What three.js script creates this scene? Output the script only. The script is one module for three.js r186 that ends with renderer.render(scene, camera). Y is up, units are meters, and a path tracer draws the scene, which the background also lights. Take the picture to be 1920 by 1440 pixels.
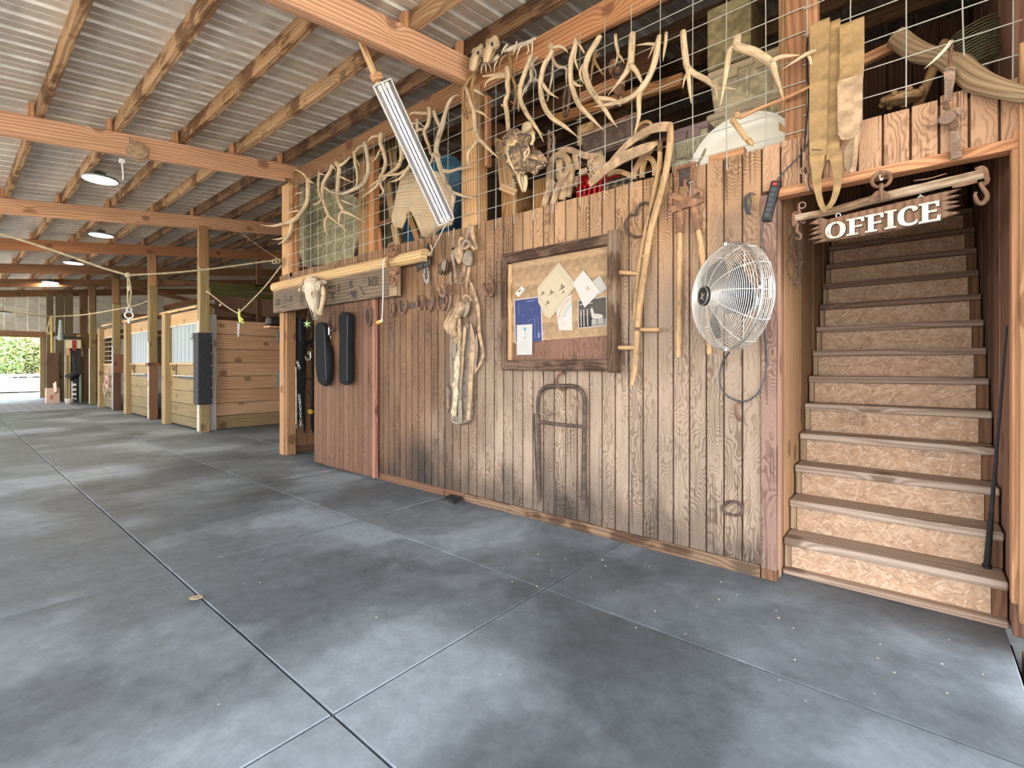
import * as THREE from 'three';
import { mergeGeometries } from 'three/addons/utils/BufferGeometryUtils.js';
import { TextGeometry } from 'three/addons/geometries/TextGeometry.js';
import { FontLoader } from 'three/addons/loaders/FontLoader.js';
import { RectAreaLightUniformsLib } from 'three/addons/lights/RectAreaLightUniformsLib.js';

// ---------- camera, sky, sun, exposure ----------
// metres; the aisle runs along -z, the tack-room wall stands at x = WALL and faces -x
const scene = new THREE.Scene();
const EYE = 1.19, WALL = 2.985;
const camera = new THREE.PerspectiveCamera(76.87, 4 / 3, 0.05, 300);
camera.position.set(0, EYE, 0);
camera.lookAt(Math.sin(0.86917), EYE, -Math.cos(0.86917));
camera.setViewOffset(1920, 1440, 0, 34, 1920, 1440);   // the lens is shifted, so that uprights stay upright
const renderer = new THREE.WebGLRenderer();
renderer.toneMapping = THREE.LinearToneMapping;
renderer.toneMappingExposure = 1.85;
renderer.shadowMap.enabled = true;
RectAreaLightUniformsLib.init();
const SUN = new THREE.Vector3(-0.42, 0.86, 0.02).normalize();
{ // a bright hazy sky: white towards the horizon, pale blue overhead, brighter around the sun
  const w = 128, h = 64, d = new Float32Array(w * h * 4), dir = new THREE.Vector3();
  for (let y = 0; y < h; y++) for (let x = 0; x < w; x++) {
    const up = ((y + 0.5) / h - 0.5) * Math.PI, az = ((x + 0.5) / w - 0.5) * 2 * Math.PI; dir.set(Math.cos(az) * Math.cos(up), Math.sin(up), Math.sin(az) * Math.cos(up));
    const t = Math.pow(Math.max(0, dir.y), 0.6), g = 1 + 0.5 * Math.pow(Math.max(0, dir.dot(SUN)), 6), i = (y * w + x) * 4;
    d[i] = (1.02 - 0.3 * t) * g; d[i + 1] = (1.02 - 0.17 * t) * g; d[i + 2] = 1.04 * g; d[i + 3] = 1;
  }
  const sky = new THREE.DataTexture(d, w, h, THREE.RGBAFormat, THREE.FloatType);
  sky.mapping = THREE.EquirectangularReflectionMapping; sky.magFilter = THREE.LinearFilter; sky.needsUpdate = true;
  scene.background = sky; scene.backgroundIntensity = 5;
}
const sun = new THREE.DirectionalLight(0xfff4e6, 36);
sun.position.copy(SUN).multiplyScalar(40);
sun.castShadow = true;
Object.assign(sun.shadow.camera, { left: -35, right: 35, top: 35, bottom: -35, near: 1, far: 90 });
sun.shadow.mapSize.set(4096, 4096);
sun.name = 'sun';
scene.add(sun, sun.target);

// ---------- helpers ----------
let seed = 7;
const rnd = () => { seed = (seed + 0x6d2b79f5) | 0; let t = Math.imul(seed ^ (seed >>> 15), 1 | seed); t = (t + Math.imul(t ^ (t >>> 7), 61 | t)) ^ t; return ((t ^ (t >>> 14)) >>> 0) / 4294967296; };
const rr = (a, b) => a + (b - a) * rnd();
const V = (p) => (p.isVector3 ? p : new THREE.Vector3(p[0], p[1], p[2]));
const taken = new Map(), bases = new WeakMap();
function numbered(n) { const k = taken.get(n) ?? 0; taken.set(n, k + 1); return k ? n + '_' + String(k).padStart(3, '0') : n; }
function tag(o, label, category, group) { Object.assign(o.userData, { label, category }); if (group) o.userData.group = group; return o; }
function thing(name, label, category, base = [0, 0, 0], group) {
  const o = new THREE.Group(); o.name = numbered(name); o.position.set(...base); bases.set(o, o.position.clone()); scene.add(o);
  return tag(o, label, category, group);
}
function structure(name) { const o = new THREE.Group(); o.name = numbered(name); bases.set(o, new THREE.Vector3()); o.userData.kind = 'structure'; scene.add(o); return o; }
// all shapes are built in world metres and moved into the frame of the thing they belong to
function part(name, geo, mat, parent) {
  const list = Array.isArray(geo) ? geo.filter(Boolean) : [geo];
  let g = list.length > 1 ? mergeGeometries(list.map(plain)) : list[0];
  const b = bases.get(parent);
  if (b && b.lengthSq() > 0) { g = g.clone(); g.translate(-b.x, -b.y, -b.z); }
  const m = new THREE.Mesh(g, mat); m.name = name; m.castShadow = m.receiveShadow = true;
  if (b) bases.set(m, b);
  parent.add(m); return m;
}
function solo(name, geo, mat, label, category, group) {
  const list = Array.isArray(geo) ? geo : [geo];
  let g = list.length > 1 ? mergeGeometries(list.map(plain)) : list[0].clone();
  g.computeBoundingBox(); const c = g.boundingBox.getCenter(new THREE.Vector3()); c.y = g.boundingBox.min.y;
  g.translate(-c.x, -c.y, -c.z);
  const m = new THREE.Mesh(g, mat); m.name = numbered(name); m.position.copy(c); m.castShadow = m.receiveShadow = true; bases.set(m, c.clone());
  scene.add(m); return tag(m, label, category, group);
}
function plain(g) {   // same attributes for merging
  if (g.index) g = g.toNonIndexed();
  const o = new THREE.BufferGeometry();
  for (const k of ['position', 'normal', 'uv']) o.setAttribute(k, g.getAttribute(k) ?? new THREE.BufferAttribute(new Float32Array(g.getAttribute('position').count * (k === 'uv' ? 2 : 3)), k === 'uv' ? 2 : 3));
  return o;
}
// uv in metres, v along the grain axis
function metreUV(g, grain = 'y', ou = rnd() * 3, ov = rnd() * 5) {
  if (g.index) g = g.toNonIndexed();
  g.computeVertexNormals();
  const p = g.attributes.position, n = g.attributes.normal, uv = new Float32Array(p.count * 2), ax = ['x', 'y', 'z'], gi = ax.indexOf(grain), others = [0, 1, 2].filter((i) => i !== gi);
  for (let t = 0; t < p.count; t += 3) {
    const a = [0, 0, 0];
    for (let k = 0; k < 3; k++) { a[0] += Math.abs(n.getX(t + k)); a[1] += Math.abs(n.getY(t + k)); a[2] += Math.abs(n.getZ(t + k)); }
    const dom = a.indexOf(Math.max(...a));
    for (let k = 0; k < 3; k++) {
      const q = [p.getX(t + k), p.getY(t + k), p.getZ(t + k)];
      const u = dom === gi ? q[others[0]] : q[others.find((i) => i !== dom)], v = dom === gi ? q[others[1]] : q[gi];
      uv[(t + k) * 2] = u + ou; uv[(t + k) * 2 + 1] = v + ov;
    }
  }
  g.setAttribute('uv', new THREE.BufferAttribute(uv, 2)); return g;
}
// box with chamfered edges: 44 triangles, from corner lo to corner hi
function box(lo, hi, grain = 'y', c = 0.003) {
  const m = [0, 1, 2].map((i) => (lo[i] + hi[i]) / 2), h = [0, 1, 2].map((i) => Math.abs(hi[i] - lo[i]) / 2), pos = [];
  c = Math.min(c, ...h.map((x) => x * 0.45));
  const vert = (s, f) => [0, 1, 2].map((i) => m[i] + s[i] * (h[i] - (i === f ? 0 : c)));
  const tri = (a, b, d) => {
    const e = new THREE.Vector3().subVectors(V(b), V(a)), f = new THREE.Vector3().subVectors(V(d), V(a)), mid = new THREE.Vector3().add(V(a)).add(V(b)).add(V(d)).divideScalar(3).sub(V(m));
    if (e.cross(f).dot(mid) < 0) pos.push(...a, ...d, ...b); else pos.push(...a, ...b, ...d);
  };
  const S = [-1, 1];
  for (let f = 0; f < 3; f++) for (const s of S) {
    const [j, k] = [0, 1, 2].filter((i) => i !== f), q = [[-1, -1], [1, -1], [1, 1], [-1, 1]].map(([a, b]) => { const w = [0, 0, 0]; w[f] = s; w[j] = a; w[k] = b; return vert(w, f); });
    tri(q[0], q[1], q[2]); tri(q[0], q[2], q[3]);
  }
  for (let f = 0; f < 3; f++) { const [j, k] = [0, 1, 2].filter((i) => i !== f);
    for (const a of S) for (const b of S) { const p0 = [0, 0, 0], p1 = [0, 0, 0]; p0[j] = p1[j] = a; p0[k] = p1[k] = b; p0[f] = -1; p1[f] = 1;
      const q = [vert(p0, j), vert(p1, j), vert(p1, k), vert(p0, k)]; tri(q[0], q[1], q[2]); tri(q[0], q[2], q[3]); } }
  for (const a of S) for (const b of S) for (const d of S) tri(vert([a, b, d], 0), vert([a, b, d], 1), vert([a, b, d], 2));
  const g = new THREE.BufferGeometry(); g.setAttribute('position', new THREE.Float32BufferAttribute(pos, 3));
  return metreUV(g, grain);
}
// bar of rectangular section from point to point (w across, t thick along the hint direction)
function bar(a, b, w, t, hint = [1, 0, 0], c = 0.003) {
  a = V(a); b = V(b); const L = a.distanceTo(b), y = b.clone().sub(a).normalize(), z = V(hint).clone().addScaledVector(y, -V(hint).dot(y)).normalize(), x = new THREE.Vector3().crossVectors(y, z);
  const g = box([-w / 2, 0, -t / 2], [w / 2, L, t / 2], 'y', c);
  return g.applyMatrix4(new THREE.Matrix4().makeBasis(x, y, z).setPosition(a));
}
// a profile swept along a curve; profile(i) in the plane across the path, scaled by a radius that varies
function sweep(pts, rad, { n = 8, hint = null, flat = 1, seg = 0, closed = false, profile = null, smooth = true } = {}) {
  const P = pts.map(V), curve = smooth && P.length > 2 ? new THREE.CatmullRomCurve3(P, closed, 'centripetal') : null;
  const N = curve ? seg || Math.max(4, (P.length - 1) * 5) : P.length - 1, rings = [], R = [];
  for (let i = 0; i <= N; i++) {
    const t = i / N; rings.push(curve ? curve.getPoint(t) : P[i]);
    if (Array.isArray(rad)) { const f = curve ? t * (P.length - 1) : i, k = Math.min(P.length - 2, Math.floor(f)); R.push(rad[k] + (rad[k + 1] - rad[k]) * (f - k)); } else R.push(rad);
  }
  const prof = profile ?? Array.from({ length: n }, (_, k) => [Math.cos(k / n * 2 * Math.PI), Math.sin(k / n * 2 * Math.PI) * flat]);
  n = prof.length;
  const pos = [], nor = [], uv = [], idx = []; let T0 = null, X = null, s = 0;
  for (let i = 0; i <= N; i++) {
    const T = new THREE.Vector3().subVectors(rings[Math.min(N, i + 1)], rings[Math.max(0, i - 1)]).normalize();
    if (closed && (i === 0 || i === N)) T.subVectors(rings[1], rings[N - 1]).normalize();
    if (hint) { const h = V(hint); X = new THREE.Vector3().crossVectors(h, T); if (X.lengthSq() < 1e-4) X = T0 ?? new THREE.Vector3(0, 1, 0); X.normalize(); T0 = X.clone(); }
    else if (!X) { X = new THREE.Vector3(Math.abs(T.y) > 0.9 ? 1 : 0, Math.abs(T.y) > 0.9 ? 0 : 1, 0); X.addScaledVector(T, -X.dot(T)).normalize(); }
    else X.addScaledVector(T, -X.dot(T)).normalize();
    const Y = new THREE.Vector3().crossVectors(T, X).normalize();
    if (i) s += rings[i].distanceTo(rings[i - 1]);
    for (let k = 0; k <= n; k++) {
      const [a, b] = prof[k % n], d = X.clone().multiplyScalar(a * R[i]).addScaledVector(Y, b * R[i]), p = rings[i].clone().add(d);
      pos.push(p.x, p.y, p.z); const nn = X.clone().multiplyScalar(a * flat * flat + (flat === 1 ? 0 : 1e-6)).addScaledVector(Y, b / (flat || 1)).normalize(); nor.push(nn.x, nn.y, nn.z);
      uv.push(k / n * 2 * Math.PI * Math.max(...(Array.isArray(rad) ? rad : [rad])), s);
    }
  }
  const w = n + 1;
  for (let i = 0; i < N; i++) for (let k = 0; k < n; k++) { const a = i * w + k, b = a + 1, c = a + w, d = c + 1; idx.push(a, b, c, b, d, c); }
  if (!closed) for (const [i, flip] of [[0, 1], [N, 0]]) {
    const c = pos.length / 3, q = rings[i], T = new THREE.Vector3().subVectors(rings[Math.min(N, i + 1)], rings[Math.max(0, i - 1)]).normalize().multiplyScalar(flip ? -1 : 1);
    pos.push(q.x, q.y, q.z); nor.push(T.x, T.y, T.z); uv.push(0, s * i / N);
    for (let k = 0; k <= n; k++) { const a = (i * w + k) * 3; pos.push(pos[a], pos[a + 1], pos[a + 2]); nor.push(T.x, T.y, T.z); uv.push(prof[k % n][0] * R[i], s * i / N + prof[k % n][1] * R[i]); }
    for (let k = 0; k < n; k++) idx.push(c, c + 1 + k + (flip ? 1 : 0), c + 1 + k + (flip ? 0 : 1));
  }
  const g = new THREE.BufferGeometry();
  g.setAttribute('position', new THREE.Float32BufferAttribute(pos, 3)); g.setAttribute('normal', new THREE.Float32BufferAttribute(nor, 3)); g.setAttribute('uv', new THREE.Float32BufferAttribute(uv, 2)); g.setIndex(idx);
  if (profile) { const o = g.toNonIndexed(); o.computeVertexNormals(); return o; }
  return g;
}
const RECT = (t) => [[-1, -t], [1, -t], [1, t], [-1, t]];
// points may carry their radius as a fourth number
const limb = (pts, o = {}) => sweep(pts, pts.map((p) => p[3]), { n: 8, ...o });
const rope = (pts, r, o) => sweep(pts, r, { n: 6, ...o });
// flat strap lying on the tack-room wall, w wide and t thick
const strap = (pts, w, t = 0.004, hint = [-1, 0, 0]) => sweep(pts, Array.isArray(w) ? w.map((x) => x / 2) : w / 2, { hint, profile: RECT(t / (Array.isArray(w) ? Math.max(...w) : w)) });
// a plate cut from sheet or board: outline of points on the wall (only z and y count), front face at x0 - t, back at x0
function plate(pts, x0, t, { holes = [], bevel = 0, smooth = false, plane = 'x' } = {}) {
  const ia = plane === 'x' ? 2 : 0, flat2 = (q) => q.map((p) => new THREE.Vector2(p[ia], p[1]));
  let s;
  if (smooth) { s = new THREE.Shape(); const c = new THREE.CatmullRomCurve3(pts.map((p) => new THREE.Vector3(p[ia], p[1], 0)), true, 'centripetal').getPoints(pts.length * 5); s.setFromPoints(c.map((v) => new THREE.Vector2(v.x, v.y))); }
  else s = new THREE.Shape(flat2(pts));
  for (const h of holes) s.holes.push(new THREE.Path(flat2(h)));
  const g = new THREE.ExtrudeGeometry(s, { depth: t - 2 * bevel, bevelEnabled: bevel > 0, bevelThickness: bevel, bevelSize: bevel, bevelOffset: -bevel, bevelSegments: 2, curveSegments: 6 });
  g.translate(0, 0, bevel);
  if (plane === 'x') g.applyMatrix4(new THREE.Matrix4().set(0, 0, -1, x0, 0, 1, 0, 0, 1, 0, 0, 0, 0, 0, 0, 1));
  else g.translate(0, 0, x0);
  return g;
}
const circle = (cz, cy, r, n = 16, ry = r) => Array.from({ length: n }, (_, k) => [0, cy + ry * Math.sin(k / n * 2 * Math.PI), cz + r * Math.cos(k / n * 2 * Math.PI)]);
function ring(c, r, t, axis = [1, 0, 0], { arc = 2 * Math.PI, start = 0, seg = 28, n = 6, ry = r } = {}) {
  const a = V(axis).clone().normalize(), u = new THREE.Vector3(0, 1, 0).addScaledVector(a, -a.y).normalize(), v = new THREE.Vector3().crossVectors(a, u), full = arc > 6.28;
  const pts = Array.from({ length: seg + (full ? 0 : 1) }, (_, k) => { const f = start + arc * k / seg; return V(c).clone().addScaledVector(u, ry * Math.cos(f)).addScaledVector(v, r * Math.sin(f)); });
  return sweep(pts, t, { n, closed: full, seg: seg });
}
function lathe(profile, at, axis = [0, 1, 0], n = 24) {
  const g = new THREE.LatheGeometry(profile.map(([r, y]) => new THREE.Vector2(r, y)), n);
  g.applyQuaternion(new THREE.Quaternion().setFromUnitVectors(new THREE.Vector3(0, 1, 0), V(axis).clone().normalize())); g.translate(...at); return g;
}
const ball = (c, r, sx = 1, sy = 1, sz = 1, n = 12) => { const g = new THREE.SphereGeometry(r, n, Math.ceil(n * 0.7)); g.scale(sx, sy, sz); g.translate(...c); return g; };
// roughens a surface by noise along its normals
function roughen(g, amount, scale) {
  const p = g.attributes.position, n = g.attributes.normal;
  for (let i = 0; i < p.count; i++) { const d = amount * (fbm(p.getX(i) * scale + 3.1, p.getY(i) * scale + p.getZ(i) * scale * 1.3, 3) * 2 - 1); p.setXYZ(i, p.getX(i) + n.getX(i) * d, p.getY(i) + n.getY(i) * d, p.getZ(i) + n.getZ(i) * d); }
  return g;
}

// ---------- textures ----------
const hash = (x, y) => { let h = Math.imul(x, 374761393) + Math.imul(y, 668265263) | 0; h = Math.imul(h ^ (h >>> 13), 1274126177); return ((h ^ (h >>> 16)) >>> 0) / 4294967296; };
function noise(x, y, px = 4096, py = 4096) {
  const xi = Math.floor(x), yi = Math.floor(y), f = x - xi, g = y - yi, u = f * f * (3 - 2 * f), v = g * g * (3 - 2 * g), m = (a, b) => ((a % b) + b) % b;
  const x0 = m(xi, px), x1 = m(xi + 1, px), y0 = m(yi, py), y1 = m(yi + 1, py);
  return (hash(x0, y0) * (1 - u) + hash(x1, y0) * u) * (1 - v) + (hash(x0, y1) * (1 - u) + hash(x1, y1) * u) * v;
}
function fbm(x, y, o = 4, px = 4096, py = 4096) { let s = 0, a = 0.5, t = 0; for (let i = 0; i < o; i++) { s += a * noise(x, y, px, py); t += a; a *= 0.5; x *= 2; y *= 2; px *= 2; py *= 2; } return s / t; }
const mix = (a, b, t) => a + (b - a) * t, clamp = (x) => Math.max(0, Math.min(1, x)), step = (a, b, x) => { const t = clamp((x - a) / (b - a)); return t * t * (3 - 2 * t); };
function texture(w, h, f, srgb = true, mw = 1, mh = 1) {
  const d = new Uint8Array(w * h * 4);
  for (let y = 0; y < h; y++) for (let x = 0; x < w; x++) { const c = f(x / w, y / h), i = (y * w + x) * 4; for (let k = 0; k < 3; k++) d[i + k] = 255 * clamp(Array.isArray(c) ? c[k] : c); d[i + 3] = 255; }
  const t = new THREE.DataTexture(d, w, h); t.wrapS = t.wrapT = THREE.RepeatWrapping; t.magFilter = THREE.LinearFilter; t.minFilter = THREE.LinearMipmapLinearFilter; t.generateMipmaps = true;
  if (srgb) t.colorSpace = THREE.SRGBColorSpace; t.repeat.set(1 / mw, 1 / mh); t.needsUpdate = true; return t;
}
function drawn(w, h, f) {
  const c = document.createElement('canvas'); c.width = w; c.height = h; f(c.getContext('2d'), w, h);
  const t = new THREE.CanvasTexture(c); t.colorSpace = THREE.SRGBColorSpace; return t;
}
// a weathered fir face: cathedral rings that run along v (0.6 m by 2.4 m)
const cathedral = (u, v) => {
  const wu = fbm(u * 3, v * 4, 2, 3, 4) + 0.12 * fbm(u * 14, v * 26, 2, 14, 26), f = u * 1.3 + wu * 1.9, ringv = 0.5 + 0.5 * Math.sin(2 * Math.PI * f * 16), late = Math.pow(ringv, 1.7);
  const fine = fbm(u * 170, v * 16, 2, 170, 16), pore = fbm(u * 60, v * 30, 3, 60, 30), soft = fbm(u * 5, v * 7, 3, 5, 7);
  return 0.36 * late * (0.25 + 1.1 * soft) + 0.32 * fine + 0.18 * pore + 0.18 * soft;
};
const seamless = (f) => (u, v) => { const t = step(0.85, 1, u); return f(u, v) * (1 - t) + f(u - 1, v) * t; };
const cath = seamless(cathedral);
const T = {};
T.siding = texture(512, 1024, (u, v) => { const g = cath(u, v), crack = step(0.6, 0.74, fbm(u * 110, v * 7, 2, 110, 7)) * step(0.45, 0.6, fbm(u * 6 + 5, v * 9, 2, 6, 9)), k = (1.12 - 0.36 * step(0.2, 0.75, g)) * (1 - 0.32 * crack); return [k, k * mix(1, 0.95, g), k * mix(1, 0.9, g)]; }, true, 0.6, 2.4);
T.sidingBump = texture(512, 1024, (u, v) => 1 - cath(u, v), false, 0.6, 2.4);
const lumberF = seamless((u, v) => {
  const wob = fbm(u * 2, v * 3, 3, 2, 3), kx = 0.3 + 0.4 * hash(3, 9), d1 = Math.hypot((u - kx) * 3, (v - 0.31) * 26), d2 = Math.hypot((u - 0.72) * 3.4, (v - 0.77) * 30);
  const knot = Math.exp(-d1 * d1 * 0.9) + Math.exp(-d2 * d2 * 1.2), f = u * 9 + wob * 2.2 + knot * 1.6;
  return clamp(0.42 * Math.pow(0.5 + 0.5 * Math.sin(2 * Math.PI * f), 1.6) + 0.33 * fbm(u * 90, v * 10, 2, 90, 10) + 0.25 * fbm(u * 6, v * 8, 4, 6, 8) + 0.75 * step(0.55, 1.0, knot));
});
T.lumber = texture(512, 1024, (u, v) => { const g = lumberF(u, v), k = 1.08 - 0.42 * g; return [k, k * mix(1, 0.93, g), k * mix(1, 0.86, g)]; }, true, 0.3, 3);
T.lumberBump = texture(512, 1024, (u, v) => 1 - lumberF(u, v), false, 0.3, 3);
T.stained = texture(512, 1024, (u, v) => { const g = lumberF(u, v), b = step(0.42, 0.66, fbm(u * 4, v * 16, 4, 4, 16)), k = (1.12 - 0.45 * g) * (1 - 0.36 * b); return [k, k * mix(1, 0.9, b), k * mix(1, 0.8, b)]; }, true, 0.3, 3);
T.concrete = texture(1536, 1536, (u, v) => {
  const a = fbm(u * 7 + 0.6 * fbm(u * 9, v * 9, 3, 9, 9), v * 7, 6, 7, 7), b = fbm(u * 3 + 11, v * 3, 3, 3, 3), c = fbm(u * 90, v * 90, 2, 90, 90), sp = fbm(u * 420, v * 420, 1, 420, 420);
  const streak = fbm(u * 6 + a, v * 30, 3, 6, 30), pale = step(0.54, 0.72, a) * 0.14, dark = step(0.5, 0.33, a) * 0.13 + step(0.54, 0.7, b) * 0.12;
  let k = 0.68 + pale - dark + 0.1 * (c - 0.5) + 0.1 * (streak - 0.5) + 0.05 * (sp - 0.5);
  if (hash(Math.floor(u * 700), Math.floor(v * 700)) > 0.99988) k = 1.3;
  return [k * 0.98, k, k * 1.02];
}, true, 4.8, 4.8);
T.concreteBump = texture(512, 512, (u, v) => 0.6 * fbm(u * 60, v * 60, 3, 60, 60) + 0.4 * fbm(u * 9, v * 9, 3, 9, 9), false, 1.2, 1.2);
T.rust = texture(256, 256, (u, v) => { const a = fbm(u * 8, v * 8, 5, 8, 8), b = fbm(u * 40, v * 40, 2, 40, 40), k = 0.62 + 0.5 * a; return [k, k * (0.8 + 0.25 * b), k * (0.74 + 0.35 * b)]; }, true, 0.2, 0.2);
T.grit = texture(256, 256, (u, v) => 0.5 * fbm(u * 12, v * 12, 4, 12, 12) + 0.5 * fbm(u * 70, v * 70, 2, 70, 70), false, 0.15, 0.15);
T.bone = texture(256, 512, (u, v) => { const a = fbm(u * 5, v * 5, 4, 5, 5), b = fbm(u * 40, v * 6, 3, 40, 6), k = 0.72 + 0.3 * a + 0.16 * (b - 0.5) - 0.16 * step(0.62, 0.75, fbm(u * 9 + 4, v * 9, 3, 9, 9)); return [k, k * 0.97, k * 0.92]; }, true, 0.15, 0.5);
T.hide = texture(256, 256, (u, v) => { const a = fbm(u * 7, v * 7, 5, 7, 7), k = 0.66 + 0.5 * a; return [k, k, k]; }, true, 0.25, 0.25);
T.fur = texture(256, 256, (u, v) => { const a = fbm(u * 5, v * 5, 4, 5, 5), b = fbm(u * 30, v * 12, 3, 30, 12), t = step(0.36, 0.62, a * 0.7 + b * 0.3), q = step(0.6, 0.72, fbm(u * 9 + 3, v * 9, 3, 9, 9)); return [mix(mix(0.4, 0.74, t), 0.92, q), mix(mix(0.34, 0.61, t), 0.8, q), mix(mix(0.29, 0.46, t), 0.63, q)]; }, true, 0.5, 0.5);
T.weave = texture(256, 256, (u, v) => { const k = 0.8 + 0.14 * Math.sin(u * 2 * Math.PI * 48) * Math.sin(v * 2 * Math.PI * 48) + 0.3 * (fbm(u * 5, v * 5, 3, 5, 5) - 0.5); return [k, k, k]; }, true, 0.15, 0.15);
T.dustmetal = texture(512, 512, (u, v) => { const a = fbm(u * 5, v * 20, 5, 5, 20), k = 0.8 + 0.28 * a; return [k, k * 0.98, k * 0.94]; }, true, 2.4, 2.4);
T.osb = drawn(1024, 512, (c, w, h) => {
  c.fillStyle = '#c4a486'; c.fillRect(0, 0, w, h); let s = 5; const q = () => (s = (s * 16807) % 2147483647) / 2147483647;
  for (let i = 0; i < 2600; i++) { const t = q(), L = 28 + 60 * q(), W = 4 + 12 * q(), base = [[208, 184, 160], [196, 168, 142], [182, 154, 128], [218, 198, 176], [166, 136, 112]][Math.floor(t * 5)];
    c.save(); c.translate(q() * w, q() * h); c.rotate((q() - 0.5) * 2.6); c.globalAlpha = 0.4 + 0.3 * q(); c.fillStyle = `rgb(${base})`; c.beginPath(); c.moveTo(-L / 2, -W / 2 * q()); c.lineTo(L / 2, -W / 2); c.lineTo(L / 2 - 8 * q(), W / 2); c.lineTo(-L / 2 + 6 * q(), W / 2); c.fill();
    c.globalAlpha = 0.16; c.strokeStyle = '#5a4430'; c.lineWidth = 0.8; c.stroke(); c.restore(); }
});
T.osb.wrapS = T.osb.wrapT = THREE.RepeatWrapping; T.osb.repeat.set(1 / 0.95, 1 / 0.475);

// ---------- materials ----------
const own = (t) => t;
function M(color, { map, bump, bs = 0.002, rough = 0.8, metal = 0, vc = false, ...rest } = {}) {
  const c = Array.isArray(color) ? new THREE.Color().setRGB(...color) : new THREE.Color(color);
  return new THREE.MeshStandardMaterial({ color: c, map: map ?? null, bumpMap: bump ?? null, bumpScale: bs, roughness: rough, metalness: metal, vertexColors: vc, ...rest });
}
const lumber = (c, o) => M(c, { map: T.lumber, bump: T.lumberBump, bs: 0.0015, rough: 0.85, ...o });
const stained = (c, o) => M(c, { map: T.stained, bump: T.lumberBump, bs: 0.003, rough: 0.9, ...o });
const m = {
  siding: M('#ffffff', { map: T.siding, bump: T.sidingBump, bs: 0.002, rough: 0.85, vc: true }),
  door: M('#6f5038', { map: T.siding, bump: T.sidingBump, bs: 0.0025, rough: 0.8 }),
  header: M('#b28d6e', { map: T.siding, bump: T.sidingBump, bs: 0.002, rough: 0.85 }),
  fir: lumber('#c99a72'), firRed: lumber('#b98a66'), firPale: lumber('#dcb88a'), firGreen: lumber('#b09a6e'), firGrey: lumber('#ab9478'), firDark: lumber('#7c5a40'), firDeep: lumber('#5e4230'),
  beamNear: lumber('#d9ab88'), purlin: lumber('#a8835c'), orange: lumber('#cf9a70'), redPaint: lumber('#a87866'), brownPaint: M('#86695a', { map: T.siding, bump: T.sidingBump, bs: 0.001, rough: 0.7 }),
  sill: stained('#84694f'), tread: lumber('#ac9684'), dark: M('#2a2019', { rough: 0.95 }), backboard: M('#6a4e3a', { map: T.siding, bump: T.sidingBump, rough: 0.9 }),
  concrete: M('#a5aeb3', { map: T.concrete, bump: T.concreteBump, bs: 0.0012, rough: 0.62 }),
  joint: M('#3a3c3e', { rough: 0.95 }), gravel: M('#cfc6b6', { map: T.concrete, rough: 0.95 }), osb: M('#f2ebe4', { map: T.osb, rough: 0.85 }),
  rust: M('#8a7058', { map: T.rust, bump: T.grit, bs: 0.001, rough: 0.85, metal: 0.15 }), rustRed: M('#9a7a5c', { map: T.rust, bump: T.grit, bs: 0.0012, rough: 0.9 }), iron: M('#6a6056', { map: T.rust, bump: T.grit, bs: 0.001, rough: 0.7, metal: 0.4 }), rustPale: M('#9c8b76', { map: T.rust, bump: T.grit, bs: 0.001, rough: 0.9 }),
  bone: M('#dcc6a6', { map: T.bone, bump: T.grit, bs: 0.0008, rough: 0.62 }), boneGrey: M('#cfc0ac', { map: T.bone, rough: 0.7 }), boneWhite: M('#e6dccb', { map: T.bone, bump: T.grit, bs: 0.002, rough: 0.8 }), boneDark: M('#a8875e', { map: T.bone, rough: 0.75 }),
  wire: M('#b9b8ac', { rough: 0.5, metal: 0.6 }), steel: M('#c9c9c6', { rough: 0.32, metal: 0.9 }), chrome: M('#e0ddd4', { rough: 0.35, metal: 0.45 }), black: M('#1b1a19', { rough: 0.6 }), rubber: M('#26272a', { map: T.hide, rough: 0.75 }), cord: M('#3c4147', { rough: 0.6 }),
  white: M('#d2cec6', { rough: 0.5 }), whitePaint: lumber('#d9d5cb'), leather: M('#b89a78', { map: T.hide, bump: T.grit, bs: 0.0012, rough: 0.85 }), leatherDark: M('#5e4a3a', { map: T.hide, bump: T.grit, bs: 0.001, rough: 0.7 }), leatherBlack: M('#2b2622', { map: T.hide, rough: 0.5 }), leatherGrey: M('#9b8c7a', { map: T.hide, bump: T.grit, bs: 0.0012, rough: 0.85 }),
  handle: M('#c9a67c', { map: T.bone, rough: 0.65 }), rope: M('#d6c39c', { map: T.weave, rough: 0.95 }), burlap: M('#bd9a68', { map: T.weave, bump: T.weave, bs: 0.0008, rough: 0.95 }), fleece: M('#0e0f11', { map: T.hide, bump: T.grit, bs: 0.006, rough: 1 }),
};

// ---------- the setting ----------
const roofY = (x) => 3.615 + 0.13 * x, rafterB = (x) => 3.27 + 0.13 * x;
{ // concrete floor, cast in slabs with sawn joints
  const f = structure('floor'), xs = [-3.4, -1.57, -0.352, 0.867, 2.083, 3.3, 4.8, 6.6, 8.4], zs = [0.292];
  for (let z = -1.535; z > -26; z -= 1.775) zs.push(z); zs.push(-25.2);
  for (let i = 0; i < xs.length - 1; i++) for (let j = 0; j < zs.length - 1; j++) {
    const x0 = xs[i], x1 = xs[i + 1], z0 = zs[j + 1], z1 = zs[j], near = z1 > -12, g = box([x0 + (i ? 0.0035 : 0), -0.12, z0 + 0.003], [x1 - 0.0035, 0, z1 - (j ? 0.003 : 0)], 'z', near ? 0.004 : 0.001), uv = metreUV(g, 'z', 0.9 + 0.13 * i, 2.1 + 0.21 * j);
    part('slab', uv, m.concrete, f);
  }
  part('joint_bed', box([-3.4, -0.2, -25.2], [8.4, -0.02, 0.28], 'z', 0.001), m.joint, f);
}
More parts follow.
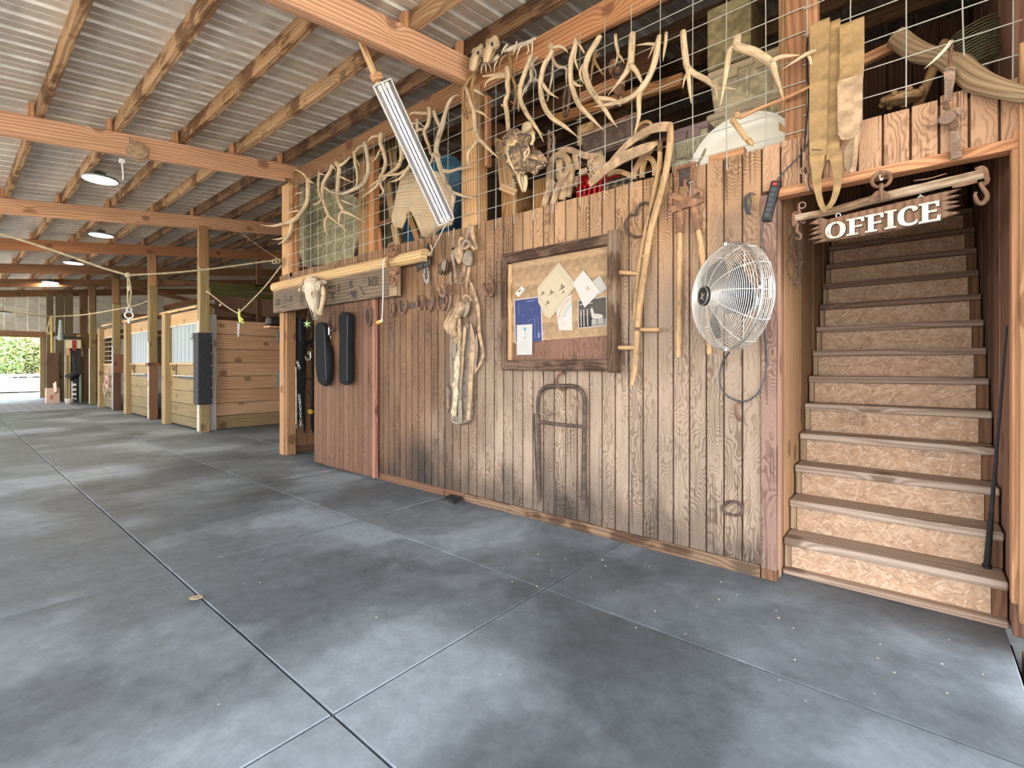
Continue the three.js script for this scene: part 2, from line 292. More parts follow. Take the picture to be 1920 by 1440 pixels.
{ // bright yard outside both ends
  const g = structure('ground'), quad = (x0, x1, z0, z1, y, mat) => { const q = new THREE.PlaneGeometry(x1 - x0, z1 - z0, 1, 1); q.rotateX(-Math.PI / 2); q.translate((x0 + x1) / 2, y, (z0 + z1) / 2); part('yard', metreUV(q, 'z', 0, 0), mat, g); };
  quad(-60, 60, -70, -25.2, -0.06, m.gravel); quad(-60, 60, 0.292, 50, -0.1, m.gravel); quad(-60, -3.4, -25.2, 0.292, -0.06, m.gravel);
  const t = structure('trim_1');
  part('threshold_board', box([-3.4, -0.12, 0.325], [2.95, -0.012, 0.47], 'x'), m.firGrey, t); part('apron', box([-3.4, -0.14, 0.474], [8, -0.03, 3.2], 'x'), m.concrete, t); part('gap_fill', box([-3.4, -0.2, 0.294], [3.2, -0.1, 0.324], 'x'), m.joint, t);
}
// boards of grooved plywood siding; vertex colours carry the weathering: greyed low, orange under the loft, red-brown towards the sliding door, soil at the foot
function stain(z, y) {
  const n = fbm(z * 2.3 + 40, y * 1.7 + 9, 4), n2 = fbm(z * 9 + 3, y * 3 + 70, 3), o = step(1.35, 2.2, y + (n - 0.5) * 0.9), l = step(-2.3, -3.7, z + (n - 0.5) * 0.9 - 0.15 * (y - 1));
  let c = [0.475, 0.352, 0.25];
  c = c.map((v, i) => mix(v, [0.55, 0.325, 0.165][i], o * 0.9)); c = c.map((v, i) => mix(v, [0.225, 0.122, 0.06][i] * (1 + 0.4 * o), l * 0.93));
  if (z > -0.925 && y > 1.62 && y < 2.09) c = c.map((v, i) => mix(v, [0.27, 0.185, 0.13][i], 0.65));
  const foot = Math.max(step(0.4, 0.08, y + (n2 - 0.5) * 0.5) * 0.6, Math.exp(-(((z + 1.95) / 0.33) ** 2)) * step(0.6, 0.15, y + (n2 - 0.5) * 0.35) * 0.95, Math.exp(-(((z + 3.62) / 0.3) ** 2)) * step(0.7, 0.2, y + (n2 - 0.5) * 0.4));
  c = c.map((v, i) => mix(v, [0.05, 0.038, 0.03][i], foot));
  const k = 0.88 + 0.3 * (n2 - 0.5) + 0.2 * (n - 0.5);
  return c.map((v) => v * k * 0.8);
}
function sidingBoard(z0, z1, y0, y1, x, ou, shade) {
  const sec = [[z0, x + 0.009], [z0, x + 0.0015], [z0 + 0.0015, x], [z1 - 0.0015, x], [z1, x + 0.0015], [z1, x + 0.009]], N = Math.max(4, Math.round((y1 - y0) / 0.07)), pos = [], uv = [], col = [], ov = rnd() * 3;
  for (let i = 0; i < N; i++) for (let k = 0; k < 5; k++) {
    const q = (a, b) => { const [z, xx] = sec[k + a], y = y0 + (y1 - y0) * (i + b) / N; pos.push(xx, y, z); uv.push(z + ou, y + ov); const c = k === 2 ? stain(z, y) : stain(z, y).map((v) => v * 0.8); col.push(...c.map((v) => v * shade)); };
    q(0, 0); q(0, 1); q(1, 0); q(1, 0); q(0, 1); q(1, 1);
  }
  const g = new THREE.BufferGeometry(); g.setAttribute('position', new THREE.Float32BufferAttribute(pos, 3)); g.setAttribute('uv', new THREE.Float32BufferAttribute(uv, 2)); g.setAttribute('color', new THREE.Float32BufferAttribute(col, 3)); g.computeVertexNormals();
  const p = g.attributes.normal; if (p.getX(2 * 6) > 0) { const ix = []; for (let i = 0; i < pos.length / 3; i += 3) ix.push(i, i + 2, i + 1); g.setIndex(ix); const h = g.toNonIndexed(); h.computeVertexNormals(); return h; }
  return g;
}
{ // tack-room wall that faces the aisle
  const w = structure('wall_right');
  let z = -0.684, k = 0, ou = 0;
  while (z > -6.58) {
    const pitch = z > -3.25 ? 0.1016 : 0.0955, z0 = z - pitch; if (k % 12 === 0) ou = rnd() * 3; k++;
    const low = z0 < -5.5;
    part('plank', sidingBoard(z0 + 0.0045, z - 0.0045, low ? 2.02 : 0.07, 2.41 + 0.004 * Math.sin(k), WALL, ou, rr(0.88, 1.1)), m.siding, w); z = z0;
  }
  part('backing', [box([WALL + 0.008, 0.05, -5.5], [WALL + 0.06, 2.41, -0.66]), box([WALL + 0.008, 2.02, -6.58], [WALL + 0.06, 2.41, -5.5])], m.firDeep, w);
  part('top_plate', box([WALL + 0.012, 2.38, -6.58], [WALL + 0.1, 2.414, -0.62], 'z'), m.fir, w);
  const b = structure('baseboard_right');
  part('sill_board', box([WALL - 0.012, 0.0, -3.06], [WALL + 0.05, 0.068, -0.69], 'z'), m.sill, b);
  part('sill_board', box([WALL - 0.004, 0.0, -5.5], [WALL + 0.05, 0.068, -3.065], 'z'), m.firDark, b);
}
{ // opening of the stairs: casing boards and jamb, header boards and lintel
  const t = structure('trim_2');
  part('casing_board', box([WALL - 0.022, 0.06, -0.684], [WALL + 0.02, 2.14, -0.606]), m.brownPaint, t);
  part('jamb_block', box([WALL - 0.014, 0.0, -0.684], [WALL + 0.04, 0.062, -0.606]), m.firDark, t);
  part('jamb', box([WALL + 0.002, 0.0, -0.66], [WALL + 0.11, 2.14, -0.606]), lumber('#c9a58c'), t);
  part('jamb', box([WALL + 0.11, 0.0, -0.66], [WALL + 0.2, 2.3, -0.609]), lumber('#a98066'), t);
  part('jamb', box([WALL - 0.012, 0.17, 0.298], [WALL + 0.06, 2.2, 0.34]), m.fir, t);
  part('jamb', box([WALL - 0.05, 0.105, 0.318], [WALL + 0.0, 2.55, 0.352]), lumber('#c8a078'), t);
  part('jamb', box([WALL - 0.16, -0.02, 0.358], [WALL + 0.1, 3.6, 0.43]), lumber('#d6b48c'), t);
  const h = structure('wall_header');
  const zs = [-0.684, -0.59, -0.49, -0.395, -0.245, -0.143, -0.038, 0.064, 0.165, 0.262, 0.34];
  for (let i = 0; i < zs.length - 1; i++) part('plank', metreUV(box([WALL - 0.004, 2.165, zs[i] + 0.0045], [WALL + 0.02, 2.425 + rr(-0.008, 0.012) + (i < 2 ? -0.01 : 0), zs[i + 1] - 0.0045]), 'y'), m.header, h);
  part('backing', box([WALL + 0.014, 2.14, -0.68], [WALL + 0.05, 2.40, 0.34]), m.firDeep, h);
  part('lintel_board', box([WALL - 0.016, 2.118, -0.606], [WALL + 0.06, 2.166, 0.33], 'z'), m.orange, h);
  // walls of the stairwell
  const l = structure('wall_stair_left');
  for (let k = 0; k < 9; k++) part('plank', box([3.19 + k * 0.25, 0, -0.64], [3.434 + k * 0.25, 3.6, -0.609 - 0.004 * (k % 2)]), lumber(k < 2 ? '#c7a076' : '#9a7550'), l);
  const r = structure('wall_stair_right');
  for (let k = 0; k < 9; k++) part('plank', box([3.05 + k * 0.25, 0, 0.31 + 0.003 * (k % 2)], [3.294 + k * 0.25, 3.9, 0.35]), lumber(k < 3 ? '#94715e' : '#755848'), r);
  const bk = structure('wall_stair_back');
  for (let k = 0; k < 5; k++) part('plank', box([5.62, 2.37, -0.6 + k * 0.182], [5.66, 4.2, -0.424 + k * 0.182]), m.firDeep, bk);
  part('landing', box([5.27, 2.3, -0.6], [5.6, 2.4, 0.3], 'z'), m.firDark, bk);
}
{ // stairs
  const s = thing('staircase', 'steep wooden stairs with chipboard risers climbing to the loft behind the office sign', 'stairs', [3.11, 0, -0.14]);
  part('bottom_board', box([3.11, 0.001, -0.604], [3.3, 0.034, 0.304], 'z', 0.005), m.tread, s);
  for (let i = 1; i <= 13; i++) {
    const x = 3.13 + (i - 1) * 0.161, y = 0.206 + (i - 1) * 0.1825;
    part('tread', box([x, y - 0.042, -0.603], [x + 0.2, y, 0.304], 'z', 0.006), lumber(i < 6 ? '#b5a494' : i < 9 ? '#a08b7c' : '#866e60'), s);  // treads darken up the flight: shade of the stairwell painted into the wood
    part('riser', metreUV(box([x + 0.036, y - 0.1825, -0.57], [x + 0.051, y - 0.04, 0.25], 'z', 0.001), 'y', rnd(), rnd()), m.osb, s);
    if (i === 5 || i === 4) { const a = i === 5 ? [y - 0.05, -0.41, y - 0.135, -0.26] : [y - 0.055, 0.0, y - 0.085, 0.11], st = new THREE.MeshStandardMaterial({ transparent: true, roughness: 0.9, map: drawn(128, 64, (c) => { c.fillStyle = 'rgba(40,34,30,0.75)'; for (let r = 4; r < 60; r += i === 5 ? 10 : 16) for (let q = 4; q < 120; q += 7) c.fillRect(q, r, 2 + ((q * r) % 5), i === 5 ? 3 : 6); }) });
      const q = new THREE.PlaneGeometry(a[3] - a[1], a[0] - a[2]); q.rotateY(-Math.PI / 2); q.translate(x + 0.0345, (a[0] + a[2]) / 2, (a[1] + a[3]) / 2); part('ink_stamp', q, st, s); }
    part('cleat', box([x + 0.025, y - 0.18, -0.603], [x + 0.08, y - 0.042, -0.572]), m.firGrey, s);
    part('cleat', box([x + 0.025, y - 0.18, 0.252], [x + 0.08, y - 0.042, 0.304]), m.firDark, s);
  }
}
{ // sliding door, standing half open on its track
  const doorTones = ['#6f5038', '#775640', '#694a34', '#725239'].map((c) => { const q = m.door.clone(); q.color.set(c); return q; }), d = structure('door_1'), x = WALL - 0.055; let z = -4.375, k = 0;
  for (; z > -5.56; k++, z -= 0.0955) part('plank', metreUV(box([x, 0.03, z - 0.0955 + 0.003], [x + 0.02, 2.04, z - 0.003]), 'y', z, 1), doorTones[k % 4], d);
  part('edge_board', box([x - 0.012, 0.02, -4.38], [x + 0.03, 2.04, -4.335]), m.redPaint, d);
  part('backing', box([x + 0.016, 0.03, z + 0.01], [x + 0.035, 2.04, -4.38]), m.firDark, d);
}
{ // shell of the tack room and the loft above it
  const w = structure('wall_end');
  for (let i = 0; i < 14; i++) part('plank', box([WALL + 0.1 + i * 0.24, 0.05, -6.6], [WALL + 0.337 + i * 0.24, 2.36, -6.56 - 0.004 * (i % 2)]), lumber(i < 2 ? '#a27a58' : '#8a6142'), w);
  part('sill_board', box([WALL, 0, -6.56], [6.3, 0.09, -6.53], 'x'), m.firDark, w);
  part('corner_board', box([WALL - 0.0, 0, -6.62], [WALL + 0.12, 2.02, -6.44]), lumber('#a8805a'), w);
  part('corner_board', box([WALL - 0.018, 0, -6.62], [WALL + 0.0, 2.02, -6.5]), lumber('#b58c62'), w);
  const b = structure('wall_back'); part('panel', box([6.3, 0, -6.6], [6.36, 2.36, 0.4]), m.backboard, b);
  for (let i = 0; i < 26; i++) part('plank', box([6.0, 2.3, -6.6 + i * 0.27], [6.03, 4.5, -6.335 + i * 0.27]), lumber(i % 3 ? '#4a3626' : '#5c4430'), b);
  const n = structure('wall_near'); part('panel', box([WALL + 0.06, 0, -0.7], [6.3, 2.36, -0.645]), m.backboard, n); part('panel', box([WALL + 0.06, 0, 0.352], [8.4, 4.6, 0.42]), m.backboard, n);
  const c = structure('ceiling_loft'); part('panel', box([WALL + 0.06, 2.34, -6.58], [6.3, 2.36, -0.64]), m.firDark, c);
  part('joist', [0, 1, 2, 3, 4, 5, 6].map((i) => box([WALL + 0.06, 2.2, -6.4 + i * 0.9], [6.3, 2.34, -6.36 + i * 0.9])), m.firDeep, c);
}
{ // the roof: ribbed metal sheets on purlins; the long near overhang is added to keep sky light off the wall
  const r = structure('roof'), slope = Math.atan(0.13);
  for (let z = 3.6; z > -25.4; z -= 0.916) {
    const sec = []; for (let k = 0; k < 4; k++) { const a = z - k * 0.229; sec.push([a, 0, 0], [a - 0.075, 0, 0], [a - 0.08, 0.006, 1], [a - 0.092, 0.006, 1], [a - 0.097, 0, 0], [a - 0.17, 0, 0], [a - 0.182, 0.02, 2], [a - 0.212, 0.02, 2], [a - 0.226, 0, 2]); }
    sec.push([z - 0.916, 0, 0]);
    const pos = [], col = [], xs = [-3.7, -1, 1.5, 4.2, 8.6], tone = rr(0.9, 1.1);
    for (let i = 0; i < sec.length - 1; i++) for (let j = 0; j < xs.length - 1; j++) {
      const P = (a, x) => [x, roofY(x) + a[1], a[0]], c = [[0.68, 0.615, 0.54], [0.78, 0.74, 0.7], [0.97, 0.97, 0.96]][Math.max(sec[i][2], sec[i + 1][2] === 1 ? 1 : 0)].map((v) => v * tone);  // browner flats, paler ribs: shading of the profile painted in with the dust
      const q = [P(sec[i], xs[j]), P(sec[i], xs[j + 1]), P(sec[i + 1], xs[j]), P(sec[i + 1], xs[j]), P(sec[i], xs[j + 1]), P(sec[i + 1], xs[j + 1])];
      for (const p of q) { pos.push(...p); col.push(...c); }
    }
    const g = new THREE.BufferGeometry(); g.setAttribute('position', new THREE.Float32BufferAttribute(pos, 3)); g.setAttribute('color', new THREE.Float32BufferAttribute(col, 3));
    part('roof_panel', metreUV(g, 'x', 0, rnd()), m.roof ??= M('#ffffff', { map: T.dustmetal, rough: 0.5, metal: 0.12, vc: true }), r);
  }
  for (let k = -6; k < 9; k++) {
    const x = 0.617 + k * 0.582, y = roofY(x) - 0.074;
    part('purlin', bar([x, y, 3.55], [x, y, -25.1], 0.055, 0.145, [0, 1, 0]), stained(x > 2.9 ? '#7d5c3e' : k % 2 ? '#b8926a' : '#ac865e'), r);
    for (const z of [-3.05, -6.45, -9.86, -13.07, -16.5, -19.6]) if (x < 3.1) part('cleat', bar([x - 0.06, y - 0.075, z + 0.02], [x - 0.06, y + 0.05, z + 0.02], 0.075, 0.04, [1, 0, 0]), m.orange, r);
  }
}
// rafters (each of two planks with a ledger strip below) and posts
const BAYS = [-3.05, -6.45, -9.86, -13.07, -16.5, -19.6, -22.7], beamWords = ['heavy reddish rafter of two planks right above the hanging tube light', 'broad reddish rafter that ends on the corner post of the tack room', 'rafter that rests on the post with the black pad, second beyond the tack room corner', 'rafter above the second stall post, just past the second round lamp', 'dim brown rafter above the third stall post', 'dim brown rafter on the post with the grey sheet metal edge', 'last dim rafter before the far end wall'];
BAYS.forEach((z, i) => {
  const b = thing('roof_beam', beamWords[i], 'beam', [-0.2, rafterB(-0.2), z]), x1 = i < 2 ? 3.13 : 8.3, mt = i < 3 ? m.beamNear : lumber(['#b07c58', '#8f6a4a', '#8a6646', '#86623f'][i - 3]);
  part('plank', bar([-3.5, rafterB(-3.5) + 0.1, z + 0.06], [x1, rafterB(x1) + 0.1, z + 0.06], 0.042, 0.185, [0, 1, 0]), mt, b);
  part('plank', bar([-3.5, rafterB(-3.5) + 0.095, z - 0.04], [x1 - 0.02, rafterB(x1) + 0.095, z - 0.04], 0.042, 0.18, [0, 1, 0]), mt, b);
  part('ledger_strip', bar([-3.5, rafterB(-3.5) - 0.012, z + 0.055], [x1 - 0.2, rafterB(x1 - 0.2) - 0.012, z + 0.055], 0.05, 0.04, [0, 1, 0]), mt, b);
});
{ // upper plate that carries the wire panels of the loft
  const b = thing('plate_beam', 'long orange beam along the loft front that the antlers hang from', 'beam', [WALL + 0.08, 3.58, -3]);
  part('plank', box([WALL + 0.05, 3.58, -6.5], [WALL + 0.09, 3.78, -3.0], 'z'), lumber('#8f6a4a'), b); part('plank', box([WALL + 0.05, 3.58, -2.996], [WALL + 0.09, 3.78, 0.33], 'z'), lumber('#b9855c'), b);  // plank left of the pale post is browner: shadow there put into its colour
}
{ const post = (z, w, label, y0 = 2.36) => { const p = thing('loft_post', label, 'post', [WALL + 0.06, y0, z]); part('post', box([WALL + 0.004, y0, z - w], [WALL + 0.14, 3.62, z + w]), lumber(w < 0.06 ? '#9c7250' : '#cfa878'), p); return p; };
  const a = post(-3.02, 0.095, 'squared pale loft post behind the wire, at the end of the heavy rafter'); part('side_board', box([WALL + 0.03, 2.9, -2.86], [WALL + 0.08, 3.5, -2.82]), m.firRed, a);
  const c = post(-6.5, 0.1, 'corner post of the loft above the tack room end, a rope tied to it', 2.36); part('side_board', box([WALL + 0.0, 2.36, -6.39], [WALL + 0.1, 3.58, -6.3]), lumber('#c48d5e'), c);
  const d = post(-0.52, 0.05, 'reddish loft post behind the hanging leather straps', 2.36); part('side_board', box([WALL + 0.02, 2.36, -0.47], [WALL + 0.1, 3.6, -0.42]), m.firRed, d);
}
{ // left side of the aisle (outside the picture): low boards, posts and a top wall, the open bays between shaped to let fill light in
  const w = structure('wall_left');
  part('panel', box([-3.36, 0, -25.2], [-3.3, 0.55, 0.3]), m.backboard, w); part('panel', box([-3.36, 2.75, -25.2], [-3.3, 3.25, 0.3]), m.backboard, w);
  for (const z of BAYS) part('post', box([-3.3, 0, z - 0.07], [-3.16, 3.1, z + 0.07]), m.firGreen, w);
  const e = structure('wall_far');
  for (let x = -3.3; x < 8.3; x += 0.3) part('panel', box([x, 2.42, -25.2], [x + 0.296, roofY(x) - 0.02, -25.16], 'y', 0.006), m.white2 ??= M('#e6e2d8', { map: T.dustmetal, rough: 0.6 }), e);
  for (let x = 2.46; x < 8.3; x += 0.3) part('panel', box([x, 0, -25.2], [x + 0.296, 2.42, -25.16], 'y', 0.006), m.white2, e);
  part('panel', box([-3.3, 0, -25.2], [-1.6, 2.42, -25.16]), m.white2, e);
  part('lintel_board', box([-3.3, 2.24, -25.17], [2.6, 2.46, -25.1], 'x'), lumber('#a8805c'), e);
  part('lintel_board', box([2.6, 2.3, -25.17], [8.3, 2.45, -25.1], 'x'), lumber('#7a5638'), e);
  part('jamb', box([2.42, 0, -25.17], [2.56, 2.3, -25.06]), m.firGreen, e);
  const s = structure('wall_outer'); part('panel', box([8.3, 0, -25.2], [8.36, 4.8, 0.4]), m.backboard, s);
}

// ---------- things on the tack-room wall ----------
// a sheet of paper: corners in order, front towards the aisle, printed through uv
function sheet(pts, mat, t = 0.0012, A = pts[0], B = pts[1], D = pts[3]) {
  const g = plate(pts, pts[0][0] + t, t), p = g.attributes.position, uv = g.attributes.uv, a = new THREE.Vector2(A[2], A[1]), e = new THREE.Vector2(B[2], B[1]).sub(a), f = new THREE.Vector2(D[2], D[1]).sub(a), det = e.x * f.y - e.y * f.x;
  for (let i = 0; i < p.count; i++) { const x = p.getZ(i) - a.x, y = p.getY(i) - a.y; uv.setXY(i, (x * f.y - y * f.x) / det, 1 - (e.x * y - e.y * x) / det); }
  return g;
}
const print = (w, h, f) => M('#cfcbc4', { map: drawn(w, h, f), rough: 0.8 });
{ // notice board in a rough frame
  const b = thing('notice_board', 'large cork notice board in a dark rough-sawn frame wound with barbed wire', 'board', [WALL, 1.155, -2.06]);
  const F = stained('#6e5644', { bs: 0.004 }), F2 = stained('#87705a', { bs: 0.004 }), X = WALL - 0.002;
  part('back_panel', box([X - 0.02, 1.19, -2.55], [X, 2.06, -1.57], 'y', 0.001), M('#7a5a48', { map: T.siding, rough: 0.8 }), b);
  part('cork_panel', plate([[0, 1.375, -2.51], [0, 2.045, -2.51], [0, 2.045, -1.6], [0, 1.4, -1.6]], X - 0.02, 0.008), M('#c2a078', { map: T.weave, rough: 0.95 }), b);
  const rail = (lo, hi, g, mt) => part('frame_rail', roughen(box(lo, hi, g, 0.008), 0.0015, 30), mt, b);
  rail([X - 0.075, 2.01, -2.575], [X, 2.085, -1.6], 'z', F); rail([X - 0.075, 1.155, -2.575], [X, 1.235, -1.6], 'z', F);
  rail([X - 0.078, 1.16, -2.58], [X, 2.08, -2.525], 'y', F); rail([X - 0.085, 1.145, -1.615], [X, 2.1, -1.545], 'y', F2);
  part('inner_strip', box([X - 0.05, 1.235, -2.525], [X - 0.012, 2.0, -2.495]), m.firPale, b);
  const wr = [];
  for (const pts of [[[2.903,2.042,-2.52],[2.903,1.809,-2.52],[2.903,1.555,-2.525],[2.903,1.173,-2.514]], [[2.895,2.061,-2.513],[2.895,2.076,-2.235],[2.895,2.035,-2.175],[2.895,2.057,-2.039],[2.895,2.07,-1.856],[2.895,2.078,-1.563]], [[2.9,1.165,-2.534],[2.9,1.202,-2.239],[2.9,1.174,-2.066],[2.9,1.197,-1.837],[2.9,1.201,-1.729],[2.9,1.169,-1.546]], [[2.893,2.071,-1.57],[2.893,1.991,-1.554],[2.893,1.747,-1.59],[2.893,1.496,-1.574],[2.893,1.353,-1.562],[2.893,1.169,-1.59]]]) {
    wr.push(rope(pts, 0.0017, { n: 5 }));
    for (let i = 0; i < pts.length - 1; i++) for (let k = 0; k < 2; k++) { const p = V(pts[i]).lerp(V(pts[i + 1]), rr(0.2, 0.8)), d = new THREE.Vector3(-1, rr(-1, 1), rr(-1, 1)).multiplyScalar(0.006); wr.push(bar(p.clone().sub(d), p.clone().add(d), 0.0016, 0.0016)); }
  }
  part('barbed_wire', wr, m.rustPale, b);
}
const ink = (c, s) => { c.strokeStyle = s; c.fillStyle = s; };
const scribble = (c, x, y, w, n, gap, q) => { for (let i = 0; i < n; i++) { c.beginPath(); for (let k = 0; k < w; k += 9) c.fillRect(x + k, y + i * gap, 3 + ((k * 7 + i * 13 + q) % 6), 2); } };
tag(solo('card', sheet([[2.951,1.818,-2.395], [2.951,1.786,-2.363], [2.951,1.733,-2.428], [2.951,1.766,-2.463]], null, 0.001), print(64, 96, (c, w, h) => { c.fillStyle = '#f0ece4'; c.fillRect(0, 0, w, h); ink(c, '#444'); c.fillRect(16, 30, 14, 32); scribble(c, 36, 16, 22, 5, 14, 3); })), 'small white card pinned askew at the upper left of the cork', 'card');
function paper(name, geo, mat, label, cat, group) { return solo(name, geo, mat, label, cat, group); }
paper('blueprint', sheet([[2.953,1.717,-2.476], [2.953,1.719,-2.203], [2.953,1.38,-2.19], [2.953,1.368,-2.464]]), print(256, 384, (c, w, h) => { c.fillStyle = '#d8d6d2'; c.fillRect(0, 0, w, h); c.fillStyle = '#3d4a86'; c.fillRect(8, 8, w - 16, h - 16); ink(c, 'rgba(205,212,235,0.55)'); c.lineWidth = 2; for (const [x, y, W, H] of [[130, 190, 60, 150], [190, 170, 30, 170], [40, 40, 6, 90], [120, 20, 90, 12], [70, 140, 20, 6], [150, 95, 12, 6]]) c.strokeRect(x, y, W, H); c.fillRect(125, 28, 60, 5); c.fillRect(215, 300, 18, 46); }), 'blue printed sheet with a pale border and faint white lines', 'paper');
paper('envelope', sheet([[2.949,1.513,-2.443], [2.949,1.511,-2.288], [2.949,1.276,-2.29], [2.949,1.277,-2.443]]), print(160, 320, (c, w, h) => { c.fillStyle = '#dddedd'; c.fillRect(0, 0, w, h); ink(c, '#9aa0a2'); c.lineWidth = 3; c.beginPath(); c.moveTo(60, 160); c.lineTo(92, 130); c.lineTo(92, 175); c.stroke(); scribble(c, 30, 190, 90, 6, 15, 2); c.fillRect(90, 70, 4, 80); }), 'white upright slip overlapping the lower part of the blue sheet', 'paper');
solo('badge', lathe([[0, 0.004], [0.012, 0.004], [0.014, 0], [0, 0]], [2.949,1.477,-2.361], [-1, 0, 0], 16), M('#5f8f9f', { rough: 0.5 }), 'round blue button pinned to the top of the white slip', 'button');
{ const P = [[2.948,1.953,-2.038], [2.948,1.771,-1.885], [2.948,1.543,-2.118], [2.948,1.564,-2.165], [2.948,1.678,-2.23], [2.948,1.785,-2.235]];
  paper('poster', sheet(P, null, 0.0012, [2.948,1.953,-2.038], [2.948,1.771,-1.885], [2.948,1.724,-2.287]), print(384, 512, (c, w, h) => {
    c.fillStyle = '#ddd0b4'; c.fillRect(0, 0, w, h); ink(c, 'rgba(90,80,66,0.6)'); c.lineWidth = 2; c.strokeRect(16, 14, w - 32, h - 28); scribble(c, 34, 34, w - 80, 4, 14, 1); scribble(c, 40, h - 80, w - 120, 3, 14, 1); scribble(c, 200, 240, 120, 3, 14, 6);
    for (const [x, y, s] of [[250, 150, 52], [180, 290, 46], [90, 380, 40], [230, 400, 40], [306, 170, 26]]) { c.fillStyle = '#77705a'; c.beginPath(); c.ellipse(x, y, s * 0.5, s * 0.34, 0.6, 0, 7); c.fill(); c.beginPath(); c.ellipse(x - s * 0.42, y - s * 0.22, s * 0.3, s * 0.14, 0.9, 0, 7); c.fill(); c.beginPath(); c.ellipse(x + s * 0.34, y - s * 0.36, s * 0.34, s * 0.16, -0.5, 0, 7); c.fill(); c.fillRect(x - 4, y, 9, s * 1.05); c.fillStyle = '#a59c80'; c.beginPath(); c.arc(x, y, s * 0.18, 0, 7); c.fill(); }
  }), 'yellowed tilted poster with dark plant-like drawings, largest sheet on the board', 'poster'); }
paper('drawing', sheet([[2.952,1.658,-2.074], [2.952,1.707,-1.929], [2.952,1.448,-1.924], [2.952,1.454,-2.041]]), print(192, 320, (c, w, h) => { c.fillStyle = '#e6e2dc'; c.fillRect(0, 0, w, h); c.lineWidth = 13; ['#d8a79c', '#dcc8a0', '#b5d1b2', '#b8c4d8'].forEach((k, i) => { c.strokeStyle = k; c.beginPath(); c.arc(210, 230, 200 - i * 26, 3.3, 4.6); c.stroke(); }); c.strokeStyle = '#cfa2b2'; c.lineWidth = 5; c.beginPath(); c.arc(70, 250, 30, 0, 5); c.stroke(); c.fillStyle = '#a99cc0'; c.fillRect(120, 40, 26, 10); }), "child's pastel rainbow drawing below the tilted poster", 'drawing');
paper('letter', sheet([[2.945,1.868,-1.827], [2.945,1.702,-1.691], [2.945,1.601,-1.817], [2.945,1.786,-1.915]]), print(192, 256, (c, w, h) => { c.fillStyle = '#e3e1de'; c.fillRect(0, 0, w, h); ink(c, 'rgba(120,124,130,0.5)'); scribble(c, 24, 24, 60, 3, 12, 2); c.fillStyle = '#cfc4b4'; c.fillRect(96, 90, 26, 60); }), 'plain white letter pinned cornerwise to the right of the yellowed poster', 'paper');
paper('note', sheet([[2.95,1.814,-1.697], [2.95,1.723,-1.64], [2.95,1.681,-1.7], [2.95,1.777,-1.764]]), print(96, 128, (c, w, h) => { c.fillStyle = '#d2d0cd'; c.fillRect(0, 0, w, h); ink(c, 'rgba(120,120,120,0.5)'); scribble(c, 12, 20, 70, 6, 15, 4); }), 'small greyish note half hidden behind the white letter', 'paper');
paper('photograph', sheet([[2.953,1.66,-1.88], [2.953,1.669,-1.645], [2.953,1.466,-1.643], [2.953,1.457,-1.875]]), print(256, 256, (c, w, h) => {
  c.fillStyle = '#cfccc6'; c.fillRect(0, 0, w, h); c.fillStyle = '#5c5551'; c.fillRect(8, 8, w - 16, h - 16); c.fillStyle = '#2f2c2b'; c.fillRect(8, 150, 120, 98); c.fillStyle = '#9b9894'; c.fillRect(120, 190, 128, 56);
  c.fillStyle = '#d8d5d0'; c.beginPath(); c.ellipse(170, 165, 52, 22, 0.15, 0, 7); c.fill(); c.beginPath(); c.moveTo(128, 175); c.lineTo(112, 100); c.lineTo(128, 78); c.lineTo(150, 150); c.fill(); for (const x of [130, 146, 188, 206]) c.fillRect(x, 176, 8, 56); for (const x of [24, 50, 82]) { c.fillRect(x, 90, 8, 150); } c.fillRect(14, 40, 120, 7);
}), 'black and white photograph of a pale horse by a fence', 'photograph');

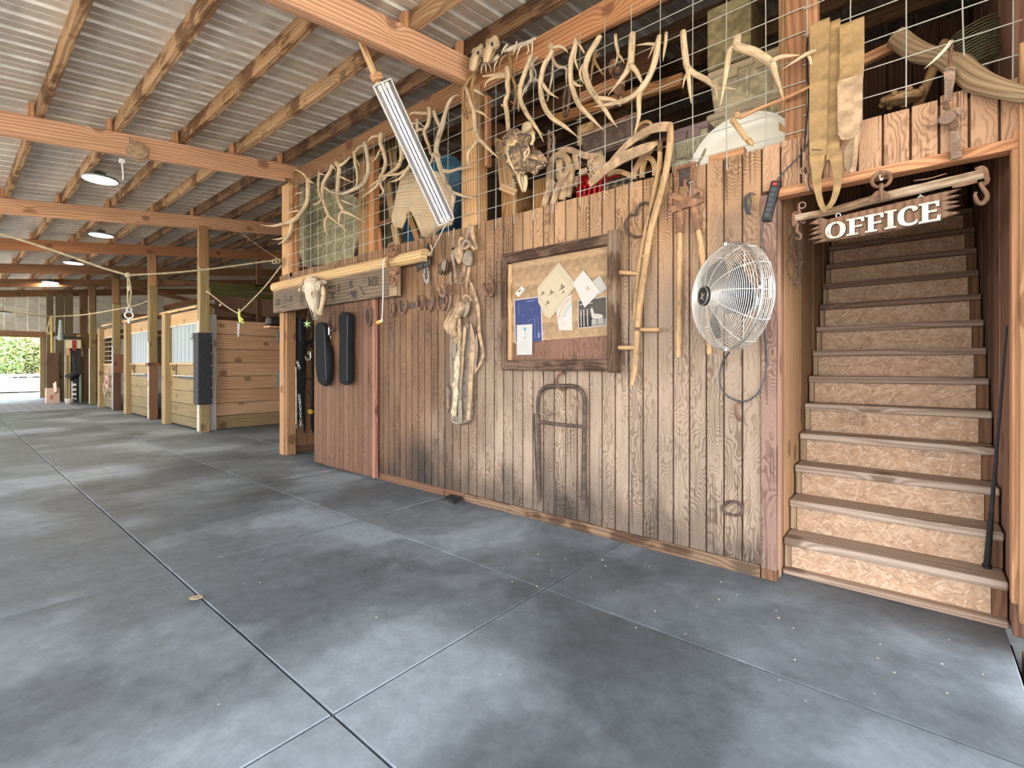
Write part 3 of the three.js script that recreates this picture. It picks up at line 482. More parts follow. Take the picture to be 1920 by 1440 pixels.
// ---------- wire-cage fan ----------
{ const c = V([2.685,1.554,-0.785]), ax = new THREE.Vector3(-0.766, 0.02, -0.643).normalize(), R = 0.277, f = thing('fan', 'round wire-cage wall fan on the siding beside the stairs', 'fan', [c.x, c.y - R, c.z]);
  const at = (d) => c.clone().addScaledVector(ax, d), u = new THREE.Vector3(0, 1, 0).addScaledVector(ax, -ax.y).normalize(), v = new THREE.Vector3().crossVectors(ax, u);
  const P = (r, a, d) => at(d).addScaledVector(u, r * Math.cos(a)).addScaledVector(v, r * Math.sin(a));
  const front = [], rear = [], dome = (t) => [R * t, 0.125 * Math.pow(1 - Math.pow(t, 2.6), 0.75)];
  for (let i = 0; i < 30; i++) { const t = 0.2 + 0.8 * i / 30, [r, d] = dome(t); front.push(ring(at(d), r, 0.0017, ax, { seg: 40, n: 4 })); }
  for (let k = 0; k < 12; k++) { const a = k / 12 * 2 * Math.PI; front.push(rope([0.17, 0.4, 0.6, 0.78, 0.9, 0.97, 1].map((t) => { const [r, d] = dome(t); return P(r, a + 0.15 * (1 - t), d - 0.002); }), 0.002, { n: 4 })); }
  for (let i = 0; i < 9; i++) rear.push(ring(at(-0.014 - i * 0.0105), R - (i > 5 ? (i - 5) * 0.012 : 0), 0.0018, ax, { seg: 40, n: 4 }));
  for (let i = 0; i < 8; i++) rear.push(ring(at(-0.102), R - 0.05 - i * 0.026, 0.0018, ax, { seg: 36, n: 4 }));
  for (let k = 0; k < 12; k++) { const a = k / 12 * 2 * Math.PI; rear.push(rope([P(R, a, 0), P(R, a, -0.07), P(R - 0.03, a, -0.099), P(0.08, a, -0.104)], 0.002, { n: 4, smooth: false })); }
  part('front_guard', front, m.chrome, f); part('rear_guard', rear, m.chrome, f);
  part('rim', ring(c, R + 0.002, 0.0065, ax, { seg: 56, n: 8 }), m.steel, f);
  const hub = part('hub_badge', lathe([[0, 0.01], [0.04, 0.01], [0.05, 0.004], [0.052, -0.006], [0, -0.006]], at(0.127).toArray(), ax, 24), m.black, f);
  part('badge_ring', ring(at(0.137), 0.047, 0.004, ax, { seg: 24 }), M('#8d8a80', { rough: 0.4, metal: 0.6 }), hub);
  part('badge_mark', [bar(P(0.02, 0.5, 0.138), P(0.025, 3.4, 0.138), 0.008, 0.002, ax), bar(P(0.022, 2.2, 0.138), P(0.02, 5.2, 0.138), 0.008, 0.002, ax)], m.steel, hub);
  part('motor', lathe([[0, 0.02], [0.075, 0.015], [0.088, 0], [0.088, -0.08], [0.07, -0.1], [0, -0.1]], at(-0.02).toArray(), ax, 24), M('#5d6266', { rough: 0.45, metal: 0.3 }), f);
  for (let k = 0; k < 3; k++) { // wide pitched blades
    const a0 = k * 2.094 + 0.45, g = new THREE.PlaneGeometry(1, 1, 6, 6), p = g.attributes.position;
    for (let i = 0; i < p.count; i++) { const s = p.getX(i) + 0.5, t = p.getY(i) + 0.5, r = 0.05 + s * 0.17, a = a0 + (t - 0.5) * (0.75 + 0.45 * Math.sin(s * 2.6)) + 0.3 * s, q = P(r, a, 0.03 + (t - 0.5) * 0.06); p.setXYZ(i, q.x, q.y, q.z); }
    g.computeVertexNormals(); const h = g.clone(), ix = [...h.index.array]; for (let i = 0; i < ix.length; i += 3) [ix[i], ix[i + 1]] = [ix[i + 1], ix[i]]; h.setIndex(ix); h.computeVertexNormals(); h.translate(ax.x * -0.004, 0, ax.z * -0.004);
    part('blade', [g, h], M('#3d4246', { rough: 0.4, metal: 0.3 }), f);
  }
  part('handle', rope([P(R - 0.01, -1.72, -0.02), P(R + 0.035, -1.72, -0.02), P(R + 0.035, -1.4, -0.02), P(R - 0.01, -1.4, -0.02)], 0.005, { n: 6, smooth: false }), m.white, f);
  part('bracket_arm', bar(at(-0.1), [WALL - 0.002, c.y, c.z + 0.03], 0.05, 0.012, [0, 1, 0]), m.steel, f); part('wall_flange', [lathe([[0, 0], [0.06, 0], [0.06, 0.012], [0, 0.012]], [WALL - 0.001, c.y, c.z + 0.03], [-1, 0, 0])], m.steel, f);
  for (const a of [0.02, -1.55, 3.2]) part('clip', bar(P(R - 0.012, a, 0.012), P(R + 0.012, a, 0.012), 0.022, 0.014, ax), m.steel, f);
}
solo('power_cord', rope([[2.785,1.266,-0.798,0],[2.965,1.203,-0.891],[2.965,1.146,-0.903],[2.965,1.077,-0.9],[2.965,1.019,-0.867],[2.965,0.988,-0.8],[2.965,0.996,-0.746],[2.965,1.05,-0.69],[2.965,1.134,-0.663],[2.965,1.208,-0.652],[2.96,1.326,-0.659,0],[2.965,1.565,-0.671],[2.965,1.743,-0.669],[2.965,1.832,-0.666],[2.965,1.908,-0.677],[2.965,1.993,-0.671]], 0.0045, { n: 6, seg: 70 }), m.cord, 'grey power cord looping below the fan and up to the socket strip', 'cord');
{ const s = thing('socket_strip', 'black socket strip with a red switch hung slanting by the stairs', 'power strip', [2.985,1.995,-0.66]);
  const a = [2.955,1.987,-0.653], b = [2.955,2.199,-0.603];
  part('housing', bar(a, b, 0.046, 0.042, [1, 0, 0], 0.006), m.black, s);
  part('switch', bar(V(a).lerp(V(b), 0.87).add(V([-0.022, 0, 0])), V(a).lerp(V(b), 0.95).add(V([-0.022, 0, 0])), 0.02, 0.006), M('#a83030', { rough: 0.4 }), s);
  for (let k = 0; k < 6; k++) { const q = V(a).lerp(V(b), 0.1 + k * 0.125).add(V([-0.021, 0, 0])); part('socket', bar(q, q.clone().add(V(b).sub(V(a)).setLength(0.022)), 0.026, 0.003), m.cord, s); }
  solo('flex', rope([...[[2.955,2.205,-0.6],[2.955,2.243,-0.566],[2.955,2.282,-0.521],[2.955,2.324,-0.479],[2.955,2.37,-0.452]], [3.065,2.486,-0.456], [3.085,2.609,-0.451]], 0.0045), m.cord, 'dark flex running from the socket strip up to the loft', 'cord');
}
solo('cable_hank', [rope([[2.965,2.163,-0.737],[2.965,2.157,-0.763],[2.965,2.112,-0.768],[2.965,2.064,-0.757],[2.965,2.049,-0.74]], 0.005), rope([[2.959,2.157,-0.744],[2.959,2.135,-0.755],[2.959,2.092,-0.753],[2.959,2.05,-0.739]], 0.005), rope([[2.965,2.171,-0.746],[2.965,2.167,-0.729],[2.965,2.154,-0.712]], 0.003), rope([[2.955,2.154,-0.738],[2.955,2.111,-0.732],[2.955,2.07,-0.74]], 0.005)], m.cord, 'short hank of dark cable on a nail left of the socket strip', 'cable');

// ---------- scythes, grubbing tool, wire heart ----------
{ const a = thing('scythe', 'scythe with the longer thick snath, its blade arching over the wire behind', 'scythe', [2.945,1.064,-1.446]);
  part('snath', limb([[2.935,2.693,-1.19,0.018],[2.935,2.571,-1.193,0.022],[2.935,2.396,-1.221,0.022],[2.935,2.223,-1.27,0.022],[2.935,2.053,-1.319,0.021],[2.935,1.897,-1.348,0.021],[2.935,1.728,-1.374,0.021],[2.935,1.523,-1.4,0.021],[2.935,1.35,-1.415,0.021],[2.935,1.176,-1.43,0.019],[2.935,1.064,-1.449,0.014]], { n: 10 }), m.handle, a);
  part('grip', limb([[2.925,1.424,-1.384,0.013],[2.925,1.421,-1.322,0.014],[2.925,1.418,-1.258,0.015]], { n: 8 }), m.handle, a);
  part('grip', limb([[2.925,1.311,-1.54,0.016],[2.925,1.31,-1.482,0.015],[2.925,1.308,-1.425,0.013]], { n: 8 }), m.handle, a);
  part('collar', limb([[2.935,1.904,-1.352,0.025],[2.935,1.884,-1.356,0.025]]), m.handle, a); part('collar', limb([[2.935,1.44,-1.403,0.024],[2.935,1.416,-1.405,0.024]]), m.rust, a);
  part('blade', sweep([[2.945,2.681,-1.191],[2.945,2.7,-1.253],[2.945,2.706,-1.324],[2.945,2.679,-1.438],[2.945,2.63,-1.535],[2.945,2.581,-1.606],[2.945,2.539,-1.639]], [0.028, 0.03, 0.028, 0.025, 0.02, 0.014, 0.004], { hint: [-1, 0, 0], profile: RECT(0.16) }), m.leather, a);
  const b = thing('scythe', 'scythe with the thinner snath leaning behind the thick one, blade dropping left', 'scythe', [2.965,1.528,-1.444]);
  part('snath', limb([[2.963,2.611,-1.271,0.014],[2.963,2.502,-1.271,0.017],[2.963,2.339,-1.299,0.017],[2.963,2.094,-1.361,0.016],[2.963,1.851,-1.406,0.016],[2.963,1.657,-1.432,0.015],[2.963,1.493,-1.447,0.012]], { n: 10 }), m.handle, b);
  part('ferrule', limb([[2.963,2.618,-1.271,0.019],[2.963,2.55,-1.271,0.019]]), m.rust, b);
  part('grip', limb([[2.955,1.819,-1.552,0.017],[2.955,1.807,-1.485,0.015],[2.955,1.794,-1.413,0.013]], { n: 8 }), m.handle, b);
  part('blade', sweep([[2.935,2.602,-1.273],[2.935,2.591,-1.341],[2.935,2.583,-1.445],[2.935,2.571,-1.529],[2.935,2.537,-1.629],[2.935,2.495,-1.708],[2.935,2.459,-1.772]], [0.012, 0.032, 0.036, 0.036, 0.034, 0.03, 0.024], { hint: [-1, 0, 0], profile: RECT(0.2) }), m.leather, b);
}
{ const t = thing('post_tool', 'rusty two-handled tool with a pierced cast-iron head on the siding', 'tool', [2.965,1.243,-1.141]);
  const o = [[2.985,2.432,-1.184],[2.985,2.432,-1.044],[2.985,2.278,-1.043],[2.985,2.252,-1.002],[2.985,2.176,-0.995],[2.985,2.164,-1.046],[2.985,2.161,-1.079],[2.985,2.159,-1.115],[2.985,2.144,-1.186],[2.985,2.174,-1.205],[2.985,2.253,-1.208],[2.985,2.278,-1.172]];
  part('head_plate', plate(o, WALL - 0.014, 0.016, { bevel: 0.004, holes: [[[2.985,2.409,-1.159],[2.985,2.411,-1.069],[2.985,2.282,-1.063],[2.985,2.238,-1.099],[2.985,2.233,-1.122],[2.985,2.254,-1.155]], [[2.985,2.232,-1.193],[2.985,2.237,-1.183],[2.985,2.209,-1.132],[2.985,2.18,-1.183],[2.985,2.199,-1.193]], [[2.985,2.212,-1.072],[2.985,2.246,-1.021],[2.985,2.235,-1.013],[2.985,2.193,-1.014],[2.985,2.189,-1.024]]] }), m.rustRed, t);
  part('backing_plate', plate([[2.985,2.417,-1.166],[2.985,2.417,-1.066],[2.985,2.299,-1.063],[2.985,2.312,-1.159]], WALL - 0.012, 0.006), m.iron, t);
  part('backing_plate', plate([[2.985,2.237,-1.196],[2.985,2.215,-1.129],[2.985,2.17,-1.186]], WALL - 0.012, 0.006), m.rust, t); part('backing_plate', plate([[2.985,2.214,-1.079],[2.985,2.252,-1.018],[2.985,2.188,-1.008]], WALL - 0.012, 0.006), m.rust, t);
  part('rim', [sweep([[2.951,2.368,-1.169],[2.951,2.418,-1.171],[2.951,2.418,-1.032],[2.951,2.393,-1.028]], 0.006, { n: 5, smooth: false }), sweep([[2.951,2.266,-1.159],[2.951,2.315,-1.146],[2.951,2.392,-1.149]], 0.005, { n: 5, smooth: false }), sweep([[2.951,2.265,-1.031],[2.951,2.276,-1.051],[2.951,2.397,-1.054]], 0.005, { n: 5, smooth: false })], m.rustRed, t);
  part('ratchet', bar([2.95,2.216,-1.102], [2.95,2.322,-1.105], 0.014, 0.008), m.rustRed, t); part('ratchet_tooth', [...[0, 1, 2, 3, 4, 5, 6].map((k) => bar([WALL - 0.035, 2.05 + k * 0.012, -1.168], [WALL - 0.035, 2.054 + k * 0.012, -1.15], 0.006, 0.006))], m.rustRed, t); part('ratchet_eye', ring([2.949,2.324,-1.102], 0.008, 0.004), m.rustRed, t);
  part('bolt', [limb([[2.949,2.305,-1.079,0.004],[2.949,2.306,-1.056,0.004]]), limb([[2.949,2.3,-1.072,0.002],[2.949,2.222,-1.072,0.002]])], m.steel, t);
  part('socket', limb([[2.955,2.149,-1.134,0.02],[2.955,2.1,-1.137,0.023],[2.955,2.028,-1.14,0.025],[2.955,2.012,-1.14,0.027]]), m.rustRed, t); part('socket', limb([[2.955,2.156,-1.058,0.019],[2.955,2.114,-1.046,0.023],[2.955,2.021,-1.03,0.024],[2.955,2.008,-1.026,0.026]]), m.rustRed, t);
  part('handle', limb([[2.955,2.022,-1.14,0.018],[2.955,1.804,-1.14,0.017],[2.955,1.474,-1.144,0.017],[2.955,1.276,-1.147,0.018],[2.955,1.243,-1.147,0.017]], { n: 10 }), m.handle, t); part('handle', limb([[2.955,2.021,-1.03,0.018],[2.955,1.882,-1.007,0.017],[2.955,1.656,-0.985,0.016],[2.955,1.336,-0.964,0.016],[2.955,1.26,-0.961,0.016]], { n: 10 }), m.handle, t);
}
solo('wire_heart', [0, 1, 2, 3].map((k) => rope([[2.965,2.159,-1.336],[2.965,2.208,-1.326],[2.965,2.246,-1.355],[2.965,2.248,-1.399],[2.965,2.216,-1.429],[2.965,2.189,-1.433],[2.965,2.19,-1.475],[2.965,2.153,-1.506],[2.965,2.096,-1.502],[2.965,2.048,-1.452],[2.965,2.037,-1.392],[2.965,2.076,-1.355],[2.965,2.124,-1.336]].map((p) => [p[0] - 0.004 * k, p[1] + 0.006 * Math.sin(k * 2.1), p[2] + 0.008 * Math.cos(k * 1.7)]), 0.0035, { closed: true, n: 5, seg: 50 })), m.iron, 'twisted barbed-wire loop bent into a heart above the notice board', 'wire');

// ---------- iron on the wall ----------
function shoe(c, w, h, { tilt = 0, plane = 'x', up = true, t = 0.0115 } = {}) {   // a horseshoe, open end up unless told otherwise
  const pts = [], C = V(c);
  for (let i = 0; i <= 14; i++) { const a = -Math.PI * 0.25 + i / 14 * Math.PI * 1.5, x = Math.cos(-a) * w / 2, y = Math.sin(-a) * h / 2 * (up ? 1 : -1), X = x * Math.cos(tilt) - y * Math.sin(tilt), Y = x * Math.sin(tilt) + y * Math.cos(tilt); pts.push(plane === 'x' ? C.clone().add(V([0, Y, X])) : C.clone().add(V([X, Y, 0]))); }
  return sweep(pts, t, { hint: plane === 'x' ? [-1, 0, 0] : [0, 0, 1], profile: RECT(0.55), seg: 30 });
}
{ const r = thing('hook_rack', 'dark iron strip carrying a row of rusty horseshoe hooks', 'rack', [2.975,1.742,-3.666]);
  part('strip', sweep([[2.979,1.778,-4.058],[2.979,1.789,-3.321]], 0.028, { hint: [-1, 0, 0], profile: RECT(0.2), smooth: false }), m.iron, r);
  for (const [c, w] of [[[2.945,1.766,-4.073], 0.05], [[2.965,1.788,-3.926], 0.12], [[2.955,1.81,-3.649], 0.09], [[2.965,1.777,-3.536], 0.125], [[2.965,1.78,-3.342], 0.135]]) part('horseshoe', shoe(c, w, 0.15), m.rust, r);
  part('horseshoe', shoe([2.945,1.883,-3.326], 0.06, 0.14, { tilt: 0.5 }), m.rustPale, r);
}
solo('horseshoe', shoe([2.955,1.848,-2.753], 0.1, 0.16, { tilt: 0.35 }), m.rust, 'single rusty horseshoe left of the notice board', 'horseshoe');
solo('horseshoe', rope([[2.955,1.147,-2],[2.955,1.127,-2.043],[2.955,1.083,-2.067],[2.955,1.04,-2.057],[2.955,1.017,-2.024],[2.955,1.026,-1.996]], 0.011, { n: 7 }), m.rust, 'big rusty horseshoe hook right under the notice board', 'horseshoe');
solo('horseshoe', rope([[2.955,0.983,-0.788],[2.955,0.963,-0.808],[2.955,0.932,-0.814],[2.955,0.896,-0.803],[2.955,0.876,-0.783]], 0.009, { n: 6 }), m.rust, 'rusty half horseshoe hook below the loop of the fan cord', 'horseshoe');
solo('ring_hook', rope([[2.97,0.325,-0.842],[2.97,0.328,-0.874],[2.97,0.357,-0.886],[2.97,0.388,-0.868],[2.97,0.404,-0.833],[2.97,0.398,-0.798],[2.97,0.371,-0.781],[2.97,0.338,-0.792],[2.97,0.322,-0.827]], 0.008, { n: 6 }), m.iron, 'open iron ring low on the siding near the stairs', 'ring');
{ const g = thing('hay_fork', 'tall rusty harpoon hay fork hanging like an upside-down U', 'hay fork', [2.955,0.131,-2.033]);
  part('frame', sweep([[2.955,0.148,-2.223,0.001],[2.955,0.216,-2.228,0.01],[2.955,0.672,-2.23,0.011],[2.955,0.941,-2.235,0.011],[2.955,1.003,-2.205,0.011],[2.955,1.033,-2.145,0.012],[2.955,1.04,-2.033,0.012],[2.955,1.042,-1.917,0.012],[2.955,1.015,-1.854,0.011],[2.955,0.959,-1.825,0.011],[2.955,0.709,-1.827,0.011],[2.955,0.246,-1.83,0.011],[2.955,0.148,-1.83,0.001]], [[2.955,0.148,-2.223,0.001],[2.955,0.216,-2.228,0.014],[2.955,0.672,-2.23,0.012],[2.955,0.941,-2.235,0.012],[2.955,1.003,-2.205,0.013],[2.955,1.033,-2.145,0.014],[2.955,1.04,-2.033,0.013],[2.955,1.042,-1.917,0.013],[2.955,1.015,-1.854,0.012],[2.955,0.959,-1.825,0.013],[2.955,0.709,-1.827,0.013],[2.955,0.246,-1.83,0.016],[2.955,0.148,-1.83,0.001]].map((p) => p[3] * 1.25), { n: 7 }), m.iron, g);
  part('crossbar', limb([[2.955,0.762,-2.23,0.012],[2.955,0.757,-2.033,0.013],[2.955,0.758,-1.827,0.011]]), m.iron, g);
  part('barb', limb([[2.945,0.833,-2.218,0.006],[2.945,0.82,-2.162,0.007],[2.945,0.844,-2.108,0.007],[2.945,0.842,-2.065,0.006],[2.945,0.813,-2.036,0.002]]), m.rustPale, g); part('barb', limb([[2.945,0.857,-1.834,0.006],[2.945,0.901,-1.866,0.007],[2.945,0.953,-1.888,0.007],[2.945,0.982,-1.929,0.004]]), m.rustPale, g);
  part('shadow_rod', limb([[2.965,0.823,-2.284,0.007],[2.965,0.483,-2.269,0.006],[2.965,0.159,-2.243,0.005]]), m.iron, g); part('pin', limb([[2.945,0.256,-1.875,0.005],[2.945,0.262,-1.795,0.006]]), m.iron, g);  // thin rod left of the frame stands in for the shadow of its leg
}
{ const p = thing('floor_plate', 'small dark hinged plate on the floor at the foot of the siding', 'plate', [2.905,0,-3.121]);
  const a = [2.859,0,-3.201], b = [2.846,0,-3.064], c2 = [2.997,0,-3.089], d = [3.001,0,-3.246];
  const pl = (y0, y1, s) => { const sh = new THREE.Shape([a, b, c2, d].map((q) => new THREE.Vector2(q[0], -q[2]))), g = new THREE.ExtrudeGeometry(sh, { depth: y1 - y0, bevelEnabled: true, bevelSize: 0.003, bevelThickness: 0.002, bevelSegments: 1 }); g.rotateX(-Math.PI / 2); g.translate(0, y0, 0); return g; };
  part('plate', pl(0.012, 0.032), m.rubber, p); part('foot', pl(0.002, 0.008).scale(1, 1, 1), m.iron, p);
  solo('door_pin', rope([...[[2.965,0.627,-3.313],[2.965,0.393,-3.32],[2.965,0.151,-3.313],[2.965,-0.005,-3.32]]], 0.005), m.iron, 'thin rusty rod running down the siding seam to the floor plate', 'rod');
}

// ---------- sliding-door track, log, brands, trolley ----------
{ const t = thing('brand_board', 'weathered board burned with letter brands above the sliding door', 'board', [WALL - 0.1, 1.885, -5.24]);
  const brands = print(1024, 128, (c, w, h) => {
    const im = c.createImageData(w, h); for (let y = 0; y < h; y++) for (let x = 0; x < w; x++) { const g = lumberF(y / h * 0.9, x / w), k = 176 - 78 * g - 34 * fbm(x / 90, y / 40, 3), i = (y * w + x) * 4; im.data.set([k, k * 0.86, k * 0.7, 255], i); } c.putImageData(im, 0, 0);
    c.fillStyle = 'rgba(38,28,20,0.85)'; c.strokeStyle = 'rgba(38,28,20,0.85)'; c.lineWidth = 6;
    for (const [s, x, y, k] of [['SR', 30, 84, 44], ['J', 130, 66, 40], ['A', 186, 74, 46], ['K', 590, 102, 42], ['J', 650, 60, 40], ['K', 742, 62, 44], ['W', 752, 108, 40], ['MR', 880, 66, 50]]) { c.font = k + 'px serif'; c.lineWidth = 4; c.save(); c.translate(x, y); c.rotate((x % 7 - 3) * 0.04); c.strokeText(s, 0, 0); c.restore(); c.lineWidth = 6; }
    for (const [x0, y0, x1, y1] of [[100, 100, 150, 98], [150, 62, 180, 70], [560, 40, 630, 36], [560, 62, 625, 74], [820, 62, 862, 108], [730, 90, 800, 80]]) { c.beginPath(); c.moveTo(x0, y0); c.lineTo(x1, y1); c.stroke(); }
  });
  const A = [WALL - 0.12, 2.172, -6.58], B = [WALL - 0.12, 2.165, -4.02], C = [WALL - 0.12, 1.885, -4.02], D = [WALL - 0.12, 1.89, -6.58];
  part('board', sheet([A, B, C, D], null, 0.045), brands, t);
  part('end_board', box([WALL - 0.115, 1.875, -4.14], [WALL - 0.06, 2.16, -3.9]), m.firGrey, t);
  part('spacer', [box([WALL - 0.075, 1.95, -6.3], [WALL, 2.1, -6.2]), box([WALL - 0.075, 2.05, -5.3], [WALL, 2.12, -5.2]), box([WALL - 0.06, 2.05, -4.1], [WALL, 2.12, -4.0])], m.firDark, t);
  part('track_rail', box([WALL - 0.075, 2.03, -6.5], [WALL - 0.03, 2.05, -4.0], 'z'), m.iron, t);
}
{ const g = roughen(sweep([[WALL - 0.085, 2.235, -6.6], [WALL - 0.085, 2.235, -5.5], [WALL - 0.085, 2.225, -4.5], [WALL - 0.088, 2.215, -3.49]], [0.066, 0.066, 0.063, 0.06], { n: 14, seg: 26 }), 0.0025, 14);
  solo('log', g, lumber('#d6b684'), 'peeled round log lying along the top of the branded board, cut end showing', 'log'); }
{ const t = thing('door_trolley', 'rusty barn-door trolley with two spoked wheels over the cut log', 'trolley', [2.885,1.933,-3.99]);
  for (const c of [[2.815,2.311,-3.893], [2.815,2.021,-3.876]]) { const C = V(c), w = part('wheel', [ring(C, 0.062, 0.012, [1, 0, 0], { n: 7 }), lathe([[0, 0.016], [0.02, 0.016], [0.022, -0.016], [0, -0.016]], c, [1, 0, 0], 12), ...[0, 1, 2, 3, 4].map((k) => bar(C, C.clone().add(V([0, 0.058 * Math.cos(k * 1.257), 0.058 * Math.sin(k * 1.257)])), 0.014, 0.01, [1, 0, 0]))], m.rustRed, t); }
  part('arm', sweep([[2.795,2.249,-3.917],[2.795,2.191,-3.943],[2.795,2.135,-3.908],[2.795,2.085,-3.84],[2.795,2.052,-3.815]], 0.018, { hint: [-1, 0, 0], profile: RECT(0.4) }), m.rustRed, t);
  part('hanger', [sweep([[2.835,2.143,-3.845],[2.835,2.097,-3.803],[2.835,2.07,-3.836]], 0.012, { hint: [-1, 0, 0], profile: RECT(0.4) })], m.rust, t);
}
{ const c = thing('drop_cord', 'white cord with a yellow plug hanging over the door edge', 'cord', [2.885,1.612,-4.187]);
  part('cord', rope([...[[2.785,2.233,-3.963],[2.785,2.196,-3.989],[2.785,2.051,-3.994],[2.785,1.844,-3.998],[2.785,1.689,-4.007],[2.785,1.637,-4.016]]], 0.0055, { n: 6 }), m.white, c);
  part('plug', limb([[2.785,1.628,-4.024,0.016],[2.785,1.619,-4.06,0.021],[2.785,1.616,-4.087,0.019]]), M('#e0a53a', { rough: 0.5 }), c);
  part('plug_cap', limb([[2.785,1.647,-4.007,0.008],[2.785,1.622,-4.024,0.017]]), m.white, c);
}
// ---------- cow skull over the door ----------
{ const c = [2.755,1.981,-5.292], s = thing('cow_skull', 'bleached cow skull leaning over the branded board', 'skull', [c[0], c[1] - 0.28, c[2]]), Z = (px, py, o = 0.22) => V([WALL - o, py, px]);
  // centre line from the poll to the muzzle, wide at the orbits
  const pts = [[2.785,2.175,-5.412],[2.777,2.088,-5.359],[2.769,1.985,-5.319],[2.761,1.883,-5.28],[2.753,1.796,-5.252],[2.745,1.727,-5.225]], g = sweep(pts, [0.1, 0.115, 0.105, 0.075, 0.06, 0.045], { hint: [-1, 0, 0], n: 16, flat: 0.75, seg: 24 });
  part('cranium', roughen(g, 0.006, 18), m.boneWhite, s);
  part('brow', [roughen(ball([2.745,2.089,-5.459], 0.05, 0.8, 1.1, 0.9), 0.005, 30), roughen(ball([2.745,2.086,-5.142], 0.055, 0.8, 1.1, 0.9), 0.005, 30), roughen(ball([2.765,2.159,-5.349], 0.075, 0.7, 0.7, 1.3), 0.008, 25)], m.boneWhite, s);
  part('eye_ring', ring([2.67,1.987,-5.141], 0.032, 0.011, [-1, 0.1, -0.2], { n: 6 }), m.bone, s); part('eye_socket', ball([2.673,1.988,-5.147], 0.028, 0.6, 1, 1), m.leatherDark, s);
  part('jaw', [limb([[2.715,2.098,-5.074,0.024],[2.715,2.015,-5.005,0.026],[2.715,1.927,-5.005,0.026],[2.715,1.842,-5.039,0.023],[2.715,1.756,-5.074,0.027]], { n: 8 }), limb([[2.725,1.821,-5.139,0.024],[2.725,1.761,-5.128,0.027]])], m.bone, s);
  part('nose_hole', [limb([[2.675,1.821,-5.198,0.004],[2.675,1.772,-5.174,0.014],[2.675,1.723,-5.151,0.008]]), limb([[2.7,2.079,-5.023,0.012],[2.7,2.013,-5.011,0.014],[2.7,1.948,-5,0.012]])], m.leatherDark, s);
  part('horn_stump', [limb([[2.785,2.115,-5.604,0.038],[2.785,2.09,-5.67,0.029]]), limb([[2.785,2.14,-5.157,0.03],[2.785,2.121,-5.087,0.021]])], m.boneGrey, s);
}
{ const t = thing('leaf_charm', 'bright green plastic leaf dangling on a link under the skull', 'ornament', [2.835,1.642,-5.599]);
  part('link', ring([2.785,1.753,-5.494], 0.016, 0.004, [1, 0, 0.4]), m.rust, t); part('cord', rope([[2.765,1.857,-5.411],[2.765,1.81,-5.436],[2.765,1.773,-5.448]], 0.003), m.rust, t);
  part('leaf', [[570, 604], [583, 604], [571, 612], [582, 611], [576, 600], [576, 614]].map((q, i) => limb([[[2.785,1.691,-5.501,0.01]], [[2.785,1.701,-5.578,0.004]], [[2.785,1.692,-5.412,0.004]], [[2.785,1.657,-5.565,0.004]], [[2.785,1.649,-5.425,0.004]], [[2.785,1.728,-5.501,0.004]], [[2.785,1.634,-5.501,0.004]]].flat().filter((_, k) => k === 0 || k === i + 1), { n: 5 })), M('#9fc07a', { rough: 0.6 }), t);
}
// ---------- padded girth covers and hooks on the door ----------
{ const X = WALL - 0.075, pad = (name, pts, label, band) => { const p = thing(name, label, 'girth cover', pts[0].map((v, i) => (i === 1 ? 1.0 : v)), 'black fleece girth covers on the door');
    part('cover', plate(pts, X - 0.005, 0.07, { bevel: 0.028, smooth: true }), m.fleece, p); part('seam', rope(band, 0.006), m.cord, p); return p; };
  pad('girth_cover', [[2.885,1.649,-5.429],[2.885,1.691,-5.392],[2.885,1.698,-5.294],[2.885,1.656,-5.21],[2.885,1.472,-5.187],[2.885,1.378,-5.128],[2.885,1.166,-5.105],[2.885,1.013,-5.14],[2.885,0.956,-5.222],[2.885,1.009,-5.367],[2.885,1.165,-5.416],[2.885,1.417,-5.429]], 'black fleece girth cover that widens to a point, nearer the gap of the door', [[2.83,1.64,-5.193],[2.83,1.348,-5.169],[2.83,1.033,-5.146]]);
  pad('girth_cover', [[2.885,1.729,-4.913],[2.885,1.774,-4.869],[2.885,1.778,-4.772],[2.885,1.744,-4.698],[2.885,1.571,-4.687],[2.885,1.109,-4.687],[2.885,1.017,-4.698],[2.885,0.98,-4.793],[2.885,1.007,-4.891],[2.885,1.166,-4.913],[2.885,1.462,-4.902]], 'straight black fleece girth cover, the one nearer the middle of the door', [[2.83,1.729,-4.702],[2.83,1.397,-4.712],[2.83,1.029,-4.712]]);
  solo('horseshoe', shoe([2.895,1.678,-5.146], 0.13, 0.17), m.iron, 'dark horseshoe hook on the door between the two girth covers', 'horseshoe');
  solo('horseshoe', shoe([2.895,1.714,-4.41], 0.1, 0.2), m.iron, 'rusty horseshoe hook on the door near its red edge board', 'horseshoe');
  solo('buckle_tag', [limb([[2.845,1.625,-5.115,0.01],[2.845,1.54,-5.115,0.008]]), ring([2.845,1.515,-5.08], 0.012, 0.004, [1, 0, 0.5])], m.white, 'white tag and buckle beside the pointed girth cover', 'buckle');
}

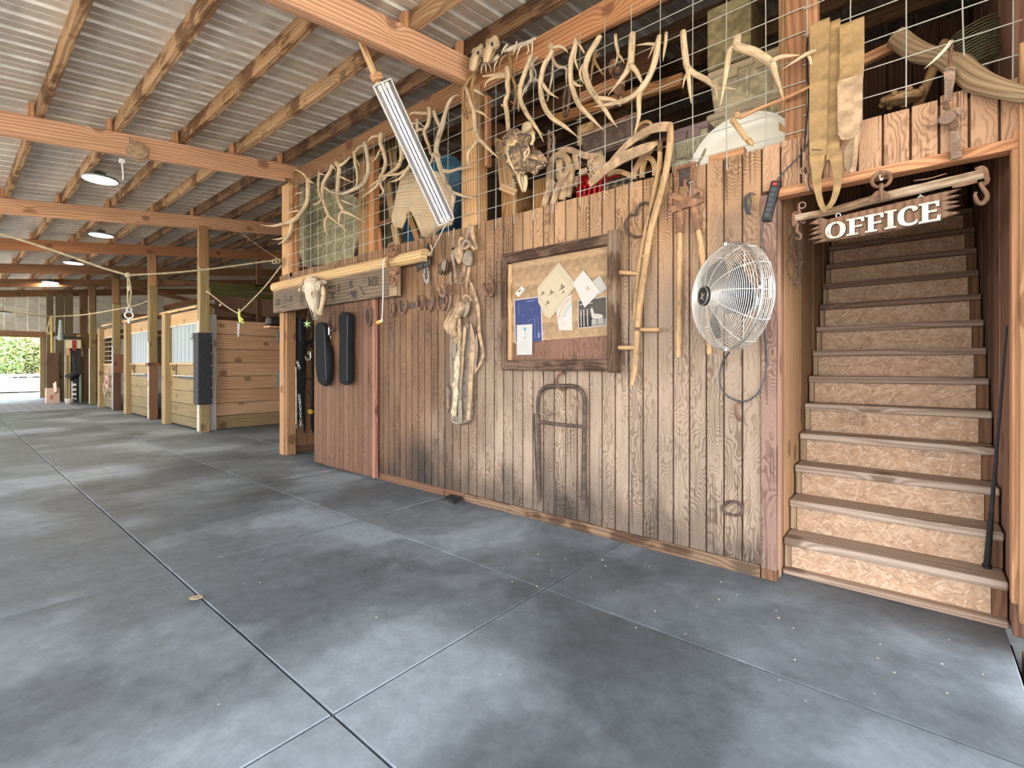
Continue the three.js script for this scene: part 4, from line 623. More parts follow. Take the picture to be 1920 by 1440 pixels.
// ---------- bridles and harness ----------
const links = (pts, n, r, t, mat) => { const c = new THREE.CatmullRomCurve3(pts.map(V)), out = []; for (let i = 0; i < n; i++) { const p = c.getPoint((i + 0.5) / n), T = c.getTangent((i + 0.5) / n), s = i % 2 ? new THREE.Vector3(1, 0, 0) : new THREE.Vector3(0, 0, 1), a = s.addScaledVector(T, -s.dot(T)).normalize(); out.push(ring(p, r * 0.62, t, a, { seg: 10, n: 4, ry: r * 1.15 })); } return out; };
{ const b = thing('bridle', 'black bridle with studded blinkers and a chain, right of the cut log', 'bridle', [2.955,1.736,-3.547]);
  part('blinker', plate([[2.985,2.138,-3.67],[2.985,2.236,-3.537],[2.985,2.201,-3.499],[2.985,2.109,-3.599],[2.985,2.079,-3.646]], WALL - 0.05, 0.012, { bevel: 0.003 }), m.leatherBlack, b);
  part('blinker', plate([[2.985,2.188,-3.552],[2.985,2.212,-3.506],[2.985,2.194,-3.453],[2.985,2.134,-3.446],[2.985,2.104,-3.483],[2.985,2.116,-3.537]], WALL - 0.06, 0.012, { bevel: 0.003, smooth: true }), m.leatherBlack, b);
  part('stud', [[803.5,479],[800,487],[789.5,498.5]].map(([x, y]) => ball([WALL - 0.064, 0, 0], 0.001)).concat([ball([2.919,2.211,-3.477], 0.007, 1, 1, 1, 8), ball([2.919,2.175,-3.504], 0.007, 1, 1, 1, 8), ball([2.919,2.126,-3.581], 0.007, 1, 1, 1, 8)]), m.steel, b);
  part('strap', strap([[2.955,2.334,-3.524],[2.955,2.293,-3.547],[2.955,2.228,-3.517],[2.955,2.194,-3.486]], 0.035, 0.012), m.leatherBlack, b); part('strap', strap([[2.955,2.324,-3.494],[2.955,2.261,-3.471],[2.955,2.204,-3.486]], 0.02), m.leather, b);
  part('strap', strap([[2.955,2.12,-3.532],[2.955,2.017,-3.501],[2.955,1.889,-3.471],[2.955,1.803,-3.448],[2.955,1.722,-3.426]], 0.02), m.leatherDark, b); part('strap', strap([[2.955,2.107,-3.625],[2.955,2.176,-3.57],[2.955,2.193,-3.547]], 0.02), m.leatherGrey, b); part('strap', strap([[2.95,2.12,-3.534],[2.95,2.073,-3.557],[2.95,2.01,-3.534]], 0.016), m.leatherDark, b);
  part('chain', links([[2.945,2.107,-3.558],[2.945,2.049,-3.574],[2.945,1.992,-3.558],[2.945,1.968,-3.528],[2.945,2.007,-3.512],[2.945,2.066,-3.512],[2.945,2.108,-3.528]], 16, 0.011, 0.003), m.steel, b); part('chain', links([[2.945,1.947,-3.512],[2.945,1.891,-3.505],[2.945,1.84,-3.489]], 5, 0.012, 0.003), m.rustPale, b);
}
{ const b = thing('bridle', 'dusty grey bridle with a cupped round blinker and a ring bit', 'bridle', [2.955,1.698,-3.238]);
  const cup = (c, r, mat) => { const g = new THREE.SphereGeometry(r, 14, 8, 0, 6.283, 0, 1.25); g.applyQuaternion(new THREE.Quaternion().setFromUnitVectors(V([0, 1, 0]), V([-0.75, 0.15, -0.6]).normalize())); g.translate(...c); const h = g.clone(), ix = [...h.index.array]; for (let i = 0; i < ix.length; i += 3) [ix[i], ix[i + 1]] = [ix[i + 1], ix[i]]; h.setIndex(ix); h.translate(0.006, 0, 0.004); return [g, h]; };
  part('blinker', [...cup([2.935,2.082,-3.23], 0.062)], m.leatherGrey, b); part('blinker', cup([2.955,2.07,-3.294], 0.066), m.leatherDark, b); part('piping', ring([2.923,2.08,-3.227], 0.056, 0.004, [-0.75, 0.15, -0.6], { seg: 22 }), m.rust, b);
  part('strap', strap([[2.935,2.407,-3.153],[2.935,2.304,-3.16],[2.935,2.23,-3.167],[2.935,2.174,-3.174]], 0.018), m.leatherGrey, b); part('strap', strap([[2.935,2.194,-3.181],[2.935,2.115,-3.16],[2.935,2.018,-3.14],[2.935,1.923,-3.126]], [0.03, 0.034, 0.026, 0.02]), m.leatherGrey, b); part('strap', strap([[2.945,2.371,-3.319],[2.945,2.311,-3.334],[2.945,2.236,-3.319],[2.945,2.162,-3.312]], 0.012), m.leatherDark, b);
  part('strap', strap([[2.945,2.028,-3.206],[2.945,1.957,-3.213],[2.945,1.907,-3.192]], 0.016), m.leatherGrey, b); part('strap', strap([[2.955,1.864,-3.223],[2.955,1.793,-3.223],[2.955,1.718,-3.245],[2.955,1.69,-3.259]], 0.014), m.leatherGrey, b); part('buckle', ball([2.935,2.224,-3.16], 0.018, 1, 0.8, 1, 8), m.black, b);
  part('bit_ring', ring([2.945,1.884,-3.241], 0.036, 0.0055, [-1, 0, 0.25]), m.rust, b); part('bit_ring', ring([2.935,1.885,-3.167], 0.036, 0.0055, [-1, 0, -0.5]), m.rust, b); part('mouthpiece', limb([[2.935,1.84,-3.244],[2.935,1.825,-3.188],[2.935,1.854,-3.14]].map((p) => [...p, 0.006])), m.rust, b);
}
{ const h = thing('harness', 'long dusty leather harness with padded collar and torn lining, tallest thing hanging on the siding', 'harness', [2.945,0.688,-3.049]);
  // headstall above: blinkers, rings, straps
  part('blinker', plate([[2.985,2.209,-3.158],[2.985,2.224,-3.131],[2.985,2.234,-3.077],[2.985,2.201,-3.043],[2.985,2.152,-3.03],[2.985,2.091,-3.063],[2.985,2.081,-3.09],[2.985,2.117,-3.117]], WALL - 0.04, 0.02, { bevel: 0.006, smooth: true }), m.leather, h);
  part('blinker', plate([[2.985,2.115,-3.03],[2.985,2.182,-2.984],[2.985,2.165,-2.932],[2.985,2.108,-2.919],[2.985,2.046,-2.932],[2.985,2.053,-2.984],[2.985,2.081,-3.023]], WALL - 0.045, 0.022, { bevel: 0.006, smooth: true }), m.leatherGrey, h);
  part('strap', strap([[2.925,2.402,-2.943],[2.925,2.35,-2.956],[2.925,2.294,-2.976],[2.925,2.237,-2.989]], 0.026), m.leatherGrey, h); part('strap', strap([[2.925,2.388,-2.918],[2.925,2.306,-2.911],[2.925,2.247,-2.886],[2.925,2.171,-2.861]], [0.03, 0.04, 0.03, 0.024]), m.leather, h); part('strap', strap([[2.915,2.288,-3.005],[2.915,2.291,-3.051],[2.915,2.237,-3.058],[2.915,2.198,-2.991],[2.915,2.215,-2.927],[2.915,2.171,-2.876]], 0.024, 0.008), m.leather, h); part('strap', strap([[2.91,2.22,-3.019],[2.91,2.261,-2.986],[2.91,2.244,-2.941],[2.91,2.203,-2.909]], 0.02, 0.008), m.leatherGrey, h);
  part('strap', strap([[2.935,2.067,-3.012],[2.935,2.013,-3.025],[2.935,1.968,-3.032]], 0.022), m.leatherGrey, h); part('strap', strap([[2.935,2.041,-2.96],[2.935,1.952,-2.979],[2.935,1.872,-2.999]], 0.03), m.leather, h); part('strap', strap([[2.955,2.014,-3.079],[2.955,1.944,-3.086],[2.955,1.848,-3.066],[2.955,1.796,-3.052]], 0.018), m.rustPale, h);
  part('ring', ring([2.925,1.949,-3.041], 0.042, 0.006, [-1, 0, 0.4], { arc: 4.4, start: 2.2 }), m.rustPale, h); part('ring', ring([2.925,1.94,-2.924], 0.034, 0.005, [-1, 0, -0.6]), m.rust, h); part('loop', limb([[2.925,1.772,-3.028],[2.925,1.797,-3.002],[2.925,1.779,-2.95],[2.925,1.744,-2.924]].map((p) => [...p, 0.009])), m.leather, h);
  // collar pads
  part('pad', plate([[2.985,1.774,-3.083],[2.985,1.695,-3.158],[2.985,1.605,-3.249],[2.985,1.548,-3.27],[2.985,1.499,-3.242],[2.985,1.468,-3.193],[2.985,1.524,-3.172],[2.985,1.571,-3.158],[2.985,1.643,-3.104]], WALL - 0.03, 0.045, { bevel: 0.016, smooth: true }), m.leather, h);
  part('pad', plate([[2.985,1.752,-3.043],[2.985,1.702,-3.01],[2.985,1.63,-3.05],[2.985,1.586,-3.09],[2.985,1.539,-3.104],[2.985,1.454,-3.083],[2.985,1.437,-3.138],[2.985,1.496,-3.179],[2.985,1.543,-3.179],[2.985,1.589,-3.145],[2.985,1.634,-3.104],[2.985,1.697,-3.07]], WALL - 0.03, 0.07, { bevel: 0.02, smooth: true }), m.leather, h);
  part('pad', roughen(ball([2.935,1.424,-3.105], 0.042, 0.8, 1.1, 1.1), 0.006, 40), m.leather, h);
  part('shade_strap', strap([[2.935,1.741,-2.979],[2.935,1.677,-2.986],[2.935,1.615,-3.025]], [0.04, 0.05, 0.03], 0.012), m.leatherGrey, h);
  // body: heavy folds hanging side by side
  part('body', roughen(plate([[2.985,1.44,-3.214],[2.985,1.446,-3.131],[2.985,1.537,-3.063],[2.985,1.562,-3.01],[2.985,1.458,-2.958],[2.985,1.401,-2.913],[2.985,1.291,-2.906],[2.985,1.172,-2.926],[2.985,0.987,-2.951],[2.985,0.718,-2.971],[2.985,0.681,-3.09],[2.985,0.682,-3.2],[2.985,0.834,-3.221],[2.985,1.123,-3.228]], WALL - 0.004, 0.03, { bevel: 0.012, smooth: true }), 0.003, 30), m.leatherGrey, h);
  const fold = (pts, f, mat) => part('fold', roughen(limb(pts, { n: 10, flat: f, hint: [-1, 0, 0], seg: 26 }), 0.004, 16), mat, h);
  fold([[2.955,1.457,-3.202,0.01],[2.955,1.314,-3.202,0.014],[2.955,1.123,-3.196,0.015],[2.955,0.933,-3.182,0.015],[2.955,0.696,-3.175,0.015]], 0.8, m.leatherGrey);
  fold([[2.925,1.434,-3.129,0.014],[2.925,1.288,-3.115,0.017],[2.925,1.125,-3.108,0.012],[2.925,0.938,-3.102,0.012],[2.925,0.705,-3.095,0.014]], 0.8, m.leatherGrey);
  fold([[2.91,1.403,-3.059,0.02],[2.91,1.287,-3.052,0.026],[2.91,1.125,-3.052,0.025],[2.91,0.917,-3.052,0.024],[2.91,0.701,-3.046,0.025]], 0.7, m.leatherGrey);
  fold([[2.915,1.529,-2.991,0.012],[2.915,1.401,-3.005,0.018],[2.915,1.287,-3.024,0.02],[2.915,1.172,-3.031,0.017],[2.915,1.033,-3.044,0.014]], 0.7, m.leather);
  fold([[2.955,1.558,-2.967,0.006],[2.951,1.483,-2.943,0.018],[2.946,1.4,-2.926,0.03],[2.942,1.29,-2.928,0.032],[2.938,1.172,-2.937,0.03],[2.934,1.012,-2.945,0.025],[2.929,0.852,-2.954,0.023],[2.925,0.728,-2.963,0.021]], 0.5, m.leather);
  fold([[2.95,1.463,-2.891,0.004],[2.95,1.376,-2.885,0.012],[2.95,1.272,-2.891,0.014],[2.95,1.126,-2.91,0.01]], 0.6, m.leatherGrey);
  part('lining', roughen(plate([[2.985,1.321,-3.037],[2.985,1.325,-3.017],[2.985,1.171,-3.023],[2.985,1.097,-3.03],[2.985,1.022,-3.043],[2.985,0.947,-3.037],[2.985,0.843,-3.057],[2.985,0.758,-3.063],[2.985,0.746,-3.104],[2.985,0.783,-3.124],[2.985,0.878,-3.104],[2.985,0.954,-3.09],[2.985,1.029,-3.117],[2.985,1.068,-3.083],[2.985,1.171,-3.09],[2.985,1.275,-3.07]], WALL - 0.1, 0.012, { bevel: 0.004 }), 0.003, 60), M('#cdb898', { map: T.hide, rough: 0.9 }), h);
  part('lining', roughen(plate([[2.985,1.603,-3.057],[2.985,1.592,-3.03],[2.985,1.405,-3.03],[2.985,1.335,-3.043],[2.985,1.406,-3.057],[2.985,1.524,-3.07]], WALL - 0.075, 0.014, { bevel: 0.004 }), 0.003, 60), m.leather, h);
  part('torn_edge', roughen(plate([[2.985,1.017,-3.228],[2.985,0.999,-3.193],[2.985,0.812,-3.193],[2.985,0.763,-3.214],[2.985,0.858,-3.228]], WALL - 0.06, 0.012, { bevel: 0.004 }), 0.004, 70), m.rustPale, h);
  part('hem', [limb([[2.935,0.699,-3.167,0.014],[2.935,0.689,-3.112,0.014],[2.935,0.698,-3.052,0.016],[2.935,0.722,-2.973,0.018]].map((p) => p), { n: 8 })], m.leatherGrey, h);
  part('belt', strap([[2.95,1.955,-2.981],[2.95,1.834,-2.923],[2.95,1.693,-2.872],[2.95,1.579,-2.86],[2.95,1.465,-2.854],[2.95,1.352,-2.822],[2.95,1.289,-2.81],[2.95,1.226,-2.835],[2.95,1.117,-2.917]], [0.02, 0.026, 0.034, 0.034, 0.034, 0.03, 0.03, 0.026, 0.012], 0.006), m.leather, h);
  part('thong', rope([[2.965,1.573,-2.983],[2.965,1.472,-2.983],[2.965,1.402,-2.964]], 0.004, { n: 5 }), m.leatherDark, h);
}
// ---------- bridles inside the door, on the end wall ----------
{ const Z = -6.5, L = (pts, r, n) => pts; const g = thing('rein_bundle', 'thick bundle of black reins and lead chains just inside the sliding door', 'reins', [3.171,0.358,-6.5]);
  const str = (a, w, mt, nm = 'rein') => part(nm, sweep(a, w, { hint: [0, 0, 1], profile: RECT(0.35) }), mt, g);
  str([[3.141,1.837,-6.5], [3.134,1.524,-6.5], [3.119,1.161,-6.5], [3.09,0.98,-6.5], [3.082,0.908,-6.5]], 0.02, m.leatherBlack); str([[3.158,1.843,-6.46], [3.158,1.451,-6.46], [3.158,0.943,-6.46], [3.158,0.435,-6.46]], 0.035, m.leatherBlack); str([[3.193,1.83,-6.44], [3.193,1.379,-6.44], [3.186,0.87,-6.44], [3.178,0.508,-6.44]], 0.03, m.leatherBlack); str([[3.109,1.812,-6.48], [3.117,1.45,-6.48], [3.139,0.943,-6.48], [3.131,0.581,-6.48]], 0.022, m.leatherDark); str([[3.238,1.82,-6.47], [3.238,1.234,-6.47], [3.23,0.794,-6.47], [3.238,0.266,-6.47]], 0.012, m.leatherBlack);
  str([[3.158,1.834,-6.43], [3.158,1.523,-6.43]], 0.012, m.cord); str([[3.078,1.161,-6.46], [3.056,1.09,-6.46], [3.071,0.982,-6.46], [3.092,0.931,-6.46]], 0.01, m.leatherBlack);
  part('lead_rope', rope([[3.095,1.176,-6.42], [3.099,0.802,-6.42], [3.099,0.4,-6.42]], 0.012), m.rope, g);
  part('snap', [ring([3.095,0.372,-6.42], 0.016, 0.005, [0, 0, 1]), ring([3.168,0.387,-6.42], 0.02, 0.006, [0, 0, 1])], m.steel, g); part('chain', [...links([[3.134,0.801,-6.41], [3.149,0.656,-6.41], [3.156,0.381,-6.41]], 12, 0.022, 0.005), ...links([[3.112,1.247,-6.41], [3.141,1.161,-6.41]], 5, 0.022, 0.005)], m.steel, g);
  part('hook', box([[3.121,1.873,-6.52][0], 2.0, -6.54].map((v, i) => v), [[3.271,1.885,-6.52][0], 2.03, -6.48]), m.iron, g);
}
{ const g = thing('bridle', 'dark bridle with a bright curb bit hanging at the back of the door gap', 'bridle', [3.322,0.641,-6.5]);
  const str = (a, w, mt) => part('strap', sweep(a, w, { hint: [0, 0, 1], profile: RECT(0.3) }), mt, g);
  str([[3.299,1.767,-6.5], [3.291,1.604,-6.5], [3.283,1.382,-6.5], [3.299,1.323,-6.5]], 0.016, m.leatherDark); str([[3.245,1.661,-6.5], [3.353,1.682,-6.5]], 0.014, m.leatherDark); str([[3.381,1.742,-6.48], [3.373,1.592,-6.48], [3.327,1.494,-6.48], [3.389,1.421,-6.48]], 0.016, m.leatherBlack); str([[3.355,1.346,-6.49], [3.363,1.086,-6.49], [3.347,0.788,-6.49], [3.34,0.581,-6.49]], 0.014, m.leatherDark); str([[3.24,0.94,-6.49], [3.286,1.013,-6.49], [3.347,0.997,-6.49], [3.378,0.862,-6.49], [3.355,0.699,-6.49]], 0.016, m.leatherDark); str([[3.271,1.47,-6.49], [3.317,1.531,-6.49], [3.41,1.52,-6.49]], 0.02, m.leatherBlack);
  part('bit', [limb([[3.235,1.322,-6.45], [3.266,1.271,-6.45], [3.311,1.293,-6.45], [3.311,1.382,-6.45]].map((p) => [...p, 0.012])), ring([3.296,1.367,-6.45], 0.022, 0.006, [0, 0.2, 1])], m.chrome, g);
  part('hook', limb([[3.342,1.802,-6.54], [3.306,1.796,-6.47]].map((p) => [...p, 0.012])), m.iron, g);
}
solo('crupper_strap', [sweep([[3.383,1.77,-6.44], [3.399,1.532,-6.44], [3.383,1.16,-6.44], [3.391,0.788,-6.44], [3.368,0.344,-6.44], [3.415,0.25,-6.44]], 0.05, { hint: [0, 0, 1], profile: RECT(0.3) }), sweep([[3.363,1.175,-6.46], [3.394,1.265,-6.46], [3.425,1.16,-6.46], [3.41,1.041,-6.46]], 0.02, { hint: [0, 0, 1], profile: RECT(0.4) })], m.leatherBlack, 'wide black strap in the deepest shade of the door gap', 'strap');
{ const g = thing('rubber_ball', 'small yellow ball caught on a string in the door gap', 'ball', [3.293,0.523,-6.4]); part('ball', roughen(ball([3.293,0.56,-6.4], 0.036, 1.1, 1, 1), 0.004, 40), M('#d9a422', { rough: 0.6 }), g); part('string', rope([[3.235,0.534,-6.42], [3.273,0.571,-6.36], [3.371,0.648,-6.3]], 0.003), m.cord, g); }

// ---------- over the stairs: office sign, singletree, straps, trap ----------
{ const y = thing('singletree', 'weathered wooden singletree with iron hooks hanging above the office sign', 'singletree', [2.945,2.003,-0.131]), X = 0.05;
  part('bar', roughen(limb([[2.935,1.975,-0.51,0.018],[2.935,1.978,-0.346,0.021],[2.935,2.002,-0.149,0.024],[2.935,2.015,0.035,0.023],[2.935,2.027,0.207,0.021]], { n: 10, flat: 0.8, seg: 30 }), 0.002, 30), stained('#b09a80'), y);
  part('splinter', limb([[2.905,2.046,-0.027,0.002],[2.905,2.042,0.025,0.003],[2.905,2.05,0.088,0.002]]), m.rustRed, y);
  part('band', plate([[2.985,1.982,-0.191],[2.985,2.01,-0.183],[2.985,2.03,-0.166],[2.985,2.034,-0.149],[2.985,2.024,-0.13],[2.985,2,-0.116],[2.985,1.983,-0.11]], WALL - 0.075, 0.006, { bevel: 0.001 }), m.rust, y); part('spike', limb([[2.89,2.057,-0.144,0.008],[2.89,2.03,-0.144,0.008],[2.89,1.976,-0.144,0.003]]), m.rust, y);
  part('eye_ring', ring([2.925,2.086,-0.146], 0.036, 0.0085, [-1, 0, 0.15]), m.rust, y); part('screw_hook', limb([[2.93,2.127,-0.15,0.003],[2.93,2.104,-0.152,0.004],[2.93,2.085,-0.146,0.004],[2.93,2.096,-0.14,0.003]]), m.steel, y);
  part('end_cap', sweep([[2.935,2.05,0.182],[2.935,2.054,0.202],[2.935,2.039,0.214],[2.935,2.015,0.217],[2.935,1.996,0.22],[2.935,1.983,0.214],[2.935,1.984,0.202]], 0.0085, { hint: [-1, 0, 0], profile: RECT(0.4) }), m.rust, y); part('end_cap', sweep([[2.935,1.998,-0.497],[2.935,1.998,-0.51],[2.935,1.967,-0.512],[2.935,1.933,-0.51]], 0.012, { hint: [-1, 0, 0], profile: RECT(0.4) }), m.rust, y);
  part('strap_plate', sweep([[2.935,1.995,0.107],[2.935,1.996,0.151],[2.935,2.001,0.188]], 0.008, { hint: [-1, 0, 0], profile: RECT(0.5) }), m.rust, y);
  part('hook', limb([[2.925,1.989,0.196,0.007],[2.925,1.964,0.205,0.008],[2.925,1.931,0.218,0.009],[2.925,1.911,0.216,0.01],[2.925,1.897,0.203,0.011],[2.925,1.902,0.191,0.009],[2.925,1.923,0.183,0.008],[2.925,1.942,0.181,0.006],[2.925,1.95,0.186,0.005]]), m.rust, y); part('hook', limb([[2.925,1.939,-0.496,0.006],[2.925,1.901,-0.501,0.007],[2.925,1.878,-0.483,0.007],[2.925,1.856,-0.488,0.006],[2.925,1.868,-0.506,0.005]], { n: 6 }), m.rust, y);
}
{ const s = thing('office_sign', 'carved wooden OFFICE sign with raised white letters and split ends', 'sign', [2.945,1.823,-0.131]), X = WALL - 0.04;
  const P = [[2.985,1.929,-0.447],[2.985,1.953,-0.396],[2.985,1.935,-0.361],[2.985,1.948,-0.261],[2.985,1.962,-0.071],[2.985,1.974,0.078],[2.985,1.976,0.136],[2.985,1.954,0.082],[2.985,1.949,0.136],[2.985,1.932,0.078],[2.985,1.921,0.132],[2.985,1.911,0.085],[2.985,1.902,0.136],[2.985,1.888,0.078],[2.985,1.87,0.134],[2.985,1.844,0.026],[2.985,1.829,-0.132],[2.985,1.825,-0.279],[2.985,1.825,-0.432],[2.985,1.841,-0.379],[2.985,1.845,-0.454],[2.985,1.868,-0.387],[2.985,1.87,-0.451],[2.985,1.894,-0.396],[2.985,1.893,-0.449],[2.985,1.914,-0.398]];
  part('board', roughen(plate(P, X, 0.03, { bevel: 0.004 }), 0.0012, 60), lumber('#7d604a', { bs: 0.004 }), s);
  const font = await new FontLoader().loadAsync('fonts/droid/droid_serif_bold.typeface.json'), b0 = [2.945,1.832,-0.372], b1 = [2.945,1.847,0.068], h0 = 0.079;
  const geos = [...'OFFICE'].map((ch) => { const g = new TextGeometry(ch, { font, size: h0, depth: 0.009, curveSegments: 8, bevelEnabled: true, bevelThickness: 0.003, bevelSize: 0.0025, bevelOffset: -0.001, bevelSegments: 2 }); g.computeBoundingBox(); return g; });
  const widths = geos.map((g) => g.boundingBox.max.x - g.boundingBox.min.x), total = widths.reduce((a, b) => a + b, 0), L = b1[2] - b0[2], sx = 1.12, gap = (L - total * sx) / 5, slope = (b1[1] - b0[1]) / L; let z = b0[2];
  const white = M('#eae4da', { map: T.bone, rough: 0.7 }), under = M('#3c2e22', { rough: 0.8 });
  geos.forEach((g, i) => {
    g.translate(-g.boundingBox.min.x, 0, 0); g.scale(sx, 1 + 0.12 * i / 5, 1);
    const mt = new THREE.Matrix4().set(0, 0, -1, X - 0.03, slope, 1, 0, b0[1] + slope * (z - b0[2]), 1, 0, 0, z, 0, 0, 0, 1);
    const l = part('letter', metreUV(g.clone().applyMatrix4(mt)), white, s); const sh = g.clone(); sh.translate(0.004, -0.004, -0.005); part('letter_edge', metreUV(sh.applyMatrix4(mt)), under, l); z += widths[i] * sx + gap;
  });
  part('eye_screw', [ring([2.93,1.95,-0.319], 0.0095, 0.003, [-1, 0, 0.2]), limb([[2.935,1.968,-0.321,0.003],[2.935,1.957,-0.319,0.003]]), limb([[2.935,1.935,-0.321,0.003],[2.935,1.914,-0.321,0.003]])], m.steel, s); part('eye_screw', [ring([2.93,1.967,-0.001], 0.0095, 0.003, [-1, 0, 0.2]), limb([[2.935,1.986,-0.003,0.002],[2.935,1.974,-0.002,0.002]]), limb([[2.935,1.951,-0.001,0.002],[2.935,1.932,-0.001,0.002]])], m.steel, s);
}
{ const g = thing('harness_strap', 'two broad tan leather traces hanging folded in loops left of the header boards', 'strap', [2.925,1.984,-0.344]), S = (pts, w, t, mt = m.burlap) => part('trace', strap(pts, w, t), mt, g);
  S([[2.915,2.958,-0.396],[2.915,2.795,-0.398],[2.915,2.576,-0.401],[2.915,2.358,-0.403],[2.915,2.265,-0.403]], [0.086, 0.084, 0.082, 0.08, 0.07], 0.008); S([[2.925,2.937,-0.34],[2.925,2.775,-0.34],[2.925,2.559,-0.34],[2.925,2.369,-0.34],[2.925,2.24,-0.342]], [0.062, 0.06, 0.06, 0.058, 0.055], 0.008);
  S([[2.915,2.282,-0.408],[2.915,2.222,-0.408],[2.915,2.14,-0.408],[2.915,2.07,-0.401],[2.915,2.015,-0.389],[2.915,1.987,-0.375],[2.915,1.981,-0.368]], [0.075, 0.055, 0.038, 0.028, 0.026, 0.024, 0.02], 0.008); S([[2.925,2.264,-0.331],[2.925,2.216,-0.324],[2.925,2.148,-0.32],[2.925,2.074,-0.326],[2.925,2.019,-0.344],[2.925,1.991,-0.365]], [0.06, 0.05, 0.038, 0.03, 0.026, 0.024], 0.008); S([[2.935,2.258,-0.375],[2.935,2.202,-0.392],[2.935,2.13,-0.401],[2.935,2.066,-0.399],[2.935,2.016,-0.385]], [0.014, 0.014, 0.014, 0.014, 0.014], 0.008);
  S([[2.905,2.89,-0.26],[2.905,2.732,-0.26],[2.905,2.628,-0.262],[2.905,2.602,-0.265]], [0.1, 0.1, 0.1, 0.102], 0.01); S([[2.895,2.609,-0.266],[2.895,2.52,-0.268],[2.895,2.415,-0.268],[2.895,2.338,-0.274],[2.895,2.308,-0.281]], [0.105, 0.1, 0.1, 0.085, 0.045], 0.008, m.leather);
  S([[2.915,2.618,-0.227],[2.915,2.461,-0.227],[2.915,2.371,-0.231],[2.915,2.306,-0.248],[2.915,2.263,-0.263],[2.915,2.223,-0.272],[2.915,2.186,-0.272],[2.915,2.152,-0.265]], [0.02, 0.02, 0.022, 0.035, 0.05, 0.044, 0.034, 0.02], 0.007, m.leather); S([[2.9,2.355,-0.238],[2.9,2.265,-0.243],[2.9,2.2,-0.247],[2.9,2.16,-0.253],[2.9,2.145,-0.264]], [0.012, 0.018, 0.02, 0.02, 0.016], 0.007, m.leather);
  part('nail', limb([[2.905,2.307,-0.43,0.002],[2.905,2.292,-0.385,0.002]]), m.iron, g);
}
{ const t = thing('steel_trap', 'rusty steel trap on a chain hanging over the header boards', 'trap', [2.955,2.126,0.106]);
  part('chain', links([[2.925,2.644,0.101],[2.925,2.602,0.103],[2.925,2.573,0.1],[2.925,2.54,0.098]], 9, 0.011, 0.0032), m.rust, t); part('spring', sweep([[2.945,2.535,0.097],[2.945,2.482,0.099],[2.945,2.423,0.095],[2.945,2.387,0.093]], [0.02, 0.018, 0.014, 0.012], { hint: [-1, 0, 0], profile: RECT(0.3) }), m.rustPale, t); part('spring_top', limb([[2.935,2.528,0.08,0.005],[2.935,2.533,0.098,0.006],[2.935,2.518,0.118,0.005]]), m.rustPale, t);
  part('spring', sweep([[2.955,2.294,0.11],[2.955,2.239,0.117],[2.955,2.178,0.118],[2.955,2.122,0.122]], [0.014, 0.016, 0.017, 0.018], { hint: [-1, 0, 0], profile: RECT(0.3) }), m.rustPale, t);
  part('jaw', [limb([[2.935,2.384,0.091,0.004],[2.935,2.345,0.098,0.005],[2.935,2.287,0.107,0.005]]), limb([[2.925,2.373,0.084,0.003],[2.925,2.326,0.094,0.004],[2.925,2.261,0.116,0.004]])], m.rust, t); part('pan', lathe([[0, 0.006], [0.03, 0.006], [0.033, 0], [0, 0]], [2.925,2.305,0.091], [-1, 0.1, -0.2], 16), m.rustPale, t);
  part('pan_plate', plate([[2.985,2.347,0.118],[2.985,2.344,0.139],[2.985,2.324,0.143],[2.985,2.308,0.132],[2.985,2.322,0.118]], WALL - 0.04, 0.006, { bevel: 0.001 }), m.rustPale, t); part('dog', bar([2.935,2.294,0.025], [2.935,2.309,0.077], 0.016, 0.008), m.rustPale, t); part('stud', [ball([2.925,2.375,0.076], 0.008, 1, 1, 1, 8), ball([2.925,2.355,0.085], 0.012, 1, 1, 1, 8), ball([2.93,2.265,0.11], 0.02, 0.6, 1, 1, 10)], m.rust, t);
}
{ const w = thing('whip', 'slim black riding whip standing on the stairs against the right jamb', 'whip', [3.281,0.206,0.244]), b = [3.292,0.208,0.245], t = [3.05,1.369,0.291];
  const at = (k) => V(b).lerp(V(t), k);
  part('shaft', sweep([at(0.2), at(0.6), at(1)], [0.009, 0.006, 0.004], { n: 8 }), m.rubber, w); part('handle', sweep(Array.from({ length: 40 }, (_, i) => at(0.012 + i * 0.006)), Array.from({ length: 40 }, (_, i) => (i % 2 ? 0.0145 : 0.0125) - i * 0.00008), { n: 8, smooth: false }), m.black, w); part('cap', sweep([at(0), at(0.014)], 0.018, { n: 10, smooth: false }), m.black, w);
}
{ const g = thing('twine', 'tangle of dry baling twine hanging on the inner stair jamb', 'twine', [3.1,1.611,-0.523]), out = [];
  for (let k = 0; k < 16; k++) { const pts = []; let x = 1496 + rr(-4, 6), y = 402 + rr(0, 40); const n = 7; for (let i = 0; i < n; i++) { pts.push(null); } const p0 = V([3.08,2.022,-0.517]), p1 = V([3.08,1.609,-0.527]); out.push(rope(Array.from({ length: n }, (_, i) => p0.clone().lerp(p1, clamp(i / (n - 1) * rr(0.7, 1.05))).add(V([rr(-0.03, 0.02), rr(-0.04, 0.04), rr(-0.025, 0.03) - (k % 5 === 0 ? 0.03 : 0)]))), 0.0016, { n: 4 })); }
  part('strand', out, m.leatherDark, g); g.userData.kind = 'stuff';
}
